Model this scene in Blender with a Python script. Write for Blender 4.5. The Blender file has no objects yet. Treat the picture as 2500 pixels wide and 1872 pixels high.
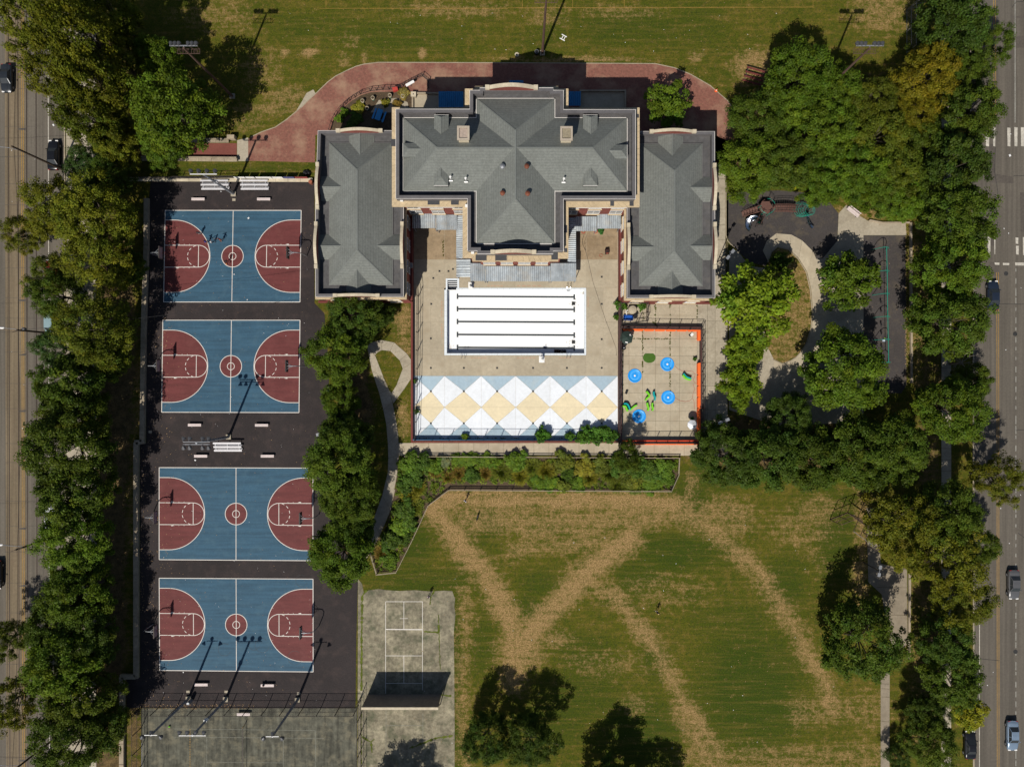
import bpy, bmesh, math, random
import numpy as np
from mathutils import Vector, Matrix, Euler

random.seed(7)
sc = bpy.context.scene
COL = sc.collection

# ------------------------------------------------------------------ camera, sky, sun, exposure
H = 120.0            # flying height of the camera in metres
S = 0.0674           # metres of ground per photograph pixel
NX, NY = 1266.0, 926.0   # the point straight below the camera
cam_d = bpy.data.cameras.new("camera")
cam = bpy.data.objects.new("camera", cam_d); COL.objects.link(cam)
cam.location = (0, 0, H); cam.rotation_euler = (0, 0, 0)
cam_d.sensor_width = 36.0
cam_d.lens = 36.0 * H / (2500 * S)
cam_d.shift_x = -(NX - 1250) / 2500
cam_d.shift_y = (NY - 936) / 2500
cam_d.clip_start = 1.0; cam_d.clip_end = 4000
sc.camera = cam

SUN_ELEV = math.radians(50.5)
SH = math.radians(22.3)                       # shadows fall this far right of "up the picture"
sun_dir = Vector((math.sin(SH) * math.cos(SUN_ELEV), math.cos(SH) * math.cos(SUN_ELEV), -math.sin(SUN_ELEV)))
sun_d = bpy.data.lights.new("sun", 'SUN'); sun_d.energy = 4.5; sun_d.angle = math.radians(0.53)
sun_d.color = (1.0, 0.945, 0.85)
sun = bpy.data.objects.new("sun", sun_d); COL.objects.link(sun)
sun.rotation_euler = sun_dir.to_track_quat('-Z', 'Y').to_euler(); sun.location = (0, 0, 90)

w = bpy.data.worlds.new("World"); sc.world = w; w.use_nodes = True
nt = w.node_tree; nt.nodes.clear()
sky = nt.nodes.new('ShaderNodeTexSky'); sky.sky_type = 'NISHITA'; sky.sun_disc = False
sky.sun_elevation = SUN_ELEV
sky.sun_rotation = math.pi + SH               # the sun stands behind the lower left of the picture
bg = nt.nodes.new('ShaderNodeBackground'); bg.inputs[1].default_value = 0.06
wo = nt.nodes.new('ShaderNodeOutputWorld')
nt.links.new(sky.outputs[0], bg.inputs[0]); nt.links.new(bg.outputs[0], wo.inputs[0])
sc.view_settings.view_transform = 'Standard'; sc.view_settings.look = 'None'
sc.view_settings.exposure = 0.05; sc.view_settings.gamma = 1.0
sc.view_settings.use_curve_mapping = False
sc.cycles.max_bounces = 3; sc.cycles.diffuse_bounces = 1; sc.cycles.glossy_bounces = 2
sc.cycles.transmission_bounces = 2; sc.cycles.transparent_max_bounces = 8
sc.cycles.use_denoising = True; sc.cycles.use_adaptive_sampling = True; sc.cycles.adaptive_threshold = 0.02

# ------------------------------------------------------------------ helpers
def at(px, py, z=0.0):
    k = S * (1 - z / H)
    return ((px - NX) * k, -(py - NY) * k)
def at3(px, py, z=0.0):
    x, y = at(px, py, z); return (x, y, z)
def pts(lst, z=0.0): return [at(a, b, z) for a, b in lst]

class MB:
    def __init__(s): s.v = []; s.f = []; s.m = []
    def add(s, vs, fs, m=0):
        b = len(s.v); s.v += [tuple(p) for p in vs]
        for f in fs: s.f.append([b + i for i in f]); s.m.append(m)
        return s
    def box(s, cx, cy, cz, sx, sy, sz, rz=0.0, m=0, rx=0.0, ry=0.0):
        hx, hy, hz = sx / 2, sy / 2, sz / 2
        R = Euler((rx, ry, rz)).to_matrix()
        vs = []
        for x, y, z in ((-hx,-hy,-hz),(hx,-hy,-hz),(hx,hy,-hz),(-hx,hy,-hz),(-hx,-hy,hz),(hx,-hy,hz),(hx,hy,hz),(-hx,hy,hz)):
            p = R @ Vector((x, y, z)); vs.append((p.x + cx, p.y + cy, p.z + cz))
        return s.add(vs, [(0,3,2,1),(4,5,6,7),(0,1,5,4),(1,2,6,5),(2,3,7,6),(3,0,4,7)], m)
    def beam(s, a, b, wd, ht, m=0):
        a = Vector(a); b = Vector(b); d = (b - a); L = d.length; d.normalize()
        side = d.cross(Vector((0,0,1)))
        if side.length < 1e-4: side = Vector((1,0,0))
        side.normalize(); up = side.cross(d).normalized()
        vs = []
        for p in (a, b):
            for i, j in ((-1,-1),(1,-1),(1,1),(-1,1)): vs.append(p + side*i*wd/2 + up*j*ht/2)
        return s.add(vs, [(0,1,2,3),(7,6,5,4),(0,4,5,1),(1,5,6,2),(2,6,7,3),(3,7,4,0)], m)
    def prism(s, poly, z0, z1, m=0):
        n = len(poly)
        a = sum(poly[i][0]*poly[(i+1)%n][1]-poly[(i+1)%n][0]*poly[i][1] for i in range(n))
        if a < 0: poly = poly[::-1]
        vs = [(x, y, z0) for x, y in poly] + [(x, y, z1) for x, y in poly]
        fs = [tuple(range(n-1, -1, -1)), tuple(range(n, 2*n))] + [(i, (i+1) % n, n+(i+1) % n, n+i) for i in range(n)]
        return s.add(vs, fs, m)
    def sheet(s, poly, z, m=0):
        n = len(poly)
        a = sum(poly[i][0]*poly[(i+1)%n][1]-poly[(i+1)%n][0]*poly[i][1] for i in range(n))
        if a < 0: poly = poly[::-1]
        return s.add([(x, y, z) for x, y in poly], [tuple(range(n))], m)
    def tube(s, path, r, n=6, r2=None, cap=True, m=0):
        P_ = [Vector(p) for p in path]; k = len(P_); vs = []
        prev = None
        for i, p in enumerate(P_):
            d = (P_[min(i+1, k-1)] - P_[max(i-1, 0)])
            if d.length < 1e-6: d = Vector((0,0,1))
            d.normalize()
            if prev is None:
                a = d.cross(Vector((0.31, 0.17, 0.93)))
                if a.length < 1e-3: a = d.cross(Vector((1,0,0)))
            else: a = prev - d*prev.dot(d)
            a.normalize(); prev = a; b = d.cross(a)
            rr = r if r2 is None else r + (r2 - r) * i / max(k-1, 1)
            for j in range(n):
                t = 2*math.pi*j/n; vs.append(p + (a*math.cos(t) + b*math.sin(t))*rr)
        fs = []
        for i in range(k-1):
            for j in range(n):
                fs.append((i*n+j, i*n+(j+1) % n, (i+1)*n+(j+1) % n, (i+1)*n+j))
        if cap: fs.append(tuple(range(n-1, -1, -1))); fs.append(tuple((k-1)*n+j for j in range(n)))
        return s.add(vs, fs, m)
    def lathe(s, prof, n=16, c=(0,0,0), m=0):
        vs = []
        for r, z in prof:
            for j in range(n):
                t = 2*math.pi*j/n; vs.append((c[0]+r*math.cos(t), c[1]+r*math.sin(t), c[2]+z))
        fs = []
        for i in range(len(prof)-1):
            for j in range(n): fs.append((i*n+j, i*n+(j+1) % n, (i+1)*n+(j+1) % n, (i+1)*n+j))
        fs.append(tuple(range(n-1, -1, -1))); fs.append(tuple((len(prof)-1)*n+j for j in range(n)))
        return s.add(vs, fs, m)
    def line(s, path, wd, z, closed=False, m=0):
        """a painted stripe of constant width along a 2-D path"""
        P_ = [Vector((p[0], p[1])) for p in path]; k = len(P_); vs = []
        for i in range(k):
            if closed: d = P_[(i+1) % k] - P_[i-1]
            else: d = P_[min(i+1, k-1)] - P_[max(i-1, 0)]
            d.normalize(); nn = Vector((-d.y, d.x)) * wd/2
            vs += [(P_[i].x+nn.x, P_[i].y+nn.y, z), (P_[i].x-nn.x, P_[i].y-nn.y, z)]
        fs = []
        for i in range(k if closed else k-1):
            j = (i+1) % k; fs.append((2*i, 2*i+1, 2*j+1, 2*j))
        return s.add(vs, fs, m)
    def mesh(s, name, mats, smooth=False):
        me = bpy.data.meshes.new(name); me.from_pydata(s.v, [], s.f)
        for mt in (mats if isinstance(mats, (list, tuple)) else [mats]): me.materials.append(mt)
        if any(s.m): me.polygons.foreach_set('material_index', s.m)
        if smooth: me.polygons.foreach_set('use_smooth', [True]*len(me.polygons))
        me.update(); return me
    def build(s, name, mats, parent=None, smooth=False):
        return link(name, s.mesh(name, mats, smooth), parent)

def link(name, me, parent=None, loc=None, rz=None):
    o = bpy.data.objects.new(name, me); COL.objects.link(o)
    if parent is not None: o.parent = parent
    if loc is not None: o.location = loc
    if rz is not None: o.rotation_euler = (0, 0, rz)
    return o
def tag(o, label, cat, group=None):
    o['label'] = label; o['category'] = cat
    if group: o['group'] = group
    return o
def struct(o): o['kind'] = 'structure'; return o
def stuff(o): o['kind'] = 'stuff'; return o
def thing(name, label, cat, loc=(0,0,0), rz=0.0, group=None):
    o = bpy.data.objects.new(name, None); COL.objects.link(o)
    o.location = loc if len(loc) == 3 else (loc[0], loc[1], 0); o.rotation_euler = (0, 0, rz)
    o.empty_display_size = 0.3
    return tag(o, label, cat, group)
def dup(root, loc, rz=0.0, label=None, scale=None):
    r = root.copy(); COL.objects.link(r); r.location = loc if len(loc) == 3 else (loc[0], loc[1], 0); r.rotation_euler = (0, 0, rz)
    if label: r['label'] = label
    if scale: r.scale = scale
    for ch in root.children:
        c = ch.copy(); COL.objects.link(c); c.parent = r
        for g in ch.children:
            d = g.copy(); COL.objects.link(d); d.parent = c
    return r

# ------------------------------------------------------------------ materials
def nodes(name):
    m = bpy.data.materials.new(name); m.use_nodes = True
    t = m.node_tree; b = t.nodes['Principled BSDF']
    return m, t, b
def N(t, typ, **kw):
    n = t.nodes.new(typ)
    for k, v in kw.items(): setattr(n, k, v)
    return n
def noise(t, vec, scale, detail=3, rough=0.6):
    n = N(t, 'ShaderNodeTexNoise'); n.inputs['Scale'].default_value = scale
    n.inputs['Detail'].default_value = detail; n.inputs['Roughness'].default_value = rough
    t.links.new(vec, n.inputs['Vector']); return n.outputs['Fac']
def ramp(t, fac, stops):
    r = N(t, 'ShaderNodeValToRGB'); e = r.color_ramp.elements
    while len(e) < len(stops): e.new(0.5)
    for i, (p, c) in enumerate(stops):
        e[i].position = p; e[i].color = (c, c, c, 1) if not hasattr(c, '__len__') else (*c, 1)
    t.links.new(fac, r.inputs[0]); return r.outputs[0]
def mix(t, fac, a, b, mode='MIX'):
    n = N(t, 'ShaderNodeMix', data_type='RGBA', blend_type=mode)
    for sock, v in ((0, fac), (6, a), (7, b)):
        if hasattr(v, 'links'): t.links.new(v, n.inputs[sock])
        elif hasattr(v, '__len__'): n.inputs[sock].default_value = (*v[:3], 1)
        else: n.inputs[sock].default_value = v
    return n.outputs[2]
def math_(t, op, a, b=None):
    n = N(t, 'ShaderNodeMath', operation=op)
    for i, v in enumerate((a, b)):
        if v is None: continue
        if hasattr(v, 'links'): t.links.new(v, n.inputs[i])
        else: n.inputs[i].default_value = v
    return n.outputs[0]
def mapped(t, vec, scale=(1,1,1), rot=0.0):
    n = N(t, 'ShaderNodeMapping'); n.inputs['Scale'].default_value = scale; n.inputs['Rotation'].default_value = (0,0,rot)
    t.links.new(vec, n.inputs['Vector']); return n.outputs[0]
def bump(t, b, h, strength, dist=0.05):
    n = N(t, 'ShaderNodeBump'); n.inputs['Strength'].default_value = strength; n.inputs['Distance'].default_value = dist
    t.links.new(h, n.inputs['Height']); t.links.new(n.outputs[0], b.inputs['Normal'])
def c3(c): return c
def M(name, col, rough=0.8, var=0.25, sc1=4.0, sc2=0.25, metal=0.0, spec=0.3, bp=0.0, streak=None, stain=None, stain_amt=0.5, speck=None, objrand=0.0, course=None):
    """general weathered surface: fine grain, large blotches, optional streaks, stains and specks"""
    m, t, b = nodes(name)
    pos = N(t, 'ShaderNodeNewGeometry').outputs['Position']
    lo = tuple(x*(1-var) for x in col); hi = tuple(min(1, x*(1+var)) for x in col)
    f = noise(t, pos, sc1, 4, 0.7)
    c = ramp(t, f, [(0.3, lo), (0.7, hi)])
    big = ramp(t, noise(t, pos, sc2, 3), [(0.3, 1-var*0.7), (0.7, 1+var*0.5)])
    c = mix(t, 1.0, c, big, 'MULTIPLY')
    if streak:
        v = mapped(t, pos, streak[0]); sf = ramp(t, noise(t, v, 1.0, 3), [(0.35, 1-streak[1]), (0.65, 1+streak[1]*0.6)])
        c = mix(t, 1.0, c, sf, 'MULTIPLY')
    if course:
        sz = N(t, 'ShaderNodeSeparateXYZ'); t.links.new(pos, sz.inputs[0])
        wz = math_(t, 'ADD', sz.outputs[2], math_(t, 'MULTIPLY', f, 0.05))
        c = mix(t, 1.0, c, ramp(t, math_(t, 'FRACT', math_(t, 'DIVIDE', wz, course[0])), [(0.0, 1-course[1]), (0.35, 1+course[1]*0.4)]), 'MULTIPLY')
    if stain:
        sf = ramp(t, noise(t, pos, 0.55, 5, 0.65), [(0.5, 0.0), (0.72, stain_amt)])
        c = mix(t, sf, c, stain)
    if speck:
        sf = ramp(t, noise(t, pos, 9.0, 2), [(0.74, 0.0), (0.8, 1.0)]); c = mix(t, sf, c, speck)
    if objrand:
        oi = N(t, 'ShaderNodeObjectInfo').outputs['Random']
        c = mix(t, 1.0, c, ramp(t, oi, [(0, 1-objrand), (1, 1+objrand)]), 'MULTIPLY')
    t.links.new(c, b.inputs['Base Color'])
    b.inputs['Roughness'].default_value = rough; b.inputs['Metallic'].default_value = metal
    b.inputs['Specular IOR Level'].default_value = spec
    if bp: bump(t, b, f, bp)
    return m

m_asphalt = M('court_asphalt', (0.030, 0.024, 0.024), 0.9, 0.28, 5, 0.12, bp=0.3, stain=(0.062, 0.044, 0.04), stain_amt=0.6, speck=(0.075, 0.066, 0.06))
m_blue = M('court_blue', (0.033, 0.088, 0.140), 0.75, 0.10, 3, 0.2, streak=((0.12, 1.8, 1), 0.2), stain=(0.055, 0.118, 0.165), stain_amt=0.6, speck=(0.06, 0.12, 0.17))
m_red = M('court_red', (0.128, 0.032, 0.031), 0.75, 0.10, 3, 0.2, streak=((0.2, 1.4, 1), 0.16), stain=(0.16, 0.05, 0.046), stain_amt=0.5, speck=(0.18, 0.07, 0.06))
m_line = M('line_paint_white', (0.66, 0.62, 0.57), 0.7, 0.12, 6, 0.6)
m_wornline = M('line_paint_worn', (0.40, 0.40, 0.36), 0.8, 0.3, 5, 0.8)
m_conc = M('concrete_tan', (0.41, 0.352, 0.258), 0.9, 0.14, 2.2, 0.18, bp=0.15, stain=(0.28, 0.22, 0.145), stain_amt=0.55, objrand=0.07)
m_conc2 = M('concrete_grey', (0.36, 0.315, 0.24), 0.9, 0.16, 2.5, 0.2, bp=0.15, stain=(0.2, 0.165, 0.115), stain_amt=0.5, objrand=0.06)
m_joint = M('joint_filler', (0.40, 0.34, 0.25), 0.9, 0.2)
m_jointdark = M('joint_dirt', (0.09, 0.075, 0.035), 0.95, 0.5, 1.5)
m_kerb = M('kerb_stone', (0.33, 0.28, 0.20), 0.9, 0.15, 3, 0.4, bp=0.2, stain=(0.2, 0.16, 0.11))
m_wallcap = M('wall_concrete', (0.34, 0.28, 0.2), 0.9, 0.2, 2, 0.3, bp=0.2, stain=(0.16, 0.13, 0.09))
m_road = M('road_asphalt', (0.112, 0.098, 0.080), 0.9, 0.13, 3.0, 0.1, bp=0.15, streak=((1.4, 0.03, 1), 0.22), stain=(0.095, 0.08, 0.068), stain_amt=0.5)
m_roadw = M('road_west_asphalt', (0.122, 0.106, 0.085), 0.9, 0.12, 3.0, 0.1, bp=0.15, streak=((1.2, 0.03, 1), 0.22), stain=(0.11, 0.09, 0.07), stain_amt=0.4)
m_slabw = M('tram_slab', (0.165, 0.128, 0.082), 0.9, 0.13, 2.5, 0.1, streak=((1.6, 0.05, 1), 0.2), stain=(0.14, 0.1, 0.065))
m_rail = M('tram_rail', (0.05, 0.036, 0.028), 0.6, 0.2, metal=0.4)
m_patch = M('road_patch', (0.085, 0.073, 0.062), 0.9, 0.2, 3)
m_yellow = M('line_yellow', (0.31, 0.18, 0.04), 0.8, 0.3, 4, 0.7)
m_roadwhite = M('crosswalk_white', (0.46, 0.43, 0.37), 0.8, 0.25, 3, 0.8)
m_pool = M('pool_white', (0.86, 0.87, 0.87), 0.5, 0.03, 2, 0.2)
m_coping = M('pool_coping', (0.68, 0.73, 0.77), 0.5, 0.06)
m_lane = M('lane_paint', (0.045, 0.052, 0.058), 0.6, 0.2)
m_dwhite = M('deck_white_paint', (0.73, 0.76, 0.80), 0.7, 0.06, 2, 0.4, objrand=0.03, stain=(0.62, 0.64, 0.64), stain_amt=0.4)
m_dblue = M('deck_blue_paint', (0.35, 0.46, 0.54), 0.7, 0.08, 2, 0.4, objrand=0.05, stain=(0.45, 0.5, 0.5), stain_amt=0.5)
m_dcream = M('deck_cream_paint', (0.72, 0.62, 0.42), 0.7, 0.07, 2, 0.4, objrand=0.04, stain=(0.66, 0.56, 0.38), stain_amt=0.4)
m_drain = M('drain_iron', (0.03, 0.03, 0.03), 0.7, 0.3)
m_roof = M('roof_shingle', (0.152, 0.161, 0.149), 0.95, 0.11, 5.0, 0.25, bp=0.3, streak=((3.0, 3.0, 0.4), 0.13), stain=(0.118, 0.124, 0.113), stain_amt=0.5, course=(0.2, 0.16))
m_ridge = M('roof_ridge_cap', (0.15, 0.16, 0.15), 0.9, 0.1)
m_gutter = M('roof_membrane', (0.085, 0.083, 0.085), 0.8, 0.25, 1.5, 0.3, stain=(0.12, 0.11, 0.1), stain_amt=0.6)
m_metalgrey = M('parapet_metal', (0.135, 0.128, 0.13), 0.5, 0.12, 1.5, 0.3, metal=0.2)
m_flash = M('white_flashing', (0.72, 0.68, 0.64), 0.5, 0.06)
m_stone = M('cornice_stone', (0.50, 0.39, 0.245), 0.85, 0.12, 2, 0.5, stain=(0.32, 0.25, 0.17), stain_amt=0.3, objrand=0.05)
m_stone2 = M('coping_stone', (0.52, 0.45, 0.33), 0.85, 0.12, 2, 0.5, stain=(0.3, 0.25, 0.17), stain_amt=0.4)
def brick_mat(name, c1, c2, mortar, scale, bw=0.5, rh=0.25, worn=None, rot=0.0):
    m, t, b = nodes(name)
    pos = N(t, 'ShaderNodeNewGeometry').outputs['Position']
    br = N(t, 'ShaderNodeTexBrick'); br.inputs['Scale'].default_value = scale
    br.inputs['Color1'].default_value = (*c1, 1); br.inputs['Color2'].default_value = (*c2, 1); br.inputs['Mortar'].default_value = (*mortar, 1)
    br.inputs['Mortar Size'].default_value = 0.03
    t.links.new(mapped(t, pos, rot=rot), br.inputs['Vector'])
    c = br.outputs['Color']
    c = mix(t, 1.0, c, ramp(t, noise(t, pos, 2.5, 4), [(0.3, 0.75), (0.7, 1.25)]), 'MULTIPLY')
    if worn:
        c = mix(t, ramp(t, noise(t, pos, 0.23, 5, 0.62), [(0.47, 0.0), (0.68, 0.8)]), c, worn)
        c = mix(t, ramp(t, noise(t, pos, 4.5, 2), [(0.66, 0.0), (0.74, 0.45)]), c, (0.4, 0.27, 0.2))
    t.links.new(c, b.inputs['Base Color']); b.inputs['Roughness'].default_value = 0.9
    bump(t, b, br.outputs['Fac'], -0.3, 0.02); return m
m_brickpath = brick_mat('brick_paving', (0.235, 0.082, 0.058), (0.19, 0.068, 0.050), (0.16, 0.088, 0.06), 3.0, worn=(0.35, 0.225, 0.145))
m_ramp = M('ramp_red_paint', (0.17, 0.055, 0.042), 0.85, 0.12, 3, 0.4, speck=(0.35, 0.22, 0.15))
m_brickwall = M('brick_wall_red', (0.19, 0.055, 0.042), 0.9, 0.3, 6.0, 0.4, bp=0.3)
m_redpaint = M('wall_red_paint', (0.15, 0.036, 0.03), 0.8, 0.15)
m_bluepaint = M('wall_blue_paint', (0.06, 0.2, 0.36), 0.7, 0.15)
m_corr = M('corrugated_zinc', (0.36, 0.40, 0.43), 0.5, 0.18, 1.5, 0.5, metal=0.15, objrand=0.12, streak=((0.9, 0.2, 1), 0.15), stain=(0.5, 0.42, 0.3), stain_amt=0.35)
m_corrblue = M('corrugated_blue', (0.03, 0.20, 0.42), 0.5, 0.12, 1.5)
m_glass = M('window_glass', (0.03, 0.035, 0.04), 0.25, 0.2, spec=0.3)
m_white = M('white_enamel', (0.78, 0.77, 0.75), 0.5, 0.05)
m_alu = M('aluminium', (0.74, 0.72, 0.73), 0.4, 0.06, metal=0.25)
m_benchw = M('bench_board', (0.62, 0.53, 0.51), 0.7, 0.12, 5)
m_galv = M('galvanised_steel', (0.27, 0.28, 0.30), 0.5, 0.12, metal=0.4)
m_lampmetal = M('lamp_housing', (0.11, 0.11, 0.115), 0.45, 0.2, metal=0.5)
m_fence = M('fence_steel', (0.055, 0.045, 0.042), 0.6, 0.2, metal=0.3)
m_fencegal = M('fence_galvanised', (0.23, 0.22, 0.21), 0.55, 0.15, metal=0.5)
m_brownsteel = M('pole_brown', (0.095, 0.058, 0.045), 0.7, 0.2)
m_wood = M('pole_wood', (0.07, 0.05, 0.035), 0.9, 0.3, streak=((3, 3, 0.3), 0.2))
m_black = M('black_plastic', (0.012, 0.012, 0.014), 0.5, 0.2)
m_rubber = M('rubber_mat', (0.056, 0.049, 0.047), 0.95, 0.25, 4, 0.15, stain=(0.125, 0.10, 0.065), stain_amt=0.55)
m_green = M('steel_green', (0.015, 0.23, 0.165), 0.45, 0.1)
m_brownplastic = M('deck_brown_mesh', (0.115, 0.058, 0.045), 0.7, 0.2)
m_chrome = M('stainless_steel', (0.5, 0.52, 0.56), 0.18, 0.04, metal=1.0)
m_orange = M('orange_padding', (0.90, 0.14, 0.02), 0.6, 0.06)
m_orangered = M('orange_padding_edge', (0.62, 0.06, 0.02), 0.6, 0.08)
m_brownwall = M('wall_brown_paint', (0.075, 0.038, 0.035), 0.8, 0.2)
m_skyblue = M('mat_blue_vinyl', (0.02, 0.30, 0.80), 0.35, 0.06)
m_skyblue2 = M('mat_blue_vinyl_light', (0.07, 0.38, 0.86), 0.35, 0.08)
m_turf = M('turf_mat', (0.05, 0.115, 0.015), 0.95, 0.25, 8)
m_toyteal = M('toy_teal', (0.0, 0.32, 0.32), 0.45, 0.06)
m_toygreen = M('toy_green', (0.17, 0.58, 0.02), 0.45, 0.06)
m_umb = M('umbrella_dark_green', (0.022, 0.04, 0.033), 0.8, 0.12)
m_umbw = M('umbrella_white', (0.75, 0.76, 0.8), 0.7, 0.04)
m_hose = M('hose_red', (0.42, 0.1, 0.06), 0.6, 0.1)
m_tennis = M('tennis_surface', (0.088, 0.086, 0.065), 0.9, 0.35, 1.3, 0.2, bp=0.2, streak=((1.4, 0.16, 1), 0.4), stain=(0.19, 0.17, 0.115), stain_amt=0.9)
m_handball = M('handball_concrete', (0.235, 0.208, 0.145), 0.95, 0.4, 1.6, 0.3, bp=0.3, stain=(0.07, 0.08, 0.045), stain_amt=0.9, speck=(0.3, 0.28, 0.2), streak=((0.5, 0.3, 1), 0.25))
m_hwall = M('handball_wall_paint', (0.24, 0.2, 0.165), 0.9, 0.15, 2)
m_fadeline = M('court_line_faded', (0.2, 0.2, 0.165), 0.9, 0.35, 3, 0.8)
m_path = M('path_worn', (0.25, 0.21, 0.155), 0.9, 0.18, 2.2, 0.3, bp=0.2, stain=(0.15, 0.12, 0.08), stain_amt=0.6)
m_conc3 = M('concrete_stained', (0.29, 0.215, 0.135), 0.9, 0.2, 1.6, 0.25, bp=0.15, stain=(0.2, 0.14, 0.08), stain_amt=0.7, objrand=0.07)
m_moss = M('moss_crack', (0.085, 0.105, 0.012), 0.95, 0.4, 3)
m_bark = M('bark', (0.075, 0.06, 0.045), 0.95, 0.35, 5, bp=0.4)
m_barkpale = M('bark_pale', (0.22, 0.19, 0.15), 0.95, 0.25, 5, bp=0.4)
m_soil = M('soil', (0.08, 0.055, 0.032), 0.95, 0.35, 3, 0.4)
m_litter = M('dry_leaf', (0.34, 0.22, 0.11), 0.9, 0.45, 7)
m_paper = M('white_scrap', (0.7, 0.7, 0.7), 0.7, 0.05)

def leaf_mat(name):
    m, t, b = nodes(name)
    oi = N(t, 'ShaderNodeObjectInfo')
    a = N(t, 'ShaderNodeAttribute', attribute_name='tint')
    c = mix(t, 1.0, oi.outputs['Color'], a.outputs['Color'], 'MULTIPLY')
    hv = N(t, 'ShaderNodeHueSaturation'); t.links.new(c, hv.inputs['Color'])
    t.links.new(ramp(t, oi.outputs['Random'], [(0, 0.86), (1, 1.14)]), hv.inputs['Value'])
    c = hv.outputs[0]
    t.links.new(c, b.inputs['Base Color']); b.inputs['Roughness'].default_value = 0.55; b.inputs['Specular IOR Level'].default_value = 0.12
    tr = N(t, 'ShaderNodeBsdfTranslucent'); t.links.new(mix(t, 1.0, c, (1.0, 1.2, 0.4), 'MULTIPLY'), tr.inputs[0])
    mx = N(t, 'ShaderNodeMixShader'); mx.inputs[0].default_value = 0.22
    t.links.new(b.outputs[0], mx.inputs[1]); t.links.new(tr.outputs[0], mx.inputs[2])
    t.links.new(mx.outputs[0], t.nodes['Material Output'].inputs[0]); return m
m_leaf = leaf_mat('leaf')

def wire_mat(name, col, cover, cell=0.06):
    """chain-link netting: thin wires with open holes between them"""
    m, t, b = nodes(name)
    b.inputs['Base Color'].default_value = (*col, 1); b.inputs['Roughness'].default_value = 0.6
    g = N(t, 'ShaderNodeTexCoord').outputs['Object']
    sep = N(t, 'ShaderNodeSeparateXYZ'); t.links.new(g, sep.inputs[0])
    h = math_(t, 'ADD', sep.outputs[0], sep.outputs[1])
    def band(v):
        fr = math_(t, 'FRACT', math_(t, 'DIVIDE', v, cell))
        return math_(t, 'LESS_THAN', fr, cover)
    f = math_(t, 'MAXIMUM', band(math_(t, 'ADD', h, sep.outputs[2])), band(math_(t, 'SUBTRACT', h, sep.outputs[2])))
    tr = N(t, 'ShaderNodeBsdfTransparent'); mx = N(t, 'ShaderNodeMixShader')
    t.links.new(f, mx.inputs[0]); t.links.new(tr.outputs[0], mx.inputs[1]); t.links.new(b.outputs[0], mx.inputs[2])
    t.links.new(mx.outputs[0], t.nodes['Material Output'].inputs[0]); return m
m_wire = wire_mat('chain_link_dark', (0.05, 0.045, 0.042), 0.055)
m_wiregal = wire_mat('chain_link_galvanised', (0.2, 0.2, 0.2), 0.05)
def paint(name, col, rough=0.3, metal=0.3):
    m = M(name, col, rough, 0.06, 1.0, 0.5, metal=metal, spec=0.5); return m
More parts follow.
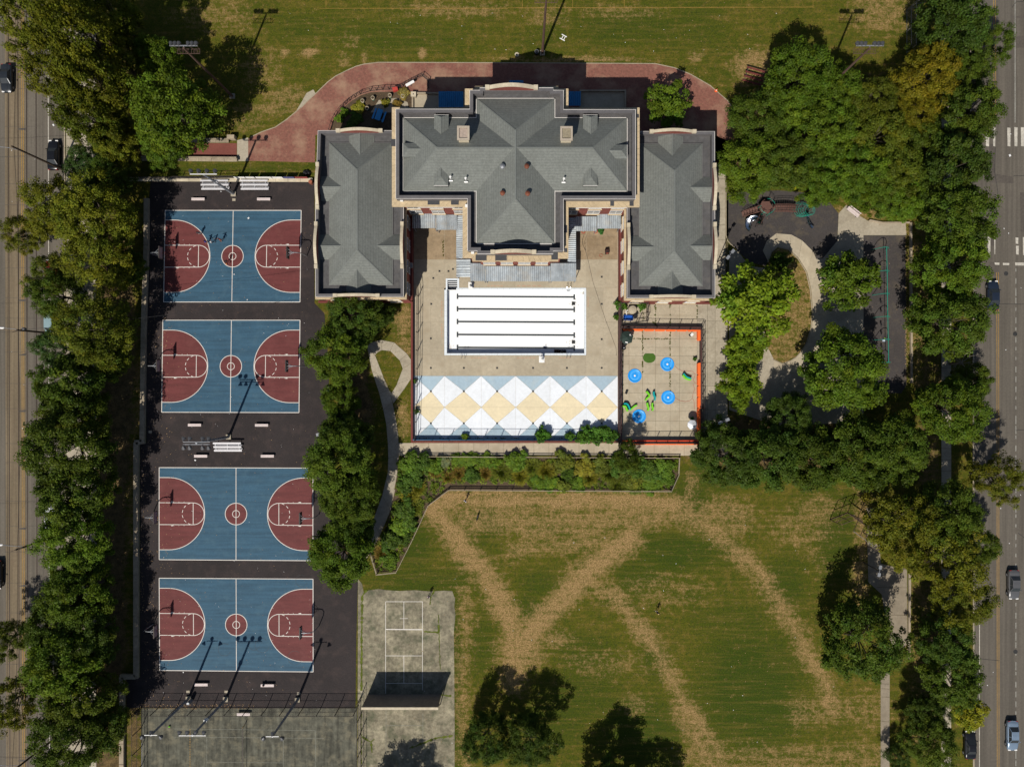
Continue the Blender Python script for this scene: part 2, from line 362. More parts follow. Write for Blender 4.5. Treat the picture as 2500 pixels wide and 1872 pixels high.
# ================================================================== the ground
POOL = (1085.0, 703.0, 1431.0, 867.0)      # outer edge of the coping, photograph pixels
STEP = (1088.5, 680.0, 1121.0, 703.0)
def seg_dist(px, py, path):
    d = np.full(px.shape, 1e9)
    for (ax, ay), (bx, by) in zip(path[:-1], path[1:]):
        vx, vy = bx-ax, by-ay; L = vx*vx+vy*vy
        u = np.clip(((px-ax)*vx+(py-ay)*vy)/L, 0, 1)
        d = np.minimum(d, np.hypot(px-ax-u*vx, py-ay-u*vy))
    return d
def build_ground():
    xs = list(np.arange(-100, 100.01, 0.5)); ys = list(np.arange(-78, 78.01, 0.5))
    for r in (POOL, STEP):
        a, b = at(r[0], r[1]); c, d = at(r[2], r[3]); xs += [a, c]; ys += [b, d]
    far = [130, 180, 280, 500, 1000, 2200]
    xs += far + [-f for f in far]; ys += far + [-f for f in far]
    xs = np.array(sorted(set(np.round(xs, 4)))); ys = np.array(sorted(set(np.round(ys, 4))))
    X, Y = np.meshgrid(xs, ys); nx, ny = len(xs), len(ys)
    px = NX + X/S; py = NY - Y/S
    cx = (px[:-1, :-1]+px[1:, 1:])/2; cy = (py[:-1, :-1]+py[1:, 1:])/2
    keep = np.ones(cx.shape, bool)
    for r in (POOL, STEP): keep &= ~((cx > r[0]) & (cx < r[2]) & (cy > r[1]) & (cy < r[3]))
    idx = np.arange(nx*ny).reshape(ny, nx)
    q = np.stack([idx[:-1, :-1], idx[:-1, 1:], idx[1:, 1:], idx[1:, :-1]], -1)[keep]
    v = np.stack([X.ravel(), Y.ravel(), np.zeros(nx*ny)], -1)
    me = bpy.data.meshes.new('ground'); me.from_pydata(v.tolist(), [], q.tolist())
    wear = np.zeros(px.shape); lush = np.zeros(px.shape); soil = np.zeros(px.shape)
    wob = 3.5*np.sin(px/23+1.3*np.sin(py/31))+3*np.sin(py/17+px/41+2*np.sin(px/57))+2*np.sin(px/9-py/11)
    def path(arr, pl, wd, amt, soft=20):
        d = seg_dist(px, py, pl)+wob; np.maximum(arr, amt*np.clip((wd*(0.62 if arr is wear else 0.5)+soft-d)/(2*soft), 0, 1), out=arr)
    def blob(arr, x, y, rx, ry, amt, rot=0.0):
        c, s_ = math.cos(rot), math.sin(rot); dx, dy = px-x, py-y
        r = np.hypot((dx*c+dy*s_)/rx, (-dx*s_+dy*c)/ry); np.maximum(arr, amt*np.clip(1.6-1.2*r, 0, 1), out=arr)
    # trodden lines over the south lawn
    path(wear, [(1052,1238),(1090,1285),(1125,1335),(1170,1385),(1200,1430),(1240,1510),(1262,1575),(1262,1640)], 50, 1.0)
    path(wear, [(1535,1312),(1475,1360),(1418,1412),(1360,1475),(1300,1545),(1262,1600),(1250,1660)], 52, 1.0)
    path(wear, [(1400,1400),(1440,1425),(1500,1455),(1535,1500),(1590,1570),(1632,1640),(1662,1700),(1705,1770),(1750,1830),(1785,1900)], 34, 0.9)
    path(wear, [(1660,1720),(1705,1800),(1740,1880)], 46, 0.75)
    path(wear, [(1480,1380),(1460,1450)], 30, 0.6)
    path(wear, [(1655,1262),(1725,1275),(1790,1340),(1850,1390),(1892,1455),(1935,1525),(1978,1600),(2018,1668),(2032,1730)], 40, 0.8)
    path(wear, [(1070,1216),(1350,1222),(1560,1222),(1640,1235)], 44, 1.0)
    path(wear, [(1150,1262),(1330,1285),(1540,1265),(1660,1245)], 60, 0.72)
    path(wear, [(1250,1340),(1420,1322),(1530,1312)], 40, 0.66)
    path(wear, [(1690,1165),(1680,1215),(1650,1265)], 24, 0.7)
    blob(wear, 1765, 1262, 95, 60, 0.66); blob(wear, 1960, 1290, 90, 60, 0.52); blob(wear, 2000, 1240, 70, 40, 0.55)
    blob(wear, 1270, 1590, 70, 60, 0.8); blob(wear, 1350, 1560, 60, 30, 0.6)
    path(wear, [(1135,1440),(1135,1560),(1125,1720),(1140,1872)], 36, 0.62)
    path(wear, [(1700,1855),(1950,1860),(2140,1852)], 70, 0.52); path(wear, [(1950,1740),(2050,1735),(2140,1720)], 60, 0.5)
    blob(wear, 1620, 1440, 130, 50, 0.42); blob(wear, 1480, 1620, 120, 40, 0.42); blob(wear, 1550, 1720, 40, 30, 0.5)
    path(wear, [(2112,1150),(2106,1300),(2100,1400),(2104,1480)], 30, 0.85); path(wear, [(2230,1400),(2236,1600),(2238,1800)], 30, 0.55)
    path(wear, [(2010,1395),(1980,1340)], 30, 0.4); blob(wear, 2130, 1740, 70, 60, 0.45)
    for b in ((1655,1345,130,55,0.95),(1560,1400,70,50,0.8),(1835,1680,140,170,1.0),(1560,1790,110,110,0.85),(1800,1520,120,60,0.6),(1420,1700,120,70,0.7),(1600,1620,40,60,0.6),(1915,1430,60,90,0.85),(1690,1215,40,60,0.9),(1760,1165,120,30,0.95),
              (1350,1760,120,80,0.75),(1560,1830,90,60,0.7),(1030,1420,120,40,0.8),(1170,1290,70,60,0.6),(1320,1420,60,40,0.7),(1290,1480,30,40,0.75),
              (2040,1330,50,130,0.85),(2065,1250,30,60,0.8),(1000,1320,60,90,0.85),(1180,1570,40,90,0.7),(1110,1590,18,200,0.8),(1110,1800,20,120,0.8),(1930,1720,60,90,0.7),(1420,1590,90,60,0.6)):
        blob(lush, *b)
    path(lush, [(1640,1190),(1690,1200),(1650,1270)], 24, 0.9)
    path(lush, [(2020,1170),(2058,1250),(2062,1350),(2045,1420)], 26, 0.85)
    # the north field
    for b in ((695,128,14,10,1.0),(757,128,24,12,1.0),(1030,132,12,14,1.0),(860,100,30,30,.4),(2150,30,90,60,.62),(1700,140,20,14,.8),(1840,165,60,50,.85),
              (700,235,60,26,.6),(640,265,90,22,.62),(600,300,60,20,.5),(1335,40,60,40,.5),(1110,25,160,26,.5),(1520,30,120,20,.45),(840,145,16,26,.55),(890,135,10,22,.55),(1400,145,190,8,.8),(640,180,60,70,.45),(530,40,120,50,.45)):
        blob(wear, *b)
    blob(lush, 1560, 70, 160, 50, 0.7); blob(lush, 960, 90, 160, 40, 0.65); blob(lush, 1700, 60, 80, 70, 0.6); blob(lush, 1320, 100, 60, 40, .5); blob(lush, 740, 60, 80, 40, .5)
    path(lush, [(300,412),(520,415),(770,412)], 30, 0.7); path(wear, [(420,425),(760,428)], 8, 0.35)
    # verges, tree strips and worn islands
    path(soil, [(235,380),(270,600),(290,800),(285,1000),(270,1200),(265,1400),(262,1880)], 95, 1.0)
    path(soil, [(327,1690),(327,1900)], 34, 1.0)
    path(wear, [(335,880),(338,1000),(330,1070),(322,1150),(318,1330)], 18, 0.9)
    path(soil, [(2265,470),(2275,900),(2270,1300),(2268,1880)], 70, 0.6); path(wear, [(2236,560),(2240,930)], 20, 0.8)
    path(soil, [(850,760),(880,1000),(870,1180),(850,1380)], 70, 1.0)
    path(wear, [(985,760),(990,860)], 26, 0.95); path(wear, [(985,1000),(985,1050)], 20, 0.95); path(lush, [(1004,740),(1003,880)], 7, 0.9); path(lush, [(955,760),(970,800)], 16, 0.6)
    blob(soil, 2050, 300, 300, 130, 0.9); blob(soil, 1900, 1080, 260, 90, 0.9); blob(soil, 150, 130, 190, 240, 0.9); blob(soil, 860, 285, 60, 60, .8)
    blob(wear, 1960, 780, 30, 150, 0.6); blob(wear, 2110, 520, 80, 30, .75)
    wear *= 0.8; lush *= 0.95
    col = np.stack([wear.ravel(), lush.ravel(), soil.ravel(), np.ones(nx*ny)], -1).astype(np.float32)
    a = me.color_attributes.new('cover', 'FLOAT_COLOR', 'POINT'); a.data.foreach_set('color', col.ravel())
    m, t, b = nodes('lawn')
    pos = N(t, 'ShaderNodeNewGeometry').outputs['Position']
    at_ = N(t, 'ShaderNodeAttribute', attribute_name='cover'); sp = N(t, 'ShaderNodeSeparateColor'); t.links.new(at_.outputs['Color'], sp.inputs[0])
    mow = noise(t, mapped(t, pos, (0.10, 1.5, 1)), 1.0, 4, 0.7)
    fine = noise(t, pos, 5.0, 4, 0.8); clump = noise(t, pos, 2.3, 3, 0.7); mid = noise(t, pos, 0.8, 6, 0.78); big = noise(t, pos, 0.13, 4)
    grass = mix(t, ramp(t, big, [(0.3, 0.0), (0.7, 1.0)]), (0.052, 0.068, 0.006), (0.082, 0.085, 0.008))
    nb = math_(t, 'ADD', math_(t, 'MULTIPLY', math_(t, 'SUBTRACT', mid, 0.5), 1.6), math_(t, 'MULTIPLY', math_(t, 'SUBTRACT', clump, 0.5), 1.2))
    grass = mix(t, ramp(t, math_(t, 'ADD', sp.outputs[1], nb), [(0.1, 0.0), (0.95, 0.95)]), grass, (0.036, 0.058, 0.006))
    dry = math_(t, 'SUBTRACT', mid, math_(t, 'MULTIPLY', sp.outputs[1], 0.10))
    grass = mix(t, ramp(t, dry, [(0.46, 0.0), (0.69, 0.72)]), grass, (0.190, 0.122, 0.028))
    grass = mix(t, ramp(t, clump, [(0.5, 0.0), (0.66, 0.75)]), grass, (0.038, 0.05, 0.010))
    grass = mix(t, ramp(t, mow, [(0.48, 0.0), (0.72, 0.38)]), grass, (0.200, 0.128, 0.032))
    br = math_(t, 'ADD', math_(t, 'ADD', math_(t, 'MULTIPLY', math_(t, 'SUBTRACT', mid, 0.5), 1.7), math_(t, 'MULTIPLY', math_(t, 'SUBTRACT', clump, 0.5), 1.5)), math_(t, 'MULTIPLY', math_(t, 'SUBTRACT', mow, 0.5), 0.9))
    c = grass
    wf = ramp(t, math_(t, 'ADD', sp.outputs[0], br), [(0.22, 0.0), (0.86, 1.0)])
    tan = mix(t, ramp(t, fine, [(0.35, 0.0), (0.6, 1.0)]), (0.185, 0.115, 0.044), (0.325, 0.216, 0.094))
    c = mix(t, wf, c, tan)
    sf = ramp(t, math_(t, 'ADD', sp.outputs[2], math_(t, 'MULTIPLY', br, 0.8)), [(0.4, 0.0), (0.75, 0.9)])
    c = mix(t, sf, c, mix(t, ramp(t, mid, [(0.4, 0.0), (0.6, 1.0)]), (0.075, 0.05, 0.028), (0.165, 0.11, 0.05)))
    c = mix(t, 1.0, c, ramp(t, fine, [(0.3, 0.5), (0.7, 1.45)]), 'MULTIPLY')
    t.links.new(c, b.inputs['Base Color']); b.inputs['Roughness'].default_value = 1.0; b.inputs['Specular IOR Level'].default_value = 0.1
    bump(t, b, math_(t, 'ADD', fine, mid), 0.7, 0.08)
    me.materials.append(m)
    return struct(link('ground', me))
ground = build_ground()

def plane(name, poly, z, mt): return struct(MB().sheet(pts(poly), z).build(name, mt))
Z1, Z2, Z3, Z4 = 0.012, 0.017, 0.022, 0.027

# ================================================================== west street with tram tracks
def xw(px, py): return px + (py-200)*0.0020          # the street runs a hair off the picture's vertical
street = plane('road', [(-700,-500),(xw(157,-500),-500),(xw(157,2400),2400),(-700,2400)], Z1, m_roadw); street.name = 'west_road'
mb = MB().sheet(pts([(xw(12,-500),-500),(xw(62,-500),-500),(xw(62,2400),2400),(xw(12,2400),2400)]), Z2)
mb.build('track_slab', m_slabw, street)
for x in (21, 44, 65, 88):
    MB().line(pts([(xw(x,-500),-500),(xw(x,2400),2400)]), 0.16, Z3).build('tram_rail', m_rail, street)
for x in (52.5, 57):
    MB().line(pts([(xw(x,-500),-500),(xw(x,2400),2400)]), 0.09, Z3).build('centre_line', m_yellow, street)
MB().line(pts([(xw(118,-500),-500),(xw(118,2400),2400)]), 0.13, Z3).build('lane_line', m_roadwhite, street)
rng = random.Random(3)
for i in range(26):
    y = 90 + i*70 + rng.uniform(-14, 14)
    MB().line(pts([(12, y), (100, y+rng.uniform(-1, 1))]), 0.05, Z3+0.003).build('slab_joint', m_patch, street)
    if i % 2: MB().sheet(pts([(40+rng.uniform(0,20), y+4), (66, y+3), (62, y+9), (44, y+8)]), Z3+0.004).build('tar_patch', m_patch, street)
struct(MB().prism(pts([(xw(157,-500),-500),(xw(160,-500),-500),(xw(160,2400),2400),(xw(157,2400),2400)]), 0, 0.13).build('west_kerb', m_kerb))
sw = struct(MB().sheet(pts([(162,-300),(236,-300),(236,2100),(162,2100)]), 0.03).build('west_sidewalk', m_jointdark))
flag = MB().box(0, 0, 0.05, 36.4*S, 35.2*S, 0.06).mesh('paving_flag', m_conc2)
for i in range(54):
    for j in range(2):
        x, y = at(180.5+j*37, -20+i*36+18); link('paving_flag', flag, sw, (x, y, 0.0))

# ================================================================== east street
def xe(px, py): return px + np.interp(py, [0, 300, 700, 1872], [0, 1, 8, 9])
ys_ = [-500, 0, 300, 700, 1872, 2400]
east = plane('east_road', [(xe(2369, y), y) for y in ys_] + [(3300, 2400), (3300, -500)], Z1, m_road)
for x in (2425.5, 2430):
    MB().line(pts([(xe(x, y), y) for y in (-500, 0, 300)]), 0.09, Z3).build('centre_line', m_yellow, east)
    MB().line(pts([(xe(x, y), y) for y in (665, 900, 1872, 2400)]), 0.09, Z3).build('centre_line', m_yellow, east)
for y_ in range(655, 2400, 24): MB().line(pts([(2480, y_), (2480, y_+rng.choice((8, 14, 20)))]), 0.08, Z3).build('lane_line', m_wornline, east)
MB().line(pts([(2478, -500), (2478, 300)]), 0.08, Z3).build('lane_line', m_wornline, east)
MB().line(pts([(2391, 1520), (2391, 2400)]), 0.12, Z3).build('parking_line', m_roadwhite, east)
for i, (x0, x1, y0, y1) in enumerate(((2406,2415,326,358),(2424,2430,312,358),(2459,2467,312,358),(2476,2484,311,358),(2492,2502,311,358),(2510,2519,311,358),(2528,2537,311,358),
        (2411,2418,578,622),(2427,2430,578,621),(2479,2486,580,596),(2480,2487,600,622),(2497,2505,579,624),(2515,2523,579,624),(2532,2540,579,624),
        (2428,2440,641,647),(2448,2464,642,648),(2478,2545,641,649))):
    MB().sheet(pts([(x0,y0),(x1,y0+0.6),(x1-0.5,y1),(x0+0.7,y1-0.8)]), Z3).build('crossing_bar', m_roadwhite, east)
for q in ([(2414,352),(2428,352),(2430,425),(2474,432),(2474,448),(2418,446)], [(2415,470),(2428,470),(2427,600),(2416,600)], [(2417,640),(2440,640),(2440,674),(2418,672)],
          [(2490,470),(2600,470),(2600,570),(2492,566)], [(2470,40),(2560,40),(2560,45),(2470,45)], [(2468,88),(2600,88),(2600,118),(2470,118)]):
    MB().sheet(pts(q), Z2).build('road_patch', m_patch, east)
for pl in ([(2430,360),(2428,420),(2436,470),(2431,520),(2437,560)], [(2474,430),(2560,428)], [(2438,742),(2520,743)], [(2480,1050),(2560,1046)], [(2485,1300),(2510,1320),(2540,1318)], [(2392,1607),(2440,1612)], [(2470,20),(2480,6),(2520,2)]):
    MB().line(pts(pl), 0.07, Z3+0.002).build('tar_crack', m_drain, east)
for x, y in ((2479, 1590), (2456, 668), (2478, 815)):
    MB().lathe([(0.36, 0), (0.36, 0.012), (0.3, 0.014)], 14, (*at(x, y), Z2)).build('manhole_cover', m_drain, east)
struct(MB().prism(pts([(xe(2366, y), y) for y in ys_] + [(xe(2369, y), y) for y in ys_[::-1]]), 0, 0.13).build('east_kerb', m_kerb))
se = struct(MB().sheet(pts([(2298,-300),(2322,-300),(2322,2200),(2298,2200)]), 0.02).build('east_sidewalk', m_jointdark))
flag2 = MB().box(0, 0, 0.035, 23.4*S, 27.4*S, 0.05).mesh('paving_flag', m_conc2)
for i in range(72): x, y = at(2310, -40+i*28); link('paving_flag', flag2, se, (x, y, 0))

# ================================================================== red brick walk and ramp north of the building
outer = [(612,335),(640,322),(672,311),(700,292),(724,272),(748,250),(771,229),(800,201),(820,186),(846,173),(868,163),(890,157),(924,153),(1258,154),(1420,155),(1599,156),(1646,166),(1686,182),(1733,209),(1776,246),(1800,280),(1812,330),(1806,420)]
plaza = plane('brick_walk', [(606,393),(606,340)] + outer + [(1740,420),(1740,330),(770,330),(769,397)], Z1, m_brickpath)
MB().line(pts(outer), 0.14, 0.03).build('stone_edging', m_kerb, plaza)
plane('bare_stone_patch', [(724,270),(735,252),(748,228),(765,219),(771,230),(752,247),(738,262)], Z2, m_conc2)
ramp_ = plane('ramp', [(330,350),(578,350),(578,386),(330,386)], Z1, m_ramp)
plane('ramp_landing', [(579,343),(606,336),(606,394),(579,394)], Z2, m_conc2)
tw = tag(MB().prism(pts([(330,384.5),(581,386.5),(581,394.5),(330,392)]), 0, 0.75).build('ramp_wall', m_wallcap), 'low pale concrete wall along the lower side of the red ramp', 'wall')
for i in range(8):
    x0 = 331+i*31; MB().prism(pts([(x0,385.2+i*.25),(x0+30.4,385.4+i*.25),(x0+30.4,393+i*.3),(x0,392.6+i*.3)], 0.75), 0.752, 0.80).build('coping_slab', m_wallcap, tw)
tw = tag(MB().prism(pts([(430,341),(560,341),(560,349),(430,349)]), 0, 0.7).build('ramp_wall', m_wallcap), 'low pale concrete wall along the upper side of the red ramp', 'wall')
for i in range(4): x0 = 431+i*32; MB().prism(pts([(x0,341.5),(x0+31.4,341.5),(x0+31.4,348.5),(x0,348.5)], 0.7), 0.702, 0.75).build('coping_slab', m_wallcap, tw)
MB().box(*at(569, 339), 0.55, 1.2, 0.6, 1.1).build('end_pier', m_wallcap, tw)

# ================================================================== sports ground asphalt and the four courts
pad = plane('sports_asphalt', [(309,1653),(342,1653),(342,1081),(357,1081),(357,800),(364,486),(368,441),(768,441),(768,740),(792,765),(800,860),(806,1000),(800,1120),(812,1260),(845,1350),(874,1412),(870,1560),(868,1727),(335,1727),(309,1727)], Z1, m_asphalt)
COURTS = [((403.5,514),(735.4,514),(732.5,737.4),(399.6,737.4)), ((397.7,781.7),(732.5,781.7),(730,1007),(394.8,1006)),
          ((388.7,1141),(764,1142.3),(764,1368),(388.7,1365.5)), ((388.7,1410.6),(764.3,1412.9),(764.6,1639.2),(390,1635.5))]
def court(ci, q):
    tl, tr, br, bl = [Vector(at(*p)) for p in q]
    W = ((tr-tl).length + (br-bl).length)/2; Hh = ((bl-tl).length + (br-tr).length)/2
    def uv(x, y):                       # metres from the top-left corner, x right, y down
        u, v = x/W, y/Hh; a = tl.lerp(tr, u); b = bl.lerp(br, u); p = a.lerp(b, v); return (p.x, p.y)
    root = struct(MB().sheet([uv(0,0), uv(W,0), uv(W,Hh), uv(0,Hh)], Z2).build('basketball_court', m_blue))
    mid = Hh/2; r3 = 5.95; cx = 1.55
    def side(s_):
        X = (lambda x: x) if s_ == 0 else (lambda x: W-x)
        a0 = math.pi/2
        arc = [(cx+r3*math.cos(t), mid+r3*math.sin(t)) for t in np.linspace(-a0, a0, 33)]
        d = [(0, mid-r3)] + arc + [(0, mid+r3)]
        MB().sheet([uv(X(x), y) for x, y in d], Z3).build('shooting_zone', m_red, root)
        L = MB(); lw = 0.10
        L.line([uv(X(x), y) for x, y in d], lw, Z4)
        k, f = 1.8, 5.6
        L.line([uv(X(0), mid-k), uv(X(f), mid-k)], lw, Z4); L.line([uv(X(0), mid+k), uv(X(f), mid+k)], lw, Z4)
        L.line([uv(X(f), mid-k), uv(X(f), mid+k)], lw, Z4+0.001)
        L.line([uv(X(f+k*math.cos(t)), mid+k*math.sin(t)) for t in np.linspace(-a0, a0, 17)], lw, Z4+0.002)
        for i in range(6):
            t0 = a0 + 0.22 + i*0.48
            L.line([uv(X(f+k*math.cos(t)), mid+k*math.sin(t)) for t in np.linspace(t0, t0+0.26, 4)], lw*0.9, Z4)
        for yy, dd in ((mid-k, -1), (mid+k, 1)):
            for xx in (2.4, 3.25, 4.1): L.line([uv(X(xx), yy+dd*0.04), uv(X(xx), yy+dd*0.2)], 0.06, Z4)
            L.line([uv(X(1.95), yy+dd*0.12), uv(X(2.3), yy+dd*0.12)], 0.2, Z4)
        L.build('line_marking', m_line, root)
    side(0); side(1)
    cc = (W/2, mid)
    ring = lambda r: [uv(cc[0]+r*math.cos(t), cc[1]+r*math.sin(t)) for t in np.linspace(0, 2*math.pi, 41)[:-1]]
    MB().sheet(ring(1.78), Z3).build('centre_circle', m_red, root)
    L = MB(); L.line(ring(1.78), 0.1, Z4, True); L.line(ring(0.58), 0.09, Z4, True)
    L.line([uv(W/2, 0), uv(W/2, Hh)], 0.1, Z4+0.001)
    L.line([uv(0,0), uv(W,0)], 0.11, Z4); L.line([uv(0,Hh), uv(W,Hh)], 0.11, Z4); L.line([uv(0,0), uv(0,Hh)], 0.11, Z4+0.001); L.line([uv(W,0), uv(W,Hh)], 0.11, Z4+0.001)
    L.build('line_marking', m_line, root)
    return uv, W, Hh
court_maps = [court(i, q) for i, q in enumerate(COURTS)]
for x, y, r in ((548,1585,15),(620,1572,14),(720,1605,17),(640,1575,17),(736,1417,14)):
    MB().line([at(x+r*math.cos(t), y+r*math.sin(t)) for t in np.linspace(0.3, 5.4, 30)], 0.035, Z4+0.004).build('tyre_scuff', m_lane, pad)
for x, y in ((571, 488), (459, 1688), (552, 1688), (729, 1692), (367, 1054)):
    MB().sheet(pts([(x-4,y-3),(x+4,y-3),(x+4,y+3),(x-4,y+3)]), Z2).build('concrete_patch', m_conc2, pad)

# ================================================================== tennis court and handball court
ten = plane('tennis_court', [(345,1728),(872,1728),(872,2100),(345,2100)], Z1, m_tennis)
L = MB()
for pl in ([(346,1812),(346,2100)],): MB().line(pts(pl), 0.16, Z3).build('side_line', m_line, ten)
for pl in ([(424,1778),(770,1782)],[(424,1798),(790,1801)],[(505,1798),(505,2100)],[(505,1859),(692,1861)],[(692,1801),(692,2100)],[(770,1782),(770,2100)]): L.line(pts(pl), 0.06, Z3+0.001*len(L.f)%0.004)
L.build('court_line', m_fadeline, ten)
for i in range(16): MB().line(pts([(464,1778+i*6),(464,1781.4+i*6)]), 0.1, Z4).build('yellow_dash', m_yellow, ten)
hb = plane('handball_court', [(874,1413),(884,1425),(888,1446),(902,1440),(925,1437),(945,1440),(975,1442),(1010,1440),(1050,1443),(1085,1441),(1104,1442),(1111,1462),(1109,1480),(1112,1500),(1108,1540),(1109,1640),(1110,1790),(1109,2100),(873,2100)], Z2, m_handball)
L = MB()
for pl in ([(941.5,1468),(1032,1468)],[(941.5,1468),(941.5,1692)],[(1031.5,1468),(1031.5,1684)],[(986,1468),(986,1536)],[(986,1600),(986,1667)],[(941.5,1600),(1032,1600)],[(941.5,1667),(1032,1667)]): L.line(pts(pl), 0.075, Z3+0.0007*len(L.f))
L.line(pts([(976,1509),(996,1509)]), 0.06, Z4)
L.build('court_line', m_line, hb)
MB().line(pts([(941.5,1535.5),(1032,1536)]), 0.15, Z4+0.002).build('short_line', m_line, hb)
L = MB()
for pl in ([(942.5,1733),(942.5,1840)],[(1032.5,1740),(1032.5,1840)],[(942.5,1770),(1033,1770)]): L.line(pts(pl), 0.06, Z3+0.001*len(L.f))
L.build('court_line', m_fadeline, hb)
def moss(pl, wd, seed):
    r = random.Random(seed); P_ = []
    for (a, b), (c, d) in zip(pl[:-1], pl[1:]):
        n = max(2, int(math.hypot(c-a, d-b)/5))
        for i in range(n): P_.append((a+(c-a)*i/n+r.uniform(-1, 1), b+(d-b)*i/n+r.uniform(-1, 1)))
    mb = MB(); q = [Vector(at(*p)) for p in P_]
    for a, b in zip(q[:-1], q[1:]): mb.line([a, b], wd*r.uniform(0.6, 2.0), Z4+r.uniform(0, 0.003))
    mb.build('mossy_crack', m_moss, hb)
for i, (pl, wd) in enumerate((([(895,1440),(884,1455),(883,1560),(882,1690)],0.24),([(1062,1440),(1052,1455),(1049,1480)],0.16),([(1035,1541),(1070,1543),(1072,1520)],0.2),([(1071,1500),(1072,1560),(1075,1640)],0.09),
        ([(1000,1826),(1020,1818),(1060,1802),(1110,1794)],0.22),([(884,1797),(905,1810),(910,1840)],0.2),([(905,1810),(920,1800)],0.12),([(1078,1696),(1108,1699)],0.18),([(882,1730),(882,1870)],0.12),([(1060,1440),(1058,1452)],0.3))): moss(pl, wd, i)

# ================================================================== curving concrete path west of the pool and the south walk
def slab_path(name, left, right, mt, dark, n_per=1, z=Z2):
    """a walk split into flags between two edge lines"""
    base = struct(MB().sheet(pts(left + right[::-1]), Z1).build(name, dark))
    for i in range(len(left)-1):
        a, b, c, d = [Vector(at(*p)) for p in (left[i], right[i], right[i+1], left[i+1])]
        for k in range(n_per):
            p = [a.lerp(d, k/n_per), b.lerp(c, k/n_per), b.lerp(c, (k+1)/n_per), a.lerp(d, (k+1)/n_per)]
            ctr = (p[0]+p[1]+p[2]+p[3])/4
            q = [ctr + (v-ctr)*(1-0.022/max((v-ctr).length, 0.1)) for v in p]
            MB().prism([(v.x, v.y) for v in q], 0.0, 0.035).build('paving_flag', mt, base)
    return base
slab_path('west_path', [(896,845),(908,905),(926,960),(936,1000),(943,1035),(947,1082),(948,1118),(947,1152),(933,1210),(910,1272),(897,1312)],
          [(916,868),(936,920),(950,952),(958,981),(966,1020),(972,1058),(974,1110),(969,1160),(954,1243),(928,1305),(903,1350)], m_conc2, m_jointdark)
slab_path('loop_path', [(896,845),(906,836),(931,830),(962,836),(994,864),(1008,884),(1004,924),(988,948),(960,985)],
          [(916,867),(922,860),(932,855),(953,857),(976,880),(983,900),(969,938),(956,960),(950,953)], m_conc2, m_jointdark)
slab_path('south_walk', [(973+36.7*i, 1081) for i in range(21)], [(973+36.7*i, 1112) for i in range(21)], m_conc, m_jointdark)
struct(MB().line(pts([(964,1195),(953,1245),(927,1306),(902,1352),(880,1380)]), 0.12, 0.09).build('path_kerb', m_kerb))

# ================================================================== pool deck, pool and painted sunbathing terrace
mb = MB()
for q in ([(1009,520),(1515,520),(1515,679.5),(1009,679.5)], [(1009,679.5),(1088.3,679.5),(1088.3,703),(1009,703)], [(1121.2,679.5),(1515,679.5),(1515,703),(1121.2,703)],
          [(1009,703),(1084.8,703),(1084.8,867.2),(1009,867.2)], [(1431.2,703),(1515,703),(1515,867.2),(1431.2,867.2)], [(1009,867.2),(1515,867.2),(1515,1075),(1009,1075)]): mb.sheet(pts(q), Z1)
deck = struct(mb.build('pool_deck', m_joint))
XL = [1010, 1085, 1175, 1259, 1343, 1431, 1508]; YL = [521, 575, 634, 703, 786, 867, 917.5]
def slab(x0, y0, x1, y1, mt=m_conc, g=0.35, par=deck, z=0.035):
    return MB().prism(pts([(x0+g,y0+g),(x1-g,y0+g),(x1-g,y1-g),(x0+g,y1-g)]), 0.0, z).build('deck_slab', mt, par)
for i in range(6):
    for j in range(6):
        x0, x1, y0, y1 = XL[i], XL[i+1], YL[j], YL[j+1]
        if 1 <= i <= 4 and j in (3, 4): continue
        if i == 1 and j == 2:
            slab(x0, y0, x1, 679.5); slab(1121.5, 679.5, x1, y1); continue
        if i in (0, 5) and j >= 3:
            xm = (x0+x1)/2+4; slab(x0, y0, xm, y1); slab(xm, y0, x1, y1)
        elif j < 2: slab(x0, y0, x1, y1, m_conc3)
        else: slab(x0, y0, x1, y1)
XP = [1010, 1085, 1175, 1259, 1343, 1431, 1508]; MX = [1052, 1132.5, 1213.6, 1301.4, 1384, 1469]
Ya, Yb, Yc, Yd, Ye = 917.5, 955, 994, 1033, 1072
def ptri(poly, mt):
    c = Vector((0,0)); P_ = [Vector(at(*p)) for p in poly]
    for p in P_: c += p/len(P_)
    q = [c+(p-c)*(1-0.03/max((p-c).length, 0.2)) for p in P_]
    MB().prism([(p.x, p.y) for p in q], 0.0, 0.036).build('painted_panel', mt, deck)
for k in range(6):
    a, b, mx_ = XP[k], XP[k+1], MX[k]
    ptri([(a,Ya),(b,Ya),(mx_,Yb)], m_dblue)
    ptri([(a,Ya),(mx_,Yb),(a,Yc)], m_dwhite); ptri([(b,Ya),(b,Yc),(mx_,Yb)], m_dwhite)
    ptri([(a,Yc),(mx_,Yb),(b,Yc)], m_dcream); ptri([(a,Yc),(b,Yc),(mx_,Yd)], m_dcream)
    ptri([(a,Yc),(mx_,Yd),(a,Ye)], m_dwhite); ptri([(b,Yc),(b,Ye),(mx_,Yd)], m_dwhite)
    ptri([(a,Ye),(mx_,Yd),(b,Ye)], m_dblue)
dr = MB().box(0, 0, 0.042, 0.3, 0.3, 0.02).mesh('floor_drain', m_drain)
for x, y in [(m_, 955) for m_ in MX] + [(m_, 1033) for m_ in MX] + [(m_, 898) for m_ in MX] + [(1053,742),(1052,826),(1469,742),(1469,828),(1106,657),(1469,676),(1073,662),(1095,662),(1058,679)]:
    link('floor_drain', dr, deck, (*at(x, y), 0))
st = M('deck_stencil', (0.5, 0.26, 0.17), 0.8, 0.3, 5)
